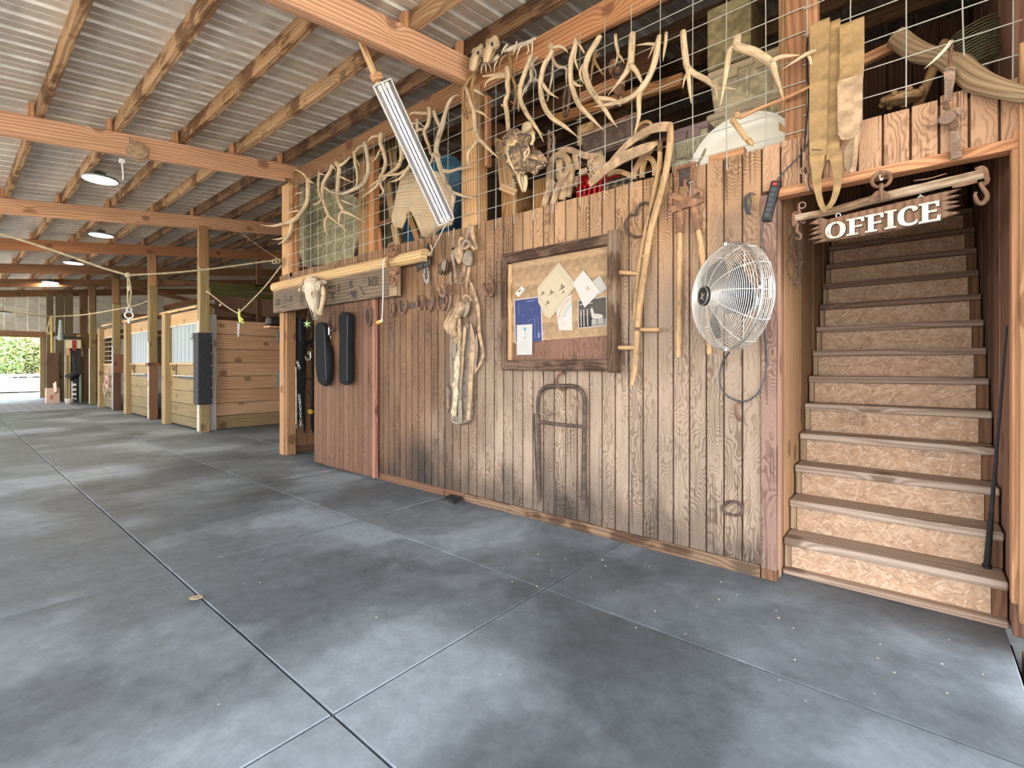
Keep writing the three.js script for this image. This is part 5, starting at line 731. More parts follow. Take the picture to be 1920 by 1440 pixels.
{ const h = thing('shackle', 'rusty shackle and snap hook on the left stair jamb', 'hook', [3.005,1.855,-0.492]); part('ring', ring([2.955,2.042,-0.481], 0.016, 0.004, [-1, 0, 0.3]), m.rustPale, h); part('snap', limb([[2.965,2.04,-0.5,0.005],[2.965,1.999,-0.493,0.006],[2.965,1.964,-0.488,0.005],[2.965,1.949,-0.473,0.004],[2.965,1.976,-0.465,0.003]]), m.rustPale, h); part('wire_tail', limb([[2.965,1.96,-0.485,0.003],[2.965,1.938,-0.502,0.003],[2.965,1.891,-0.495,0.002]]), m.rust, h); }
solo('hanging_flex', rope([[2.955,2.923,-0.457],[2.955,2.755,-0.459],[2.955,2.612,-0.452],[2.955,2.474,-0.461],[2.955,2.336,-0.471],[2.955,2.222,-0.466],[2.955,2.149,-0.454],[2.955,2.097,-0.435]], 0.0038), m.black, 'thin black flex drooping behind the broad leather traces', 'cord');
solo('halter_ring', [ring([2.935,2.216,-0.466], 0.02, 0.004, [-1, 0, 0.4]), strap([[2.935,2.317,-0.468],[2.935,2.273,-0.47],[2.935,2.238,-0.466]], 0.014), strap([[2.935,2.198,-0.463],[2.935,2.144,-0.458],[2.935,2.105,-0.449]], 0.012)], m.rustPale, 'rusty ring with a strap end beside the broad leather traces', 'ring');

// ---------- wire panels of the loft ----------
{ const panel = (label, zs, ys, z0, z1, y0 = 2.36, y1 = 3.6) => { const p = thing('loft_fence', label, 'fence panel', [WALL - 0.004, y0, (z0 + z1) / 2]);
    for (const z of zs) { const j = () => rr(-0.006, 0.006); part('wire', rope([[WALL - 0.004, y0 + rr(-0.04, 0.02), z + j()], [WALL - 0.005, 2.8, z + j()], [WALL - 0.003, y1, z + j()]], 0.0034, { n: 6, seg: 6 }), m.wire, p); }
    for (const y of ys) part('wire', rope([[WALL - 0.009, y + rr(-0.006, 0.006), z0], [WALL - 0.01, y, (z0 + z1) / 2], [WALL - 0.009, y + rr(-0.006, 0.006), z1]], 0.0032, { n: 6, seg: 8 }), m.wire, p); };
  const A = [-6.36, -6.18, -5.99, -5.8]; for (let z = -5.61; z < -1.95; z += 0.1945) A.push(z);
  panel('long galvanised wire panel across the loft front, hung with most of the antlers', A, [2.508, 2.655, 2.803, 2.951, 3.1, 3.25, 3.4, 3.52], -6.42, -1.86);
  panel('middle wire panel of the loft in front of the plastic bins', [-1.875, -1.678, -1.477, -1.277, -1.069, -0.87, -0.665], [2.45, 2.582, 2.713, 2.84, 2.97, 3.1, 3.25, 3.4], -1.9, -0.47);
  panel('short wire panel above the header boards of the stairs', [-0.466, -0.27, -0.059, 0.148, 0.3], [2.522, 2.662, 2.8, 2.95, 3.1, 3.25], -0.48, 0.33, 2.42);
}
// ---------- antlers ----------
// each antler is one bone: a main beam and tines that taper off it (pixel radii are turned into metres at the wall)
function antler(label, beams, mat = m.bone, group = 'shed antlers hung on the loft wire') {
  const first = beams[0][0], fat = first[2] > -3.3 ? 1.28 : 1.12, gs = beams.map((b) => limb(b.map((p, i) => [p[0], p[1], p[2], p[3] * (p[3] < 0.004 ? 1 : fat)]), { n: 9, seg: (b.length - 1) * 6 }));
  gs.push(ball(first, first[3] * 1.25, 1, 0.7, 1, 9));   // the burr
  const g = solo('antler', gs, mat, label, 'antler'); g.userData.group = group; return g;
}
antler('antler nearest the loft corner post, its lowest prong reaching far out to the left', [[[2.925,3.481,-5.737,0.026],[2.925,3.438,-5.75,0.026],[2.925,3.34,-5.75,0.025],[2.925,3.215,-5.777,0.025],[2.925,3.122,-5.899,0.025],[2.925,3.062,-6.067,0.026],[2.925,3.054,-6.242,0.025],[2.925,3.064,-6.438,0.02],[2.925,3.092,-6.723,0.014],[2.925,3.18,-7.129,0.003]], [[2.925,3.062,-6.139,0.023],[2.925,3.009,-6.183,0.025],[2.925,2.907,-6.227,0.021],[2.925,2.831,-6.392,0.015],[2.925,2.818,-6.57,0.004]], [[2.915,2.868,-6.295,0.014],[2.915,2.877,-6.509,0.01],[2.915,2.909,-6.74,0.003]], [[2.915,3.463,-5.731,0.02],[2.915,3.551,-5.818,0.015],[2.915,3.649,-5.99,0.011],[2.915,3.698,-6.125,0.003]], [[2.915,3.133,-5.934,0.013],[2.915,3.164,-6.147,0.01],[2.915,3.188,-6.332,0.003]], [[2.905,3.337,-5.845,0.008],[2.905,3.356,-5.956,0.008],[2.905,3.372,-6.054,0.003]], [[2.925,3.475,-5.737,0.02],[2.925,3.432,-5.671,0.013],[2.925,3.397,-5.606,0.003]]]);
antler('slim antler with a hooked foot, second from the loft corner post', [[[2.935,3.491,-5.485,0.017],[2.935,3.429,-5.516,0.015],[2.935,3.287,-5.51,0.014],[2.935,3.202,-5.472,0.013],[2.935,3.161,-5.46,0.013],[2.935,3.145,-5.535,0.012],[2.935,3.143,-5.612,0.009],[2.935,3.168,-5.671,0.003]], [[2.925,3.474,-5.454,0.013],[2.925,3.433,-5.343,0.004]]]);
antler('antler forked low, bent prong left and long prong right, before the green sheet', [[[2.915,3.49,-5.17,0.022],[2.915,3.435,-5.217,0.02],[2.915,3.356,-5.349,0.02],[2.915,3.265,-5.386,0.019],[2.915,3.141,-5.367,0.018],[2.915,2.993,-5.288,0.017],[2.915,2.925,-5.229,0.017],[2.915,2.846,-5.106,0.012],[2.915,2.761,-4.975,0.008],[2.915,2.684,-4.87,0.002]], [[2.915,2.94,-5.24,0.015],[2.915,2.898,-5.312,0.014],[2.915,2.853,-5.337,0.013],[2.915,2.775,-5.319,0.009],[2.915,2.693,-5.243,0.002]], [[2.905,3.292,-5.355,0.011],[2.905,3.2,-5.199,0.009],[2.905,3.1,-5.082,0.002]], [[2.925,3.492,-5.187,0.015],[2.925,3.452,-5.129,0.009],[2.925,3.415,-5.106,0.003]]]);
antler('big antler with a wide brow prong and a wishbone fork, right of the low-forking one', [[[2.925,3.501,-5.083,0.026],[2.925,3.44,-5.037,0.024],[2.925,3.316,-5.049,0.022],[2.925,3.18,-5.066,0.021],[2.925,3.094,-5.06,0.019],[2.925,2.974,-4.981,0.02],[2.925,2.915,-4.925,0.02],[2.925,2.877,-4.827,0.015],[2.925,2.818,-4.71,0.012],[2.925,2.725,-4.526,0.002]], [[2.915,2.923,-4.92,0.017],[2.915,2.897,-4.998,0.016],[2.915,2.841,-5.02,0.013],[2.915,2.805,-5.02,0.011],[2.915,2.744,-4.92,0.003]], [[2.915,3.453,-5.031,0.018],[2.915,3.45,-4.953,0.016],[2.915,3.462,-4.865,0.013],[2.915,3.494,-4.789,0.004]], [[2.905,3.317,-4.98,0.011],[2.905,3.248,-4.848,0.009],[2.905,3.182,-4.709,0.002]], [[2.925,3.052,-4.981,0.01],[2.925,2.991,-4.838,0.008],[2.925,2.925,-4.694,0.002]]], m.bone);
antler('short plain antler hanging just left of the long sweeping one', [[[2.935,3.529,-4.742,0.018],[2.935,3.419,-4.726,0.016],[2.935,3.286,-4.684,0.015],[2.935,3.187,-4.684,0.014],[2.935,3.136,-4.716,0.01]], [[2.935,3.518,-4.747,0.012],[2.935,3.547,-4.684,0.009],[2.935,3.555,-4.612,0.003]], [[2.935,3.437,-4.705,0.008],[2.935,3.376,-4.653,0.006],[2.935,3.336,-4.633,0.002]]]);
antler('long antler sweeping down to the left in a wide hook, ending before the low fork', [[[2.895,3.534,-4.473,0.02],[2.895,3.418,-4.44,0.019],[2.895,3.248,-4.41,0.02],[2.895,3.131,-4.479,0.02],[2.895,3.099,-4.704,0.019],[2.895,3.108,-4.919,0.013],[2.895,3.162,-5.099,0.008],[2.895,3.227,-5.276,0.002]], [[2.895,3.522,-4.469,0.013],[2.895,3.531,-4.58,0.011],[2.895,3.524,-4.651,0.003]], [[2.925,3.143,-4.586,0.009],[2.925,3.105,-4.546,0.008],[2.925,3.072,-4.576,0.002]]], m.boneGrey);
antler('antler with two leftward prongs left of the tube light, its foot curling round', [[[2.915,3.556,-4.212,0.021],[2.915,3.491,-4.231,0.02],[2.915,3.352,-4.166,0.02],[2.915,3.237,-4.139,0.018],[2.915,3.162,-4.185,0.017],[2.915,3.1,-4.24,0.015],[2.915,3.022,-4.212,0.013],[2.915,2.97,-4.175,0.011],[2.915,2.938,-4.203,0.007],[2.915,2.95,-4.278,0.002]], [[2.905,3.082,-4.226,0.014],[2.905,3.038,-4.291,0.013],[2.905,3.017,-4.367,0.011],[2.905,2.984,-4.575,0.002]], [[2.915,3.546,-4.231,0.013],[2.915,3.578,-4.373,0.011],[2.915,3.55,-4.475,0.003]], [[2.925,3.417,-4.245,0.01],[2.925,3.344,-4.321,0.008],[2.925,3.323,-4.427,0.002]]]);
antler('antler half hidden behind the upper tube light, bending down to the left', [[[2.935,3.452,-3.954,0.016],[2.935,3.296,-3.907,0.017],[2.935,3.186,-3.928,0.017],[2.935,3.145,-4.033,0.016],[2.935,3.121,-4.213,0.014],[2.935,3.097,-4.383,0.008],[2.935,3.087,-4.462,0.003]], [[2.925,3.118,-4.108,0.009],[2.925,3.087,-4.199,0.007],[2.925,3.107,-4.369,0.002]], [[2.935,3.324,-3.911,0.007],[2.935,3.251,-3.877,0.005],[2.935,3.207,-3.869,0.002]]]);
antler('flat two-pronged antler that reaches left under the middle of the tube light', [[[2.905,3.122,-3.706,0.017],[2.905,3.061,-3.804,0.016],[2.905,3.02,-3.888,0.013],[2.905,3.02,-3.974,0.009],[2.905,3.03,-4.08,0.002]], [[2.905,3.081,-3.804,0.012],[2.905,3.071,-3.905,0.011],[2.905,3.089,-4.018,0.01],[2.905,3.117,-4.17,0.006],[2.905,3.135,-4.315,0.002]], [[2.915,3.184,-3.885,0.006],[2.915,3.186,-3.97,0.004],[2.915,3.19,-4.005,0.002]]]);
antler('antler right of the tube light with a long brow prong pointing left', [[[2.915,3.56,-3.461,0.019],[2.915,3.477,-3.461,0.018],[2.915,3.415,-3.484,0.017],[2.915,3.385,-3.53,0.016],[2.915,3.316,-3.514,0.015],[2.915,3.211,-3.461,0.014],[2.915,3.131,-3.439,0.013]], [[2.905,3.511,-3.457,0.013],[2.905,3.56,-3.587,0.011],[2.905,3.597,-3.698,0.008],[2.905,3.592,-3.752,0.002]], [[2.905,3.383,-3.518,0.012],[2.905,3.407,-3.595,0.011],[2.905,3.399,-3.65,0.008],[2.905,3.365,-3.686,0.002]]]);
antler('straight upright antler partly covered by the tube light, in shade', [[[2.955,3.54,-3.681,0.018],[2.955,3.455,-3.689,0.017],[2.955,3.366,-3.681,0.017],[2.955,3.257,-3.657,0.015]], [[2.955,3.519,-3.697,0.01],[2.955,3.538,-3.77,0.008],[2.955,3.523,-3.853,0.003]], [[2.955,3.527,-3.673,0.008],[2.955,3.463,-3.602,0.005],[2.955,3.401,-3.532,0.002]]], m.boneGrey);
antler('tallest antler, a forked Y spread across the pale loft post', [[[2.895,3.526,-3.037,0.002],[2.895,3.539,-3.11,0.008],[2.895,3.509,-3.172,0.012],[2.895,3.417,-3.228,0.014],[2.895,3.327,-3.263,0.019],[2.895,3.255,-3.306,0.02],[2.895,3.155,-3.342,0.019],[2.895,3.095,-3.335,0.019],[2.895,2.973,-3.291,0.018],[2.895,2.918,-3.263,0.019],[2.895,2.812,-3.221,0.018],[2.895,2.725,-3.151,0.017],[2.895,2.671,-3.117,0.017],[2.895,2.586,-3.134,0.014],[2.895,2.522,-3.141,0.009]], [[2.895,3.498,-3.374,0.014],[2.895,3.422,-3.342,0.014],[2.895,3.322,-3.277,0.015]], [[2.885,2.931,-3.252,0.014],[2.885,2.893,-3.161,0.013],[2.885,2.885,-3.039,0.009],[2.885,2.855,-2.859,0.002]], [[2.885,2.7,-3.113,0.013],[2.885,2.672,-3.053,0.011],[2.885,2.636,-2.974,0.009],[2.885,2.582,-2.834,0.002]], [[2.885,3.106,-3.352,0.013],[2.885,3.071,-3.381,0.01],[2.885,3.012,-3.433,0.002]], [[2.885,3.068,-3.301,0.019],[2.885,3.098,-3.374,0.019]]], m.boneGrey);
// over and right of the pale post
antler('tangled antler below the small skull, drooping prongs against the pale post', [[[2.915,3.673,-2.838,0.015],[2.915,3.644,-2.901,0.014],[2.915,3.615,-2.956,0.015],[2.915,3.569,-3.005,0.014],[2.915,3.459,-3.018,0.012],[2.915,3.372,-2.991,0.011],[2.915,3.308,-2.965,0.009]], [[2.925,3.481,-3.028,0.007],[2.925,3.411,-3.028,0.007],[2.925,3.326,-3.008,0.003]], [[2.895,3.622,-2.856,0.012],[2.895,3.544,-2.888,0.012],[2.895,3.443,-2.869,0.01],[2.895,3.339,-2.825,0.002]]], m.boneDark);
antler('long antler crossing the pale post, forked at its foot over the wire', [[[2.915,3.566,-2.972,0.014],[2.915,3.429,-2.92,0.015],[2.915,3.33,-2.882,0.016],[2.915,3.201,-2.872,0.016],[2.915,3.094,-2.832,0.015],[2.915,3.044,-2.783,0.012],[2.915,2.957,-2.698,0.009],[2.915,2.857,-2.595,0.002]], [[2.905,3.081,-2.829,0.012],[2.905,3.044,-2.885,0.011],[2.905,3.004,-2.936,0.009],[2.905,2.939,-2.946,0.007],[2.905,2.874,-2.917,0.001]], [[2.905,3.334,-2.853,0.009],[2.905,3.281,-2.773,0.007],[2.905,3.208,-2.695,0.002]], [[2.905,3.528,-2.904,0.01],[2.905,3.482,-2.829,0.008],[2.905,3.42,-2.755,0.002]]]);
antler('stout antler with two brow prongs pointing left, above the hide-covered skull', [[[2.925,3.571,-2.524,0.015],[2.925,3.503,-2.514,0.017],[2.925,3.437,-2.519,0.017],[2.925,3.362,-2.511,0.015],[2.925,3.304,-2.539,0.016],[2.925,3.213,-2.524,0.016],[2.925,3.059,-2.508,0.014]], [[2.905,3.491,-2.516,0.013],[2.905,3.515,-2.59,0.011],[2.905,3.529,-2.671,0.01],[2.905,3.521,-2.731,0.007],[2.905,3.486,-2.755,0.002]], [[2.925,3.528,-2.533,0.011],[2.925,3.559,-2.642,0.01],[2.925,3.606,-2.792,0.006]], [[2.915,3.268,-2.547,0.009],[2.915,3.285,-2.57,0.008]]]);
antler('antler of thin branching prongs behind the stout one', [[[2.955,3.685,-2.497,0.01],[2.955,3.679,-2.514,0.011],[2.955,3.6,-2.508,0.011],[2.955,3.523,-2.508,0.01],[2.955,3.421,-2.464,0.01],[2.955,3.311,-2.453,0.009],[2.955,3.238,-2.486,0.008]], [[2.935,3.677,-2.531,0.009],[2.935,3.678,-2.576,0.008],[2.935,3.647,-2.605,0.006],[2.935,3.598,-2.614,0.005],[2.935,3.528,-2.611,0.002]], [[2.935,3.665,-2.491,0.008],[2.935,3.661,-2.453,0.007],[2.935,3.696,-2.436,0.004]], [[2.965,3.317,-2.517,0.007],[2.965,3.271,-2.472,0.004]]], m.boneDark);
antler('smooth S-shaped antler ending in a small fork right of the hide-covered skull', [[[2.905,3.544,-2.266,0.015],[2.905,3.474,-2.305,0.014],[2.905,3.38,-2.358,0.015],[2.905,3.279,-2.376,0.015],[2.905,3.155,-2.326,0.015],[2.905,3.035,-2.248,0.012],[2.905,2.944,-2.19,0.008],[2.905,2.859,-2.148,0.002]], [[2.905,2.955,-2.198,0.006],[2.905,2.915,-2.148,0.002]], [[2.915,3.267,-2.387,0.007],[2.915,3.233,-2.398,0.006],[2.915,3.173,-2.393,0.002]], [[2.925,3.412,-2.363,0.007],[2.925,3.391,-2.395,0.006],[2.925,3.38,-2.433,0.002]]]);
antler('pale spindly antler behind the smooth S-shaped one', [[[3.005,3.59,-2.278,0.008],[3.005,3.568,-2.328,0.011],[3.005,3.498,-2.342,0.011],[3.005,3.44,-2.342,0.01],[3.005,3.388,-2.406,0.008],[3.005,3.332,-2.439,0.004]], [[3.005,3.473,-2.32,0.008],[3.005,3.418,-2.374,0.006],[3.005,3.354,-2.395,0.002]], [[3.005,3.448,-2.32,0.008],[3.005,3.395,-2.268,0.006]], [[3.005,3.536,-2.32,0.005],[3.005,3.463,-2.294,0.004],[3.005,3.392,-2.305,0.002]]], m.boneWhite);
antler('long crescent antler with a knobbed base and a single inner prong, left of three alike', [[[2.905,3.55,-2.08,0.017],[2.905,3.506,-2.07,0.015],[2.905,3.422,-2.143,0.015],[2.905,3.306,-2.173,0.016],[2.905,3.155,-2.153,0.016],[2.905,3.024,-2.08,0.014],[2.905,2.912,-1.957,0.011],[2.905,2.787,-1.831,0.001]], [[2.895,3.283,-2.145,0.012],[2.895,3.204,-2.092,0.009],[2.895,3.129,-2.006,0.002]], [[2.895,3.512,-2.058,0.011],[2.895,3.507,-2.011,0.01],[2.895,3.474,-1.96,0.008],[2.895,3.419,-1.919,0.002]]]);
antler('forked antler in shade behind the knobbed crescent', [[[2.985,3.554,-2.117,0.01],[2.985,3.498,-2.117,0.01],[2.985,3.428,-2.073,0.01],[2.985,3.382,-1.997,0.009],[2.985,3.319,-1.997,0.007],[2.985,3.256,-1.997,0.002]], [[2.985,3.486,-2.117,0.008],[2.985,3.387,-2.122,0.008],[2.985,3.296,-2.147,0.007],[2.985,3.203,-2.172,0.006]]], m.boneGrey);
antler('crescent antler with a stubby inner prong, middle of the three alike', [[[2.905,3.496,-1.867,0.013],[2.905,3.457,-1.871,0.014],[2.905,3.385,-1.9,0.014],[2.905,3.244,-1.907,0.015],[2.905,3.128,-1.88,0.015],[2.905,3.025,-1.836,0.014],[2.905,2.914,-1.749,0.011],[2.905,2.781,-1.637,0.001]], [[2.895,3.198,-1.878,0.01],[2.895,3.164,-1.847,0.008],[2.895,3.142,-1.799,0.001]], [[2.915,3.451,-1.864,0.007],[2.915,3.374,-1.878,0.007],[2.915,3.313,-1.86,0.006],[2.915,3.265,-1.842,0.002]], [[2.925,3.486,-1.862,0.008],[2.925,3.435,-1.831,0.007],[2.925,3.386,-1.805,0.005]]]);
antler('broad crescent antler with a blunt side prong, right of the three alike', [[[2.905,3.431,-1.674,0.016],[2.905,3.4,-1.703,0.017],[2.905,3.336,-1.762,0.016],[2.905,3.25,-1.788,0.017],[2.905,3.131,-1.758,0.017],[2.905,3.023,-1.695,0.016],[2.905,2.939,-1.641,0.013],[2.905,2.855,-1.593,0.009],[2.905,2.771,-1.537,0.001]], [[2.895,3.016,-1.685,0.012],[2.895,2.994,-1.635,0.012],[2.895,2.964,-1.571,0.009],[2.895,2.928,-1.509,0.003]], [[2.905,3.296,-1.801,0.009],[2.905,3.251,-1.827,0.009],[2.905,3.202,-1.818,0.007],[2.905,3.153,-1.797,0.001]]]);
antler('small two-pronged antler in shade behind the broad crescent', [[[2.985,3.4,-1.75,0.009],[2.985,3.353,-1.763,0.01],[2.985,3.297,-1.737,0.008],[2.985,3.228,-1.695,0.005],[2.985,3.207,-1.678,0.002]], [[2.985,3.353,-1.763,0.008],[2.985,3.292,-1.78,0.007],[2.985,3.22,-1.789,0.004],[2.985,3.202,-1.793,0.002]], [[2.985,3.364,-1.754,0.006],[2.985,3.369,-1.728,0.004],[2.985,3.386,-1.716,0.001]]], m.boneDark);
antler('wishbone antler hanging upside down between the crescents and the long curved one', [[[2.915,3.352,-1.435,0.016],[2.915,3.298,-1.439,0.018],[2.915,3.203,-1.444,0.018],[2.915,3.151,-1.454,0.02],[2.915,3.112,-1.488,0.014],[2.915,3.081,-1.527,0.011],[2.915,3.011,-1.622,0.001]], [[2.905,3.15,-1.445,0.015],[2.905,3.1,-1.408,0.012],[2.905,3.037,-1.378,0.01],[2.905,2.993,-1.36,0.005]]]);
antler('slim forked antler left of the wishbone one', [[[2.955,3.43,-1.58,0.009],[2.955,3.377,-1.576,0.009],[2.955,3.299,-1.56,0.009],[2.955,3.259,-1.568,0.006],[2.955,3.216,-1.588,0.001]], [[2.945,3.284,-1.554,0.007],[2.945,3.244,-1.527,0.006],[2.945,3.201,-1.507,0.001]]]);
antler('long curved antler whose arms sweep left and straight down, under the upper wire', [[[2.885,3.237,-1.241,0.011],[2.885,3.189,-1.251,0.015],[2.885,3.096,-1.269,0.015],[2.885,3.016,-1.304,0.015],[2.885,2.963,-1.35,0.016],[2.885,2.932,-1.405,0.014],[2.885,2.92,-1.488,0.013],[2.885,2.938,-1.598,0.009],[2.885,2.959,-1.712,0.001]], [[2.895,2.98,-1.355,0.014],[2.895,2.933,-1.377,0.013],[2.895,2.87,-1.382,0.012],[2.895,2.785,-1.382,0.01],[2.895,2.694,-1.41,0.002]], [[2.885,3.19,-1.255,0.009],[2.885,3.221,-1.315,0.007],[2.885,3.246,-1.394,0.002]], [[2.885,3.204,-1.272,0.005],[2.885,3.168,-1.29,0.004],[2.885,3.128,-1.315,0.001]]]);
antler('lone straight spike antler beside the upright wire, right of the long curved one', [[[2.925,3.266,-1.213,0.008],[2.925,3.207,-1.217,0.009],[2.925,3.152,-1.227,0.007],[2.925,3.096,-1.234,0.001]]]);
antler('antler that forks into a bent right arm with two tips, before the dark loft', [[[2.905,3.211,-1.098,0.014],[2.905,3.145,-1.095,0.015],[2.905,3.057,-1.085,0.015],[2.905,2.984,-1.072,0.015],[2.905,2.938,-1.037,0.014],[2.905,2.867,-0.96,0.013],[2.905,2.803,-0.905,0.009],[2.905,2.779,-0.855,0.007],[2.905,2.755,-0.8,0.002]], [[2.895,2.975,-1.069,0.011],[2.895,2.915,-1.062,0.01],[2.895,2.842,-1.056,0.008],[2.895,2.754,-1.046,0.002]], [[2.885,2.933,-1.071,0.007],[2.885,2.906,-1.084,0.005],[2.885,2.855,-1.094,0.001]], [[2.905,2.802,-0.911,0.006],[2.905,2.762,-0.902,0.004],[2.905,2.721,-0.899,0.001]]]);
antler('widest antler, a bleached fork spread in front of the plastic bins', [[[2.885,3.03,-0.784,0.016],[2.885,2.985,-0.789,0.018],[2.885,2.95,-0.75,0.018],[2.885,2.916,-0.704,0.019],[2.885,2.864,-0.656,0.019],[2.885,2.811,-0.611,0.017],[2.885,2.766,-0.599,0.013],[2.885,2.684,-0.578,0.009],[2.885,2.588,-0.551,0.001]], [[2.885,2.982,-0.798,0.012],[2.885,2.975,-0.823,0.013],[2.885,2.885,-0.841,0.012],[2.885,2.78,-0.858,0.008],[2.885,2.666,-0.881,0.001]], [[2.875,2.814,-0.615,0.013],[2.875,2.826,-0.581,0.01],[2.875,2.818,-0.539,0.008],[2.875,2.798,-0.48,0.003]]]);
antler('single curved prong pointing down left at the edge of the broad leather traces', [[[2.865,2.788,-0.415,0.009],[2.865,2.787,-0.445,0.008],[2.865,2.774,-0.488,0.006],[2.865,2.753,-0.557,0.001]], [[2.885,2.802,-0.451,0.007],[2.885,2.768,-0.436,0.006],[2.885,2.733,-0.429,0.004]]]);
antler('ivory prong hanging beside the chain of the steel trap', [[[2.915,2.638,0.103,0.007],[2.915,2.613,0.083,0.006],[2.915,2.586,0.056,0.005],[2.915,2.552,0.012,0.001]]], m.boneWhite);
// ---------- skulls ----------
function smallSkull(label, c, s, mats = m.bone) {
  const k = thing('skull', label, 'skull', [c[0], c[1] - 0.12, c[2]]), P = (dx, dy, dz) => [c[0] - dx * s, c[1] + dy * s, c[2] + dz * s];
  part('cranium', [roughen(ball(P(0, 0.05, 0), 0.085 * s, 0.85, 0.8, 1, 16), 0.008 * s, 40), roughen(ball(P(0.02, 0.085, -0.05), 0.04 * s, 1, 0.8, 1), 0.006, 60), roughen(ball(P(0.02, 0.085, 0.05), 0.042 * s, 1, 0.8, 1), 0.006, 60), roughen(sweep([P(0.03, 0.03, -0.02), P(0.05, -0.06, -0.04), P(0.05, -0.12, -0.06), P(0.05, -0.15, -0.07)], [0.07 * s, 0.058 * s, 0.046 * s, 0.03 * s], { n: 12, hint: [-1, 0, 0], flat: 0.8 }), 0.003, 50)], mats, k);
  part('eye_socket', [ball(P(0.085, 0.005, -0.05), 0.021 * s, 0.5, 1.1, 0.9, 10)], m.leatherBlack, k); part('eye_socket', [ball(P(0.07, 0.0, 0.045), 0.02 * s, 0.5, 1, 0.9, 10)], m.leatherBlack, k);
  part('jaw', [limb([P(0.02, -0.05, 0.05), P(0.03, -0.1, 0.01), P(0.04, -0.16, -0.04)].map((p) => [...p, 0.014 * s]), { n: 6 })], m.boneDark, k);
}
smallSkull('small toothed skull at the end of the heavy rafter, over the pale post', [2.885,3.742,-2.791], 0.72);
smallSkull('yellowed small skull on the orange beam, right of the first one', [2.905,3.765,-2.654], 0.72, m.bone);
{ const t = thing('jaw_bones', 'row of white jaw bones with curved teeth along the orange loft beam', 'bones', [2.925,3.664,-2.472]), tooth = (pts) => part('tooth', limb(pts, { n: 6 }), m.boneWhite, t);
  part('jaw', roughen(sweep([[2.925,3.707,-2.811,0.015],[2.925,3.7,-2.725,0.019],[2.925,3.692,-2.642,0.017],[2.925,3.704,-2.608,0.013]], [[2.925,3.707,-2.811,0.015],[2.925,3.7,-2.725,0.019],[2.925,3.692,-2.642,0.017],[2.925,3.704,-2.608,0.013]].map((p) => p[3]), { n: 8 }), 0.004, 50), m.boneWhite, t); part('jaw', roughen(limb([[2.925,3.719,-2.562,0.013],[2.925,3.703,-2.483,0.019],[2.925,3.695,-2.406,0.018],[2.925,3.679,-2.31,0.016],[2.925,3.68,-2.238,0.012]], { n: 8 }), 0.005, 50), m.boneWhite, t);
  for (const p of [[[2.905,3.7,-2.773,0.007],[2.905,3.661,-2.785,0.007],[2.905,3.619,-2.792,0.002]], [[2.905,3.686,-2.737,0.006],[2.905,3.642,-2.737,0.006],[2.905,3.596,-2.731,0.001]], [[2.905,3.676,-2.713,0.006],[2.905,3.632,-2.689,0.005],[2.905,3.592,-2.677,0.001]], [[2.905,3.65,-2.607,0.006],[2.905,3.628,-2.636,0.006],[2.905,3.561,-2.642,0.001]], [[2.885,3.72,-2.482,0.011],[2.885,3.697,-2.527,0.008],[2.885,3.664,-2.549,0.003]], [[2.885,3.665,-2.326,0.007],[2.885,3.62,-2.373,0.006],[2.885,3.548,-2.4,0.001]], [[2.885,3.629,-2.279,0.006],[2.885,3.586,-2.274,0.006],[2.885,3.56,-2.294,0.002]], [[2.885,3.66,-2.238,0.005],[2.885,3.587,-2.238,0.005],[2.885,3.525,-2.243,0.002]], [[2.885,3.701,-2.389,0.007],[2.885,3.658,-2.405,0.007],[2.885,3.632,-2.422,0.004]]]) tooth(p);
}
{ const c = [2.925,2.872,-2.39], s = thing('hide_skull', 'skull with dried hide still on it, hung on the wire above the siding', 'skull', [2.935,2.531,-2.345]);
  const lobe = (q, r, sx, sy, sz, tilt, amp, f) => { const g = ball([0, 0, 0], r, sx, sy, sz, 44); g.rotateX(tilt); g.translate(...q); return roughen(g, amp, f); };
  const fur = M('#ffffff', { map: T.fur, bump: T.grit, bs: 0.006, rough: 1 });
  part('hide', [lobe([2.935,2.876,-2.42], 0.155, 0.4, 1.35, 0.78, -0.35, 0.03, 26), lobe([2.94,2.753,-2.255], 0.095, 0.45, 0.9, 1.15, 0.4, 0.028, 34), lobe([2.93,2.992,-2.504], 0.07, 0.6, 0.75, 0.95, 0, 0.024, 36), lobe([2.925,2.968,-2.337], 0.085, 0.6, 0.9, 0.9, 0.2, 0.024, 36), lobe([2.925,2.708,-2.401], 0.06, 0.7, 1, 0.9, 0, 0.02, 40)], fur, s);
  part('bone_patch', [roughen(ball([2.885,3.008,-2.289], 0.046, 0.6, 0.8, 1, 20), 0.006, 40), roughen(limb([[2.865,2.939,-2.222,0.014],[2.865,2.88,-2.212,0.014],[2.865,2.847,-2.233,0.01]], { n: 8 }), 0.004, 40), limb([[2.87,2.858,-2.267,0.006],[2.87,2.803,-2.257,0.007],[2.87,2.767,-2.288,0.006]]), limb([[2.885,2.897,-2.493,0.008],[2.885,2.805,-2.465,0.011],[2.885,2.732,-2.427,0.011],[2.885,2.675,-2.384,0.01]])], m.bone, s);
  part('muzzle', [limb([[2.895,2.67,-2.382,0.018],[2.895,2.594,-2.36,0.015],[2.895,2.526,-2.334,0.007]], { n: 8 }), limb([[2.895,2.644,-2.313,0.016],[2.895,2.577,-2.308,0.015],[2.895,2.523,-2.318,0.007]], { n: 8 }), limb([[2.885,2.639,-2.336,0.007],[2.885,2.579,-2.326,0.007],[2.885,2.537,-2.32,0.004]])], m.bone, s);
}

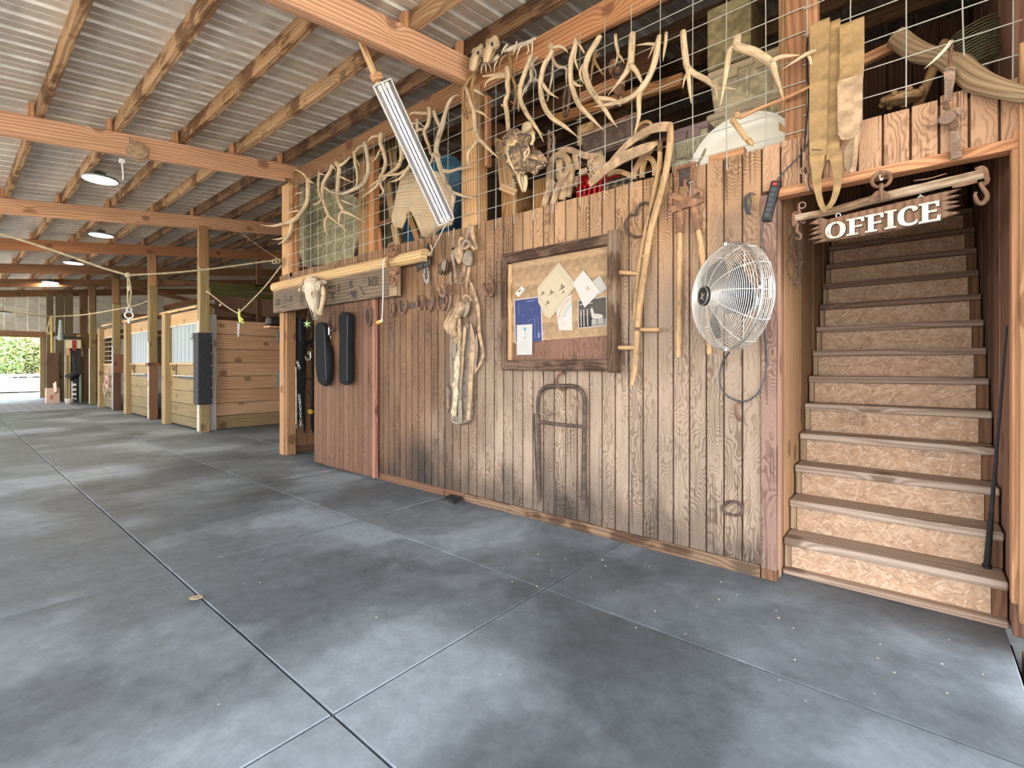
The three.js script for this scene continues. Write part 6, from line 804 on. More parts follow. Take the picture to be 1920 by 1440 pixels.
// ---------- what is stored in the loft, behind the wire ----------
const LY = 2.36;   // loft floor
{ const X = 3.3; solo('tarp_sheet', sheetX([[3.3,3.741,-6.829], [3.3,3.591,-6.195], [3.3,3.374,-5.507], [3.3,3.229,-5.22], [3.3,2.783,-5.197], [3.3,2.486,-5.386], [3.3,2.58,-6.594], [3.3,3.001,-6.878], [3.3,3.308,-7.075]], X), M('#8f8a68', { map: T.hide, bump: T.grit, bs: 0.002, rough: 0.75 }), 'big dusty green sheet with a round hole leaning in the loft near the corner', 'sheet'); }
function sheetX(p, x) { return roughen(plate(p, x, 0.012, { holes: [circle([3.3,3.109,-6.195][2], [3.3,3.109,-6.195][1], 0.05)] }), 0.004, 4); }
{ const s = (px0, px1, y0, y1, x, c, lab, nm = 'stud') => { const a = [1,10.571,-18.033]; };
  const stud = (z0, z1, x, w, mt, label) => solo('stud', box([x, LY, z0], [x + w, 3.7, z1]), mt, label, 'post');
  stud([3.25,3.024,-5.164][2], [3.25,2.983,-4.962][2], 3.25, 0.1, lumber('#a98558'), 'greenish square stud in the loft beside the orange one');
  stud([3.22,2.964,-4.906][2], [3.22,2.946,-4.82][2], 3.22, 0.09, lumber('#d99a62'), 'narrow bright orange stud in the loft left of the saddle blankets');
  const lean = (a, b, w, t, mt, label) => solo('plank', bar(a, b, w, t, [1, 0, 0]), mt, label, 'plank');
  lean([3.3,2.472,-4.758], [3.35,3.197,-4.959], 0.05, 0.03, m.orange, 'thin orange lath leaning in the loft behind the wire');
  lean([3.35,2.492,-4.504], [3.4,3.328,-4.786], 0.11, 0.03, lumber('#b39a72'), 'pale plank leaning left of the saddle blankets'); lean([3.5,2.409,-5.069], [3.55,3.19,-4.986], 0.3, 0.02, lumber('#8b8262'), 'wide greenish board standing behind the leaning laths');
  lean([3.4,2.473,-4.171], [3.4,2.933,-4.395], 0.08, 0.04, lumber('#b08a5a'), 'short brown plank showing between the two blankets'); lean([3.3,3.328,-4.534], [3.35,3.849,-4.705], 0.05, 0.03, lumber('#a8906a'), 'weathered stick behind the wire left of the tube light'); lean([3.3,3.318,-4.495], [3.35,3.818,-4.603], 0.04, 0.03, lumber('#9a7e58'), 'second weathered stick just right of the first, left of the tube light');
  lean([3.3,2.827,-4.907], [3.3,2.84,-4.495], 0.05, 0.04, m.firDark, 'dark cross brace behind the leaning laths');
  lean([4.2,3.446,-3.243], [4.4,4.594,-4.635], 0.25, 0.06, lumber('#8a5c38'), 'dark reddish beam crossing the loft behind the antlers'); lean([4.6,4.246,-4.639], [4,3.847,-1.749], 0.2, 0.06, lumber('#7c5232'), 'long brown timber rising to the right at the back of the loft'); lean([4.4,3.683,-4.635], [4.2,3.53,-3.549], 0.14, 0.06, m.firDark, 'dark timber above the blue tub'); lean([3.7,3.481,-2.606], [3.6,3.336,-1.365], 0.09, 0.05, lumber('#b38250'), 'long tan pole lying behind the crescent antlers'); lean([3.6,3.512,-2.253], [3.6,3.52,-1.847], 0.09, 0.04, m.orange, 'short orange plank behind the crescent antlers');
}
{ // saddle blankets folded over a rail
  const zig = drawn(256, 256, (c, w, h) => { c.fillStyle = '#c7b08e'; c.fillRect(0, 0, w, h); c.strokeStyle = 'rgba(110,84,58,0.55)'; c.lineWidth = 4; for (let y = -20; y < h + 40; y += 21) { c.beginPath(); for (let x = -16; x <= w + 16; x += 16) c.lineTo(x, y + ((x / 16) % 2 ? 9 : 0)); c.stroke(); } }); zig.wrapS = zig.wrapT = THREE.RepeatWrapping; zig.repeat.set(2.2, 2.2);
  const cloth = (rows, x, amp, ph) => { const nu = 18, nv = 16, pos = [], uv = [], ix = []; for (let s = 0; s < 2; s++) for (let j = 0; j <= nv; j++) for (let i = 0; i <= nu; i++) { const u = i / nu, f = j / nv * (rows.length - 1), k = Math.min(rows.length - 2, Math.floor(f)), t = f - k, L = V(rows[k][0]).lerp(V(rows[k + 1][0]), t), R = V(rows[k][1]).lerp(V(rows[k + 1][1]), t), q = L.lerp(R, u); pos.push(x - amp * Math.sin(u * ph + j * 0.07) * (0.3 + 0.7 * j / nv) + s * 0.012, q.y, q.z); uv.push(u, 1 - j / nv); }
    const w = nu + 1, off = w * (nv + 1); for (let j = 0; j < nv; j++) for (let i = 0; i < nu; i++) { const a = j * w + i; ix.push(a, a + w, a + 1, a + 1, a + w, a + w + 1, off + a, off + a + 1, off + a + w, off + a + 1, off + a + w + 1, off + a + w); }
    for (let i = 0; i < nu; i++) for (const r of [0, nv]) { const a = r * w + i, b = off + a; ix.push(a, a + 1, b, a + 1, b + 1, b); } for (let j = 0; j < nv; j++) for (const r of [0, nu]) { const a = j * w + r, b = off + a; ix.push(a, a + w, b, a + w, b + w, b); }
    const g = new THREE.BufferGeometry(); g.setAttribute('position', new THREE.Float32BufferAttribute(pos, 3)); g.setAttribute('uv', new THREE.Float32BufferAttribute(uv, 2)); g.setIndex(ix); g.computeVertexNormals(); return g; };
  const bm = M('#ffffff', { map: zig, rough: 0.95, side: THREE.DoubleSide });
  solo('saddle_blanket', cloth([[[3.12,3.179,-4.158], [3.12,3.177,-3.895]], [[3.12,2.976,-4.25], [3.12,2.958,-3.929]], [[3.12,2.848,-4.287], [3.12,2.781,-4.015]], [[3.12,2.789,-4.306], [3.12,2.784,-4.086]], [[3.12,2.725,-4.296], [3.12,2.708,-4.095]], [[3.12,2.656,-4.231], [3.12,2.631,-4.158]]], 3.12, 0.03, 5), bm, 'tan zigzag saddle blanket, the left and smaller one behind the wire', 'blanket');
  solo('saddle_blanket', cloth([[[3.1,3.175,-3.87], [3.1,3.059,-3.547]], [[3.1,2.959,-3.955], [3.1,2.886,-3.426]], [[3.1,2.816,-3.998], [3.1,2.769,-3.352]], [[3.1,2.674,-3.887], [3.1,2.516,-3.338]], [[3.1,2.522,-3.787], [3.1,2.502,-3.563]], [[3.1,2.453,-3.729], [3.1,2.444,-3.673]]], 3.1, 0.045, 9), bm, 'larger tan saddle blanket hanging to a point behind the foot of the tube light', 'blanket');
}
{ const c = [3.75,2.963,-4.038], r = 0.52, blue = M('#3f6f8c', { map: T.hide, rough: 0.5 }); solo('tub', lathe([[0, 0], [r - 0.02, 0], [r, 0.02], [r + 0.02, 0.26], [r + 0.045, 0.28], [r + 0.045, 0.3], [r, 0.3], [r - 0.02, 0.05], [0, 0.04]], [3.75, LY + r + 0.0, c[2]], [-0.9, 0.15, -0.1], 36), blue, 'big round blue plastic tub stood on edge behind the pale post', 'tub'); }
{ const p = thing('slat_crate', 'pale slatted crate lid leaning under the hide-covered skull', 'crate', [3.2,2.547,-2.765]); const a = [[3.25,3.24,-2.949], [3.25,3.181,-2.846], [3.25,3.113,-2.746]], b = [[3.2,2.775,-2.84], [3.2,2.726,-2.753], [3.2,2.676,-2.656]];
  for (let k = 0; k < 4; k++) { const A = V(a[0]).lerp(V(a[2]), (k + 0.5) / 4), B = V(b[0]).lerp(V(b[2]), (k + 0.5) / 4); part('slat', bar(B, A, 0.05, 0.016), lumber('#c2a078'), p); } part('rail', bar(b[0], b[2], 0.06, 0.02), m.firPale, p); part('rail', bar(a[0], a[2], 0.04, 0.02), m.firPale, p); }
solo('box', box([3.25, LY, [3.25,2.653,-2.872][2]], [3.65, [3.25,2.787,-2.872][1], [3.25,2.615,-2.698][2]]), lumber('#b9905e'), 'plain wooden box on the loft floor below the slatted crate lid', 'box');
solo('box', box([3.3, LY, [3.3,2.779,-2.548][2]], [3.5, [3.3,2.765,-2.491][1] + 0.02, [3.3,2.745,-2.412][2]]), lumber('#a8804e'), 'small brown box on the loft floor right of the hide-covered skull', 'box');
{ const c = thing('strap_coil', 'coil of thick dusty tan straps beside the hide-covered skull', 'straps', [3.08,2.379,-2.095]), S = (pts) => part('loop', sweep(pts, 0.024, { hint: [-1, 0, 0], profile: RECT(0.5) }), m.leather, c);
  S([[3.06,2.499,-2.201], [3.06,2.666,-2.206], [3.06,2.782,-2.175], [3.06,2.803,-2.116], [3.06,2.774,-2.057], [3.06,2.699,-2.018], [3.06,2.576,-2.009], [3.06,2.462,-2.038]]); S([[3.1,2.539,-2.184], [3.1,2.68,-2.214], [3.1,2.781,-2.184], [3.1,2.784,-2.133], [3.1,2.691,-2.094], [3.1,2.529,-2.103]]); S([[3.05,2.759,-2.104], [3.05,2.635,-2.094], [3.05,2.563,-2.05], [3.05,2.449,-2.079]]); S([[3.04,2.424,-2.161], [3.04,2.571,-2.092], [3.04,2.66,-2.015]]); S([[3.03,2.424,-2.235], [3.03,2.531,-2.194], [3.03,2.598,-2.134]]); S([[3.12,2.746,-2.249], [3.12,2.674,-2.167], [3.12,2.571,-2.117], [3.12,2.497,-2.157]]);
  part('loop', links([[3.1,2.997,-2.224], [3.1,2.911,-2.214], [3.1,2.812,-2.235]], 5, 0.05, 0.012), m.rustPale, c); }
{ const t = thing('trough', 'long rusty metal trough lying above the saddle frame', 'trough', [3.15,2.79,-1.744]), A = V([3.15,2.838,-1.948]), B = V([3.15,2.855,-1.494]);
  part('side', bar(A, B, 0.17, 0.03, [1, 0, 0]), m.iron, t); part('floor', bar(A.clone().add(V([0.15, -0.08, 0])), B.clone().add(V([0.15, -0.08, 0])), 0.03, 0.3, [1, 0, 0]), m.iron, t); part('lip', bar(A.clone().add(V([-0.02, 0.08, 0])), B.clone().add(V([-0.02, 0.08, 0])), 0.025, 0.05, [1, 0, 0]), m.rust, t); part('end', bar(A.clone().add(V([0.15, -0.09, 0])), A.clone().add(V([0.15, 0.085, 0])), 0.03, 0.3, [1, 0, 0]), m.rust, t);
  solo('carton', box([3.2, [3.2,2.897,-1.979][1], [3.2,2.998,-2.042][2]], [3.4, [3.2,3.053,-1.979][1], [3.2,2.954,-1.899][2]]), M('#bb9668', { map: T.hide, rough: 0.9 }), 'tan cardboard box resting at the left end of the rusty trough', 'box'); }
{ const s = thing('pack_saddle', 'dusty wooden saddle frame with an oval holed plate', 'saddle', [3.07,2.486,-1.786]);
  part('oval_plate', plate([0, 1, 2, 3, 4, 5, 6, 7, 8, 9, 10, 11].map((k) => { const a = k / 12 * 6.283, c = [3.08,2.634,-1.779]; return [0, c[1] + 0.082 * Math.sin(a), c[2] + 0.068 * Math.cos(a)]; }), 3.07, 0.03, { bevel: 0.008, smooth: true }), m.leather, s);
  const oc = [3.06,2.624,-1.768]; part('hole', Array.from({ length: 9 }, (_, k) => ball([3.038, oc[1] + 0.062 * Math.sin(1.6 + k * 0.42), oc[2] + 0.05 * Math.cos(1.6 + k * 0.42)], 0.005, 0.6, 1, 1, 6)), m.leatherBlack, s);
  const S = (pts, r = 0.022) => part('rib', sweep(pts, r, { hint: [-1, 0, 0], profile: RECT(0.6) }), m.leather, s); S([[3.1,2.853,-2.143], [3.1,2.833,-2.045], [3.1,2.771,-1.94], [3.08,2.717,-1.828], [3.08,2.71,-1.749]]); S([[3.1,2.787,-1.997], [3.1,2.701,-1.978], [3.1,2.62,-1.978], [3.1,2.547,-2.006]]); S([[3.1,2.724,-1.858], [3.1,2.621,-1.858], [3.1,2.544,-1.831]]); S([[3.1,2.639,-1.987], [3.1,2.636,-1.913], [3.1,2.635,-1.849]]); }
{ const b = thing('crate', 'bright red plastic crate behind the blade tip of the lower scythe', 'crate', [3.2, LY, [3.2,2.554,-1.918][2]]), z0 = [3.2,2.584,-2.042][2], z1 = [3.2,2.523,-1.79][2], y1 = [3.2,2.665,-1.955][1], red = M('#c5211f', { rough: 0.4 });
  part('rail', box([3.2, y1 - 0.09, z0], [3.225, y1, z1], 'z'), red, b); part('rail', box([3.2, LY, z0], [3.225, LY + 0.06, z1], 'z'), red, b); for (let k = 0; k < 6; k++) part('bar', bar([3.21, LY + 0.03, z0 + (z1 - z0) * k / 5.5], [3.21, y1 - 0.06, z0 + (z1 - z0) * (k + 0.5) / 5.5], 0.02, 0.02), red, b); part('side', box([3.2, LY, z0 - 0.01], [3.5, y1, z0 + 0.01]), red, b); part('side', box([3.2, LY, z1 - 0.01], [3.5, y1, z1 + 0.01]), red, b); }
solo('cloth_bundle', roughen(ball([3.3, LY + 0.12, [3.3,2.574,-1.715][2]], 0.16, 0.7, 0.75, 1.3, 18), 0.02, 9), M('#ffffff', { map: (() => { const t = drawn(128, 128, (c, w, h) => { c.fillStyle = '#51493c'; c.fillRect(0, 0, w, h); for (let i = 0; i < 128; i += 32) { c.fillStyle = 'rgba(196,176,128,0.55)'; c.fillRect(i, 0, 5, h); c.fillRect(0, i, w, 5); c.fillStyle = 'rgba(20,22,20,0.5)'; c.fillRect(i + 12, 0, 9, h); c.fillRect(0, i + 12, w, 9); } }); t.wrapS = t.wrapT = THREE.RepeatWrapping; t.repeat.set(5, 3); return t; })(), rough: 0.95 }), 'bundle of dark plaid cloth in the loft under the scythe blades', 'cloth');
{ const w = thing('harness_hames', 'pair of curved wooden hames standing behind the scythe handles', 'hames', [3.1, LY, [3.1,2.468,-1.375][2]]), S = (pts, r = 0.02) => part('hame', sweep(pts, r, { hint: [-1, 0, 0], profile: RECT(0.6) }), m.handle, w);
  S([[3.08,2.473,-1.508], [3.08,2.544,-1.485], [3.08,2.601,-1.438], [3.08,2.643,-1.385]]); S([[3.08,2.465,-1.446], [3.08,2.543,-1.438], [3.08,2.591,-1.415], [3.08,2.573,-1.377], [3.08,2.51,-1.355], [3.08,2.457,-1.355]], 0.016); S([[3.1,2.562,-1.717], [3.1,2.563,-1.632], [3.1,2.508,-1.534]], 0.016); part('block', ball([3.15,2.825,-1.471], 0.06, 0.6, 1, 0.8), m.rust, w); part('cap', ring([3.1,2.799,-1.447], 0.06, 0.012, [-1, 0.2, 0]), m.handle, w); }
{ const t = thing('tackle', 'rusty block and tackle hanging behind the wishbone antler', 'pulley', [3.5,3.324,-1.843]); part('block', plate([[3.5,3.624,-1.88], [3.5,3.61,-1.824], [3.5,3.497,-1.796], [3.5,3.462,-1.815], [3.5,3.508,-1.89], [3.5,3.584,-1.909]], 3.5, 0.06, { bevel: 0.01, smooth: true }), m.rustRed, t); part('block', plate([[3.5,3.417,-1.852], [3.5,3.404,-1.796], [3.5,3.359,-1.787], [3.5,3.321,-1.824], [3.5,3.36,-1.861]], 3.5, 0.06, { bevel: 0.01, smooth: true }), m.rustRed, t); part('sheave', ring([3.43,3.514,-1.815], 0.04, 0.01, [-1, 0, 0]), m.iron, t); part('rope', rope([[3.48,3.46,-1.832], [3.48,3.391,-1.818]], 0.012), m.rope, t); part('rope', rope([[3.48,3.317,-1.813], [3.48,3.245,-1.823]], 0.012), m.rope, t);
  solo('wheel', ring([3.5,3.478,-2.342], 0.1, 0.014, [-1, 0, -0.9], { ry: 0.12 }), m.rustPale, 'rusty hoop standing behind the middle crescent antler', 'hoop'); }
// plastic bins, basin, brace
const plastic = M('#b9ab8b', { map: T.hide, rough: 0.45 });
const bin = (label, x, a, b, mt, lidMt, d = 0.4) => { const z0 = a[2], z1 = b[2], y1 = a[1], y0 = b[1], p = thing('storage_bin', label, 'bin', [x + d / 2, y0, (z0 + z1) / 2]);
  const s = new THREE.Shape([[z0 + 0.03, y0], [z1 - 0.03, y0], [z1, y1 - 0.04], [z0, y1 - 0.04]].map(([u, v]) => new THREE.Vector2(u, v))), g = new THREE.ExtrudeGeometry(s, { depth: d, bevelEnabled: true, bevelSize: 0.012, bevelThickness: 0.012, bevelSegments: 2 }); g.applyMatrix4(new THREE.Matrix4().set(0, 0, -1, x + d, 0, 1, 0, 0, 1, 0, 0, 0, 0, 0, 0, 1)); part('tub', metreUV(g), mt, p);
  part('lid', box([x - 0.03, y1 - 0.045, z0 - 0.02], [x + d + 0.03, y1, z1 + 0.02], 'z', 0.01), lidMt, p); for (const k of [0.3, 0.7]) part('latch', box([x - 0.035, y1 - 0.09, mix(z0, z1, k) - 0.04], [x - 0.012, y1 - 0.03, mix(z0, z1, k) + 0.04], 'z', 0.006), lidMt, p); for (const k of [0.2, 0.5, 0.8]) part('rib', box([x - 0.018, y0 + 0.02, mix(z0, z1, k) - 0.012], [x, y1 - 0.06, mix(z0, z1, k) + 0.012]), mt, p); return p; };
bin('tan translucent storage bin on top of the other one, behind the bleached antler', 3.35, [3.35,3.155,-1.075], [3.35,2.767,-0.625].map((v, i) => (i === 1 ? [3.35,2.883,-1.075][1] : v)), plastic, M('#a8977a', { rough: 0.5 }));
bin('lower tan storage bin half hidden by the round white basin', 3.35, [3.35,2.871,-1.082], [3.35,2.65,-0.636].map((v, i) => (i === 1 ? LY : v)), plastic, M('#9d9078', { rough: 0.5 }));
{ const b = bin('small greenish storage bin with a white label and purple lid', 3.2, [3.2,2.817,-1.294].map((v, i) => (i === 1 ? [3.2,2.769,-1.143][1] : v)), [3.2,2.452,-1.06].map((v, i) => (i === 1 ? LY : v)), M('#9d977a', { map: T.hide, rough: 0.5 }), M('#75605f', { rough: 0.6 }), 0.3);
  part('label', sheet([[3.165,2.653,-1.243], [3.165,2.649,-1.172], [3.165,2.562,-1.172], [3.165,2.564,-1.243]], null, 0.002), print(64, 64, (c, w, h) => { c.fillStyle = '#9d977a'; c.fillRect(0, 0, w, h); c.fillStyle = '#b9b7a4'; for (const [x, y, W] of [[4, 8, 24], [34, 4, 26], [6, 34, 22], [34, 32, 26]]) { c.fillRect(x, y, W, 20); } c.fillStyle = '#8a8468'; for (const [x, y] of [[10, 12], [40, 10], [12, 40], [42, 38]]) c.fillRect(x, y, 10, 9); }), b); }
solo('box', box([3.4, [3.4,3.205,-1.105][1], [3.4,3.335,-1.119][2]], [3.75, [3.4,3.205,-1.105][1] + 0.42, [3.4,3.219,-0.842][2]]), M('#93845e', { map: T.hide, rough: 0.85 }), 'greenish brown box standing on the upper tan bin', 'box');
{ const z = [3.14,2.441,-0.838][2], r = 0.31; solo('basin', lathe([[0, 0.0], [r * 0.7, 0], [r * 0.92, -0.02], [r * 0.96, 0.03], [r, 0.035], [r, 0.02], [r * 0.94, -0.04], [r * 0.7, -0.03], [0, -0.03]], [3.16, LY + 0.06, z], [-1, 0.12, 0], 40), M('#d8d5c6', { rough: 0.45 }), 'round white enamel basin with a chipped rim stood on edge behind the siding', 'basin'); }
solo('wood_block', box([3.02, 2.415, [2.985,2.463,-0.986][2]], [3.08, 2.47, [2.985,2.453,-0.785][2]], 'z'), m.fir, 'small wooden block lying along the wall top before the white basin', 'block');
{ const b = thing('brace_handle', 'turned wooden handle on a long stick poking through the wire', 'tool', [2.925,2.414,-0.714]); part('stick', limb([...[[2.955,2.608,-0.797,0.01],[2.945,2.621,-0.697,0.01],[2.935,2.629,-0.563,0.009],[2.925,2.647,-0.43,0.008]]], { n: 8 }), m.orange, b); part('knob', [roughen(ball([2.935,2.619,-0.8], 0.02), 0.002, 60), ball([2.925,2.589,-0.82], 0.018)], m.handle, b); part('grip', limb([[2.925,2.577,-0.812,0.014],[2.925,2.54,-0.792,0.015],[2.925,2.503,-0.772,0.013],[2.925,2.474,-0.755,0.014],[2.925,2.455,-0.741,0.013]], { n: 10 }), m.handle, b); part('grip_end', limb([[2.925,2.455,-0.741,0.017],[2.925,2.435,-0.725,0.015],[2.925,2.418,-0.716,0.006]]), m.handle, b); }
// above the stairs
{ const d = thing('driftwood', 'long weathered driftwood branch lying over the header boards', 'branch', [2.965,2.477,0.135]); part('branch', roughen(limb([[3.2,2.893,-0.098], [3.15,2.755,-0.013], [3.08,2.653,0.075], [3.02,2.565,0.128], [2.95,2.446,0.186], [2.9,2.368,0.248], [2.86,2.287,0.337]].map((p, i) => [...p, [0.05, 0.05, 0.036, 0.05, 0.05, 0.04, 0.03][i]]), { n: 14, seg: 50, flat: 0.8 }), 0.008, 10), lumber('#a08a6c', { bs: 0.004 }), d); }
solo('pole', limb([[3.5,2.935,0.096], [3.25,2.525,-0.014]].map((p) => [...p, 0.022])), m.handle, 'tan pole leaning in the dark loft above the stairs', 'pole');
solo('cog', [ring([3.12,2.534,-0.071], 0.07, 0.02, [-0.2, 1, 0.1]), ...Array.from({ length: 9 }, (_, k) => ball([[3.12,2.534,-0.071][0] + 0.085 * Math.cos(k * 0.7), [3.12,2.534,-0.071][1], [3.12,2.534,-0.071][2] + 0.085 * Math.sin(k * 0.7)], 0.014))], m.boneDark, 'toothed cog lying on the header top above the stairs', 'cog');
solo('spring', sweep(Array.from({ length: 130 }, (_, i) => { const a = i * 0.62, c = V([3.5,2.755,0.221]).lerp(V([3.6,3.017,0.223]), i / 130); return [c.x + 0.1 * Math.cos(a) * 0.6, c.y + 0.03 * Math.sin(a), c.z + 0.1 * Math.sin(a)]; }), 0.0045, { n: 5, seg: 520 }), M('#6f6d52', { rough: 0.6, metal: 0.3 }), 'coiled wire spring standing in the dark corner over the stairs', 'spring');
solo('pole', bar([3.3,2.875,-0.264], [3.3,2.908,-0.079], 0.05, 0.04), m.fir, 'reddish lath crossing behind the short wire panel over the stairs', 'lath');
for (const [i, l] of ['dark board', 'plank'].entries()) solo('shelf_board', box([3.7 + 0.5 * i, 2.75 + 0.45 * i, -2.9], [4.1 + 0.5 * i, 2.8 + 0.45 * i, -0.6], 'z'), m.firDark, i ? 'upper dark shelf board deep in the loft' : 'lower dark shelf board deep in the loft behind the bins', 'shelf');

// ---------- hanging tube light ----------
{ const Z = -3.14, a = V([2.178,3.346,-3.14]), b = V([2.829,2.437,-3.14]), d = b.clone().sub(a).normalize(), side = new THREE.Vector3().crossVectors(d, V([0, 0, 1])).normalize(), t = thing('tube_light', 'two-tube fluorescent fitting hanging aslant, unlit, in front of the antlers', 'light fitting', b.toArray());
  // the open side with its two tubes faces down towards the aisle
  const n = V([-0.55, 0, 0.62]).addScaledVector(d, -V([-0.55, 0, 0.62]).dot(d)).normalize(), w = new THREE.Vector3().crossVectors(d, n).normalize(), P = (p, u, v) => p.clone().addScaledVector(w, u).addScaledVector(n, v);
  const refl = M('#d8d8dc', { rough: 0.22, metal: 0.85 });
  part('back', bar(P(a, 0, -0.02), P(b, 0, -0.02), 0.02, 0.1, w), m.white, t);
  for (const s of [-1, 1]) { part('reflector', bar(P(a, s * 0.036, -0.004), P(b, s * 0.036, -0.004), 0.006, 0.07, w.clone().addScaledVector(n, -s * 0.5)), refl, t); part('side', bar(P(a, s * 0.072, 0.008), P(b, s * 0.072, 0.008), 0.06, 0.007, w), m.white, t); part('tube', sweep([P(a, s * 0.03, 0.022).addScaledVector(d, 0.03), P(b, s * 0.03, 0.022).addScaledVector(d, -0.03)], 0.013, { n: 12, smooth: false }), M('#c9c7cc', { rough: 0.2 }), t); part('socket', [sweep([P(b, s * 0.03, 0.022).addScaledVector(d, -0.045), P(b, s * 0.03, 0.022).addScaledVector(d, -0.01)], 0.017, { n: 10, smooth: false }), sweep([P(a, s * 0.03, 0.022).addScaledVector(d, 0.01), P(a, s * 0.03, 0.022).addScaledVector(d, 0.045)], 0.017, { n: 10, smooth: false })], m.white, t); }
  part('ridge', bar(P(a, 0, 0.014), P(b, 0, 0.014), 0.02, 0.02, w), refl, t);
  for (const q of [a, b]) part('end_cap', bar(P(q, 0, -0.03), P(q, 0, 0.04), 0.15, 0.008, d), m.white, t);
  const s = thing('hanger_stick', 'wooden stick that carries the upper end of the tube light', 'stick', [2.151,3.362,-3.17]); part('stick', bar([2.01,3.627,-3.18], [2.186,3.328,-3.18], 0.04, 0.03, [0, 0, 1]), m.firPale, s); part('block', bar([2.111,3.364,-3.16], [2.177,3.411,-3.16], 0.05, 0.05, [0, 0, 1]), m.fir, s);
  solo('light_cord', rope([b.clone().addScaledVector(d, 0.01), V([2.82,2.334,-3.199]), V([2.905,2.243,-3.412]), V([2.925,2.216,-3.473])], 0.004), m.white, 'thin white cord dropping from the foot of the tube light to the black bridle', 'cord');
}
// ---------- round lamps under the roof ----------
const glow = new THREE.MeshStandardMaterial({ color: 0xffffff, emissive: new THREE.Color(1, 0.97, 0.9), emissiveIntensity: 6, roughness: 0.4 });
const lamp = (c, r, label, on = true) => { const l = thing('ceiling_lamp', label, 'lamp', c), [x, y, z] = c, top = Math.max(y + 0.12, rafterB(x) + 0.25);
  part('housing', lathe([[0, 0.1], [r * 0.3, 0.1], [r * 0.36, 0.06], [r * 0.95, 0.03], [r, 0.02], [r, 0], [r * 0.94, 0], [r * 0.94, 0.012], [0, 0.012]], c, [0, 1, 0], 28), M('#8f9396', { rough: 0.5, metal: 0.4 }), l);
  part('diffuser', lathe([[0, 0], [r * 0.93, 0], [r * 0.93, 0.008], [0, 0.008]], c, [0, 1, 0], 28), on ? glow : M('#9aa8a8', { rough: 0.4 }), l);
  part('stem', rope([[x, y + 0.1, z], [x, top, z]], 0.006), m.black, l);
  if (on) { const L = new THREE.RectAreaLight(0xffeccc, 75, r * 1.7, r * 1.7); L.position.set(0, -0.012, 0); L.rotation.x = -Math.PI / 2; L.name = 'lamp_light'; l.add(L); } };
lamp([1.336,3.58,-8.07], 0.19, 'nearest lit round lamp, under the roof beyond the broad rafter'); lamp([1.95,3.62,-11.687], 0.19, 'second lit round lamp from the camera, above the post with the black pad'); lamp([2.053,3.62,-15.355], 0.19, 'third lit round lamp, small and far, below the metal roof'); lamp([2.094,3.62,-19.411], 0.19, 'fourth and smallest lit round lamp near the far end'); lamp([1.38,2.95,-23.348], 0.2, 'dark unlit round lamp before the far doorway', false);
// ---------- ropes, reel, wires ----------
{ const k = thing('cross_tie', 'cross tie rope with a hanging snap strung from the corner post over the aisle', 'rope', [1.319,1.649,-6.5]), K = [1.306,2.163,-6.5];
  part('rope', rope([[0.164,2.438,-6.5], [0.36,2.412,-6.5], [0.759,2.311,-6.5], [1.106,2.207,-6.5], K], 0.0115, { n: 7 }), m.rope, k); part('rope', rope([K, [1.744,2.256,-6.5], [2.302,2.411,-6.5], [2.755,2.554,-6.52], [2.955,2.606,-6.55]], 0.011, { n: 7 }), m.rope, k);
  part('knot', [ball(K, 0.03), ball([1.319,2.028,-6.5], 0.024, 1, 1.5, 1), ring([2.89,2.581,-6.5], 0.03, 0.009, [0, 0, 1]), ring([2.842,2.559,-6.5], 0.025, 0.009, [0.2, 0, 1])], m.rope, k); part('drop', [rope([K, [1.306,2.026,-6.5], [1.306,1.883,-6.5], [1.315,1.821,-6.5]], 0.008), rope([K, [1.333,2.029,-6.5], [1.328,1.902,-6.5], [1.319,1.821,-6.5]], 0.008)], m.rope, k);
  part('snap', [ring([1.317,1.792,-6.5], 0.022, 0.007, [0, 0, 1]), ring([1.315,1.735,-6.5], 0.036, 0.008, [0, 0, 1]), sweep([[1.315,1.7,-6.5], [1.315,1.672,-6.5], [1.312,1.648,-6.5]], [0.01, 0.014, 0.012])], m.chrome, k);
}
{ const k = thing('cross_tie', 'second cross tie rope farther down the aisle, sagging to a loop by the far doorway', 'rope', [2.017,1.89,-19]), K = [1.834,2.445,-17];
  part('rope', rope([[0.655,2.364,-14.5], [0.821,2.368,-14.8], [1.406,2.409,-16], K], 0.014), m.rope, k); part('rope', rope([K, [2.359,2.474,-16], [2.818,2.571,-14.8], [2.949,2.593,-13.8], [3.021,2.654,-13.15]], 0.014), m.rope, k); part('loop', rope([K, [1.804,2.279,-17], [1.775,2.087,-17], [1.804,1.993,-17], [1.834,2.118,-17], [1.824,2.308,-17]], 0.012), m.rope, k); }
{ const k = thing('tie_rope', 'slack tie rope from the corner post to the padded post, green tie at mid sag', 'rope', [3.06,1.579,-8.248]), K = [3.06,2.019,-8.269];
  part('rope', rope([[3.06,2.514,-9.668], [3.06,2.304,-9.11], [3.06,2.132,-8.641], K], 0.011), m.rope, k); part('rope', rope([K, [3.04,2.159,-7.749], [3.03,2.353,-7.17], [3,2.553,-6.634]], 0.011), m.rope, k); part('knot', [ring([3.06,2.217,-9.037], 0.035, 0.008, [1, 0, 0], { ry: 0.016 }), ball([3.06,2.075,-8.227], 0.022), ball([3.06,2.502,-9.642], 0.022)], m.rope, k);
  part('tie', [rope([[3.04,2.044,-8.173], [3.03,1.958,-8.146], [3.04,1.874,-8.131]], 0.02), rope([[3.04,1.961,-8.173], [3.04,1.901,-8.028]], 0.013), rope([[3.04,1.909,-8.152], [3.04,1.851,-8.008]], 0.01)], M('#c7cf6a', { rough: 0.7 }), k); part('chain', links([[3.05,1.863,-8.221], [3.05,1.762,-8.221], [3.05,1.662,-8.242]], 8, 0.024, 0.006), m.steel, k); }
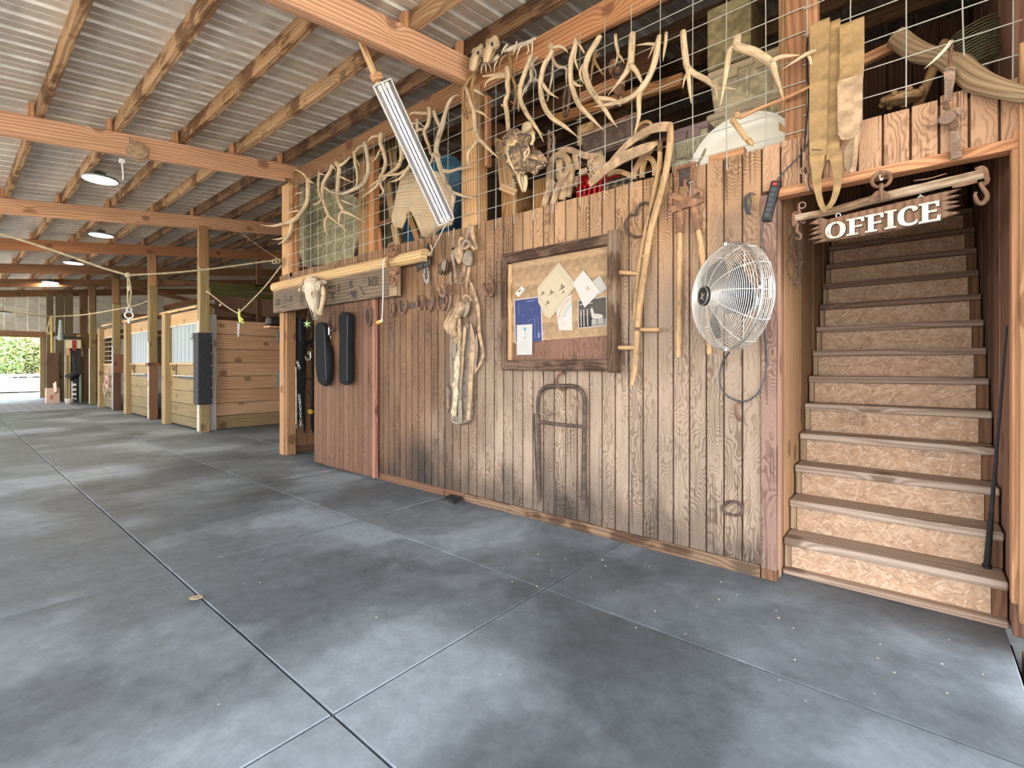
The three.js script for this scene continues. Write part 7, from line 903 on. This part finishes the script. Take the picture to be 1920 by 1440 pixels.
{ const c = [1.359,3.481,-6.36], r = thing('wire_reel', 'round dusty reel cover screwed to the broad rafter', 'reel', c); part('cover', lathe([[0, 0.03], [0.085, 0.028], [0.095, 0.015], [0.095, 0], [0, 0]], c, [0, 0, 1], 26), m.leather, r); part('mount', [lathe([[0, 0.02], [0.1, 0.02], [0.1, 0], [0, 0]], [c[0] + 0.004, c[1] - 0.02, c[2] - 0.025], [0, 0, 1], 20), box([c[0] - 0.07, c[1] + 0.07, c[2] - 0.02], [c[0] - 0.04, c[1] + 0.12, c[2]], 'y')], m.firGrey, r);
  solo('wire', rope([[1.419,3.473,-6.34], [2.2,3.521,-7.603], [2.85,3.249,-7.842], [2.925,2.589,-6.469], [2.925,2.43,-5.858], [2.915,2.281,-4.975], [2.905,2.192,-4.339], [2.855,2.146,-3.966]], 0.0032, { n: 5, seg: 60 }), m.firGrey, 'thin wire slanting from the reel cover down to the trolley', 'wire');
  solo('pull_chain', [rope([[1.236,3.339,-6.4], [1.241,3.262,-6.4], [1.245,3.23,-6.4], [1.245,3.14,-6.4]], 0.008), box([[1.214,3.332,-6.4][0], [1.214,3.315,-6.4][1], -6.42], [[1.259,3.346,-6.4][0], [1.259,3.357,-6.4][1], -6.38])], m.white, 'short white pull cord beside the nearest round lamp', 'cord'); }
// ---------- stalls ----------
{ const posts = [[-9.86, 'full-height stall post that wears the black pad'], [-13.07, 'second full-height stall post, with a dark worn sleeve at mid height'], [-16.5, 'third full-height stall post, edged with grey sheet metal'], [-19.6, 'fourth full-height stall post, a pale strip on its left edge']];
  posts.forEach(([z, label], i) => { const x = 2.99, p = thing('stall_post', label, 'post', [x + 0.07, 0, z]); part('post', box([x, 0, z - 0.08], [x + 0.15, rafterB(x) - 0.02, z + 0.08], 'y', 0.006), lumber(i ? '#83754f' : '#9c8b62'), p);
    part('top_splice', box([x - 0.03, 2.95 - (i > 1 ? 0.1 : 0), z + 0.08], [x + 0.12, rafterB(x) + 0.02, z + 0.11], 'y'), lumber(i > 1 ? '#7d6046' : '#a87f5a'), p);
    if (i < 4) part('edge_strip', box([x - 0.012, i ? 0.02 : 0.02, z - 0.05 + (i ? 0.02 : 0)], [x, i ? 1.72 : 2.0, z + 0.05]), i === 2 ? M('#8b979c', { rough: 0.5, metal: 0.3 }) : m.whitePaint, p);
    if (i === 1) part('sleeve', box([x - 0.03, 1.18, z - 0.1], [x + 0.2, 1.26, z + 0.1]), m.firDark, p), part('sleeve', box([x - 0.005, 0.02, z + 0.079], [x + 0.152, 1.2, z + 0.09]), m.firDark, p);
    if (i === 2) part('sleeve', box([x, 1.0, z + 0.08], [x + 0.2, 1.5, z + 0.12]), m.firDark, p), part('sleeve', box([x, 0.0, z + 0.08], [x + 0.16, 1.0, z + 0.1]), m.firDeep, p); });
  const dp = [[-11.86, 'pale door post at the near edge of the first stall front'], [-15.05, 'pale door post at the edge of the second stall front'], [-18.12, 'bright door post at the edge of the barred third stall front']];
  dp.forEach(([z, label]) => { const p = thing('door_post', label, 'post', [3.03, 0, z]); part('post', box([2.96, 0, z - 0.12], [3.1, 2.27, z + 0.12], 'y', 0.006), lumber('#a48e64'), p); part('back_post', box([3.1, 0, z - 0.1], [3.2, 2.2, z + 0.02]), m.firGreen, p); });
  const ribbed = M('#8f9a9c', { rough: 0.6 });
  [[-9.94, -11.74, 'first stall front, planks below a pale ribbed metal panel'], [-13.15, -14.93, 'second stall front behind the worn post, pale metal panel above planks'], [-16.58, -18.0, 'third stall front with open bars above its planks']].forEach(([z0, z1, label], s) => {
    const f = thing('stall_partition', label, 'stall front', [3.1, 0, (z0 + z1) / 2]), x = 3.06, ys = [0.03, 0.22, 0.46, 0.71, 0.96, 1.21];
    for (let k = 0; k < 5; k++) part('plank', box([x, ys[k] + 0.004, z1], [x + 0.04, ys[k + 1] - 0.004, z0], 'z', 0.004), lumber(['#84754f', '#8b7b54', '#97855c', '#9f8b62', '#a89268'][k]), f);
    part('ledge', box([x - 0.02, 1.21, z1], [x + 0.06, 1.25, z0], 'z'), m.firPale, f); part('top_board', box([x, 1.98, z1], [x + 0.04, 2.23, z0], 'z'), lumber('#c4a378'), f);
    if (s < 2) for (let z = z0 - 0.01, k = 0; z > z1 + 0.1; z -= 0.115, k++) part('metal_panel', box([x + (k % 2) * 0.005, 1.25, z - 0.11], [x + 0.016 + (k % 2) * 0.005, 1.985, z], 'y', 0.004), ribbed, f);
    else { part('bar', [0, 1, 2, 3, 4].map((k) => rope([[x + 0.02, 1.34 + k * 0.13, z0], [x + 0.02, 1.34 + k * 0.13, z1]], 0.009)), m.wire, f); part('dark_back', box([x + 1.2, 1.2, z1], [x + 1.24, 2.0, z0]), m.dark, f); }
    part('frame_strip', box([x - 0.01, 1.97, z1], [x, 2.0, z0], 'z'), m.whitePaint, f);
    if (s < 2) { const b = thing('blanket_bar', s ? 'blanket bar on the second stall front' : 'blanket bar on the first stall front next to the black pad', 'rail', [x - 0.1, 1.0, (z0 + z1) / 2]); part('rod', rope([[x - 0.09, 1.0, z0 - 0.1], [x - 0.09, 1.0, z1 + 0.55]], 0.012), m.steel, b); for (const z of [z0 - 0.1, z1 + 0.55]) part('arm', bar([x, 1.0, z], [x - 0.1, 1.0, z], 0.02, 0.02), m.iron, b); part('backing', box([x - 0.012, 0.94, z1 + 0.5], [x, 0.99, z0 - 0.05], 'z'), m.black, b);
      const h = thing('hanger', s ? 'iron hooks on the second stall front' : 'curled iron hooks on the first stall front', 'hook', [x - 0.05, 1.0, z1 + 0.3]); part('hook', ring([x - 0.02, 1.17, z1 + 0.24], 0.07, 0.009, [1, 0, 0], { arc: 4.6, start: 1.2 }), m.rust, h); part('hook', ring([x - 0.03, 1.12, z1 + 0.46], 0.08, 0.008, [1, 0, 0.3], { ry: 0.11 }), m.rust, h); part('hook', rope([[x - 0.03, 1.0, z1 + 0.46], [x - 0.05, 0.96, z1 + 0.44]], 0.01), m.rust, h); }
  });
  for (const [z0, z1] of [[-12.0, -12.95], [-15.2, -16.4], [-18.3, -19.5]]) { const f = thing('stall_wall', z0 > -13 ? 'narrow shaded plank wall between the first stall front and the worn post' : z0 > -16 ? 'narrow shaded plank wall before the grey-edged post' : 'narrow shaded plank wall before the farthest stall post', 'stall wall', [3.2, 0, (z0 + z1) / 2]); for (let k = 0; k < 8; k++) part('plank', box([3.24, 0.03 + k * 0.25, z1], [3.28, 0.274 + k * 0.25, z0], 'z'), m.firDark, f); part('rail', box([3.2, 2.05, z1], [3.24, 2.25, z0], 'z'), m.firPale, f); }
  const w = thing('plank_wall', 'stall side wall of broad reddish planks facing the cross aisle', 'stall wall', [4.8, 0, -10.05]), ys = [0.0, 0.25, 0.485, 0.74, 0.995, 1.25, 1.505, 1.785, 2.06];
  for (let k = 0; k < 8; k++) part('plank', box([3.33, ys[k] + 0.004, -10.1], [7.6, ys[k + 1] - 0.004, -10.05 + 0.004 * (k % 2)], 'x', 0.005), lumber(k ? ['#c7a17c', '#cda784', '#c49d78'][k % 3] : '#9c8662'), w);
  part('corner_board', box([3.2, 0, -10.12], [3.325, 2.14, -10.0]), m.whitePaint, w); part('back_post', box([3.16, 0, -10.3], [3.3, 2.3, -10.12]), m.firPale, w); part('top_rail', bar([3.2, 2.33, -10.6], [3.2, 2.4, -19], 0.05, 0.06), m.firPale, w);
  { const p = thing('post_pad', 'black rubber pad laced round the stall post at chest height', 'pad', [3.0, 0.55, -9.86]); part('pad', box([2.945, 0.5, -9.99], [2.975, 1.78, -9.74], 'y', 0.012), m.rubber, p); part('pad', box([2.95, 0.5, -9.765], [3.17, 1.78, -9.735], 'y', 0.012), m.rubber, p); part('stud', [0.58, 0.8, 1.0, 1.2, 1.42, 1.6, 1.74].map((y) => ball([3.15, y, -9.73], 0.01, 1, 1, 0.6, 6)), m.steel, p); part('chain', links([[2.93, 1.76, -9.98], [2.92, 1.7, -10.02], [2.94, 1.64, -10.0]], 6, 0.03, 0.007), m.steel, p); }
  { const h = thing('halter', 'pink and straw coloured halter with a dangling rope on the third stall', 'halter', [2.98, 0.4, -17.9]); const S = (pts, w2, mt) => part('strap', sweep(pts, w2, { hint: [-1, 0, 0], profile: RECT(0.3) }), mt, h), pink = M('#b98a88', { rough: 0.8 }); S([[2.98,1.132,-16.921], [2.98,0.913,-16.985], [2.98,0.714,-17.382], [2.98,0.606,-16.985]], 0.03, pink); S([[2.97,0.908,-17.324], [2.97,0.813,-16.864], [2.97,0.473,-17.059]], 0.03, pink); S([[2.97,0.712,-17.459], [2.97,0.531,-17.527], [2.97,0.362,-17.257]], 0.03, m.rope); part('lead', rope([[2.97,0.468,-17.19], [2.97,0.362,-17.257], [2.97,0.315,-17.324]], 0.03), m.rope, h); }
  { const b = thing('brush_shelf', 'small bracket shelf with black brushes past the corner post', 'shelf', [3.2, 1.7, -7]), z = -7.2; part('board', box([[3.042,1.713,-7.2][0], 1.74, -7.3], [[3.311,1.728,-7.2][0], 1.765, -7.1], 'x'), m.fir, b); part('bracket', bar([[3.24,1.724,-7.2][0], 1.74, -7.2], [[3.24,1.394,-7.2][0], 1.3, -7.2], 0.02, 0.02), m.black, b);
    solo('brush', roughen(box([[3.042,1.851,-7.2][0], 1.766, -7.28], [[3.264,1.867,-7.2][0], 1.9, -7.12], 'x', 0.03), 0.01, 20), m.black, 'row of black brushes lying on the small bracket shelf', 'brush'); solo('hoof_pick', limb([[3.202,1.688,-7.15], [3.21,1.611,-7.15], [3.21,1.533,-7.15]].map((p, i) => [...p, [0.035, 0.05, 0.035][i]]), { n: 10 }), m.black, 'black rounded handle hanging below the bracket shelf', 'handle'); solo('scoop', plate([[[4.454,1.092,-10.04][0], [4.454,1.092,-10.04][1], 0], [[4.551,1.069,-10.04][0], [4.551,1.069,-10.04][1], 0], [[4.551,0.773,-10.04][0], [4.551,0.773,-10.04][1], 0], [[4.454,0.776,-10.04][0], [4.454,0.776,-10.04][1], 0]], -10.045, 0.08, { plane: 'z', bevel: 0.01 }), M('#5f7f86', { rough: 0.5 }), 'blue grey scoop peeking out past the corner post', 'scoop'); }
}
{ // trusses seen above the stalls
  const t = structure('trim_3');
  for (const [a, b] of [[[3.3, 2.5, -13.2], [7.9, 4.2, -13.2]], [[3.2, 3.1, -13.2], [7.9, 3.4, -13.2]], [[5.4, 2.2, -13.25], [5.4, 4.2, -13.25]], [[3.2, 2.55, -16.6], [7.9, 2.75, -16.6]], [[3.4, 2.3, -19.8], [7.9, 2.4, -19.8]], [[3.4, 3.4, -16.7], [7.9, 2.6, -16.7]], [[6.3, 0, -13.3], [6.3, 4, -13.3]], [[3.3, 2.6, -10.3], [7.9, 2.95, -12.6]], [[3.3, 2.75, -10.6], [7.9, 3.3, -12.9]]]) part('brace', bar(a, b, 0.12, 0.05, [0, 0, 1]), a[2] > -13 ? lumber('#7f8450') : m.firDark, t);
}
// ---------- far end ----------
solo('door_panel', plate([[[2.885,1.986,-20.9][0], 2.2, 0], [[3.309,2.002,-20.9][0] + 0.15, 2.2, 0], [[3.309,2.002,-20.9][0] + 0.15, 0.03, 0], [[2.859,-0.037,-20.9][0], 0.03, 0]], -20.9, 0.05, { plane: 'z', bevel: 0.004 }), M('#6f5634', { map: T.siding, rough: 0.8 }), 'tall brown panel leaning between the far posts', 'panel');
solo('lath', bar([2.897,2.19,-20.8], [2.975,1.502,-20.8], 0.11, 0.02, [0, 0, 1]), m.firPale, 'pale broken lath nailed slanting on the tall brown panel', 'lath');
for (const [px, w, l] of [[85, 0.16, 'square post at the right side of the far doorway'], [103, 0.2, 'far post with a yellow hose down its edge'], [120, 0.2, 'far post behind the grey fly trap'], [148, 0.2, 'dark far post beside the tall brown panel']]) { const c = V([2.246,0.067,-22]), g = [1.22,0.956,-22], x = g[0] + (px / 1) * 0.0135; solo('far_post', box([x - w / 2, 0, -22.2], [x + w / 2, rafterB(x), -22.05]), px > 140 ? m.firDark : lumber('#75684a'), l, 'post'); }
solo('sheet_board', box([[2.274,1.47,-21.9][0], 0.02, -22.0], [[2.583,1.474,-21.9][0], 1.62, -21.96]), M('#6b5238', { map: T.lumber, rough: 0.8 }), 'brown waist-high board covering the foot of the far post', 'board');
solo('hose', rope([[2.409,2.854,-22.03], [2.409,2.004,-22.03], [2.415,1.473,-22.03]], 0.035), M('#d1b25c', { rough: 0.6 }), 'straight yellow pipe on the far post', 'pipe'); solo('rod', rope([[2.415,1.438,-22.03], [2.422,0.977,-22.03]], 0.03), m.steel, 'short bright rod below the yellow pipe', 'rod');
solo('fly_trap', limb([[2.442,2.621,-20.5], [2.442,2.289,-20.5], [2.442,1.989,-20.5]].map((p, i) => [...p, [0.04, 0.06, 0.075][i]]), { n: 12 }), M('#7d8a86', { rough: 0.4 }), 'grey hanging tube near the far posts', 'tube');
{ const c = thing('feed_box', 'pinkish cardboard box on the floor by the far doorway', 'box', [2.327,0.041,-21]), a = [2.18,0.485,-21], b = [2.451,0.033,-21]; part('body', box([a[0] - 0.02, 0.01, -21.2], [b[0] + 0.02, a[1], -20.9]), M('#c0a48e', { rough: 0.85 }), c); part('flap', bar([a[0] + 0.15, a[1] - 0.01, -20.95], [a[0] + 0.2, a[1] + 0.06, -20.8], 0.34, 0.01), M('#cbb09a', { rough: 0.85 }), c); part('mark', box([b[0] - 0.2, 0.14, -20.9], [b[0] - 0.14, 0.26, -20.895]), M('#b0544a', { rough: 0.8 }), c); }
{ const s = thing('tool_rack', 'cluttered far tool rack with a black and white striped board', 'rack', [2.628,0.026,-20.6]), x = (px) => [1.142,0.971,-20.6][0] + px * 0.01265, y = (py) => 1.19 + (686 - py) / 907 * 16.9, Z = -20.6;
  part('shelf', box([x(97), y(640), Z - 0.3], [x(142), y(636), Z + 0.1], 'x'), m.black, s); part('board', box([x(113), y(668), Z], [x(120), y(645), Z + 0.05]), m.firPale, s); part('sign', box([x(112), y(656), Z + 0.02], [x(141), y(641), Z + 0.06]), M('#c9bd98', { rough: 0.8 }), s); part('sign', box([x(124), y(660), Z + 0.05], [x(132), y(642), Z + 0.08]), M('#8a2f32', { rough: 0.7 }), s);
  part('back', box([x(112), 0.02, Z - 0.1], [x(142), y(655), Z - 0.05]), m.leatherBlack, s); part('pole', [bar([x(113), 0.02, Z + 0.1], [x(114), y(668), Z], 0.05, 0.05), bar([x(118), 0.02, Z + 0.1], [x(120), y(660), Z], 0.06, 0.05)], m.firGreen, s); part('pole', [bar([x(133), 0.02, Z + 0.1], [x(126), y(668), Z], 0.03, 0.03)], m.cord, s);
  part('bag', roughen(ball([x(124), y(703), Z + 0.12], 0.14, 1.3, 0.5, 0.6), 0.02, 10), m.black, s); part('bag', limb([[x(118), y(708), Z + 0.15, 0.08], [x(126), y(700), Z + 0.15, 0.1], [x(138), y(698), Z + 0.15, 0.06]], { n: 8 }), m.rubber, s);
  part('striped_board', box([x(122), y(752), Z + 0.14], [x(131), y(712), Z + 0.17]), m.white, s); for (let k = 0; k < 5; k++) part('stripe', box([x(124), y(748 - k * 8), Z + 0.17], [x(131), y(744 - k * 8), Z + 0.176]), m.black, s); part('pipe', bar([x(138), 0.02, Z + 0.2], [x(139), y(700), Z + 0.1], 0.05, 0.05), M('#6f8578', { rough: 0.5 }), s); part('bucket', lathe([[0, 0], [0.1, 0], [0.12, 0.16], [0.1, 0.16], [0, 0.02]], [x(117), 0.01, Z + 0.3], [0, 1, 0], 14), m.whitePaint, s); }
solo('door_mat', roughen(box([-1.5, 0.002, -21.6], [2.6, 0.014, -17.6], 'x', 0.004), 0.001, 8), M('#8f9094', { map: T.hide, rough: 0.9 }), 'pale grey worn mat on the floor before the far doorway', 'mat');
// ---------- outside the far doorway ----------
{ const t = thing('horse_trailer', 'white horse trailer with a row of dark slots, parked outside the far doorway', 'trailer', [1.9, 0, -33.2]), P = (px, py) => [1.752,0.855,-31.6]; const X = (px) => 1.755 + px * 0.0202, y = (py) => 1.19 + (686 - py) / 907 * 22.4;
  part('body', box([0.9, 0.0, -34.5], [X(90), y(703), -31.7], 'x', 0.03), M('#f2f2f0', { rough: 0.4 }), t); for (const [a, b] of [[14, 16], [20, 28], [30, 44], [47, 49], [52, 64], [70, 78]]) part('slot', box([X(a), y(709), -31.7], [X(b), y(706), -31.68], 'x'), m.black, t); part('rail', box([0.9, y(704.5), -31.7], [X(90), y(702), -31.66], 'x'), m.white, t);
  solo('red_hose', ring([X(78), y(722), -30.5], 0.26, 0.02, [0, 0, 1], { arc: 3.6, start: 0.6 }), M('#c8503c', { rough: 0.5 }), 'loop of red hose in front of the white trailer', 'hose'); }
{ const leaf = new THREE.PlaneGeometry(1, 1); leaf.scale(0.5, 1, 1); const col = (a) => a;
  const tree = (c, r, h, n, tone, label, name = 'tree') => { const t = thing(name, label, name === 'tree' ? 'tree' : 'shrub', c); part('trunk', limb([[c[0], 0, c[2], 0.16], [c[0] + 0.1, h * 0.4, c[2], 0.12], [c[0], h * 0.7, c[2], 0.06]], { n: 8 }), m.firDark, t);
    const im = new THREE.InstancedMesh(leaf, new THREE.MeshPhysicalMaterial({ color: 0xffffff, roughness: 0.8, side: THREE.DoubleSide, transmission: 0.35, thickness: 0 }), n), q = new THREE.Object3D(), k = new THREE.Color(); im.name = 'foliage'; im.userData.kind = 'stuff'; im.castShadow = im.receiveShadow = true;
    for (let i = 0; i < n; i++) { const a = rnd() * 6.283, b = Math.acos(2 * rnd() - 1), s = Math.pow(rnd(), 0.4) * (0.8 + 0.35 * fbm(a * 2, b * 3, 3)); q.position.set(r * s * Math.sin(b) * Math.cos(a), h * 0.55 + h * 0.5 * s * Math.cos(b), r * s * Math.sin(b) * Math.sin(a)); q.rotation.set(rr(0, 6), rr(0, 6), rr(0, 6)); q.scale.setScalar(rr(0.1, 0.2)); q.updateMatrix(); im.setMatrixAt(i, q.matrix); k.setRGB(...tone.map((v) => v * rr(0.9, 1.8))); im.setColorAt(i, k); }
    t.add(im); };
  tree([2.4, 0, -46], 3.6, 8, 12600, [0.10, 0.22, 0.11], 'dark green tree standing tallest beyond the white trailer'); tree([5.6, 0, -50], 4, 9, 10800, [0.12, 0.25, 0.13], 'tall dark tree at the right behind the sunlit bushes'); tree([-1.5, 0, -48], 4, 8.5, 10800, [0.09, 0.2, 0.1], 'dark tree at the left edge behind the bushes');
  tree([1.6, 0, -39.5], 1.9, 3.6, 7800, [0.24, 0.31, 0.12], 'yellow green sunlit bush left behind the white trailer', 'shrub'); tree([4.2, 0, -40.5], 2.0, 4.2, 7800, [0.27, 0.3, 0.13], 'bright bush with reddish tips right behind the white trailer', 'shrub'); tree([3.0, 0, -42], 1.9, 4.0, 7200, [0.18, 0.28, 0.11], 'mid green bush between the two sunlit bushes', 'shrub'); }
// ---------- straw and small litter ----------
{ const straw = []; for (const [x, y, z] of [[72, 210, 0], [86, 172, 0], [262, 150, 0], [236, 190, 0], [610, 145, 0], [455, 150, 0]]) for (let k = 0; k < 7; k++) { const c = V(zAt(x, y)); straw.push(limb([c.clone().add(V([rr(-0.1, 0.1), rr(-0.05, 0.02), rr(-0.1, 0.1)])), c.clone().add(V([rr(-0.06, 0.06), rr(-0.16, 0), rr(-0.16, 0.16)]))].map((p) => [p.x, p.y, p.z, 0.0016]), { n: 4 })); }
  function zAt(px, py) { const xc = (px - 960) / 907, yc = (686 - py) / 907, s = 0.7638, c = 0.6455, d = [s + xc * c, yc, -c + xc * s]; const t = (3.64 - 0.1 - 1.19) / (d[1] - 0.13 * d[0]); return [d[0] * t, 1.19 + d[1] * t, d[2] * t]; }
  const g = solo('straw', straw, m.rope, 'loose wisps of straw caught on the roof purlins', 'straw'); g.userData.kind = 'stuff'; }
solo('dry_leaf', roughen(plate([[0, 0.03, 0]].concat(circle(0, 0, 0.03, 7)).slice(1), 0, 0.003, {}).rotateZ(Math.PI / 2 - 0.1).translate(...[0.844,0,-2.819]).translate(0, 0.012, 0), 0.004, 50), m.rope, 'small dry leaf lying on the long floor joint', 'leaf');
{ const bits = []; for (let k = 0; k < 44; k++) { const near = k < 28, x = near ? rr(2.0, 2.9) : rr(0.9, 2.9), z = near ? rr(-1.9, 0.2) : rr(-6, -0.2), a = rr(0, 3), L = rr(0.003, 0.009); bits.push(bar([x, 0.003, z], [x + L * Math.cos(a), 0.003, z + L * Math.sin(a)], rr(0.002, 0.005), 0.003, [0, 1, 0], 0.0005)); }
  const g = solo('litter', bits, m.boneWhite, 'pale chips and flecks scattered on the concrete near the stairs', 'litter'); g.userData.kind = 'stuff'; }

renderer.render(scene, camera);
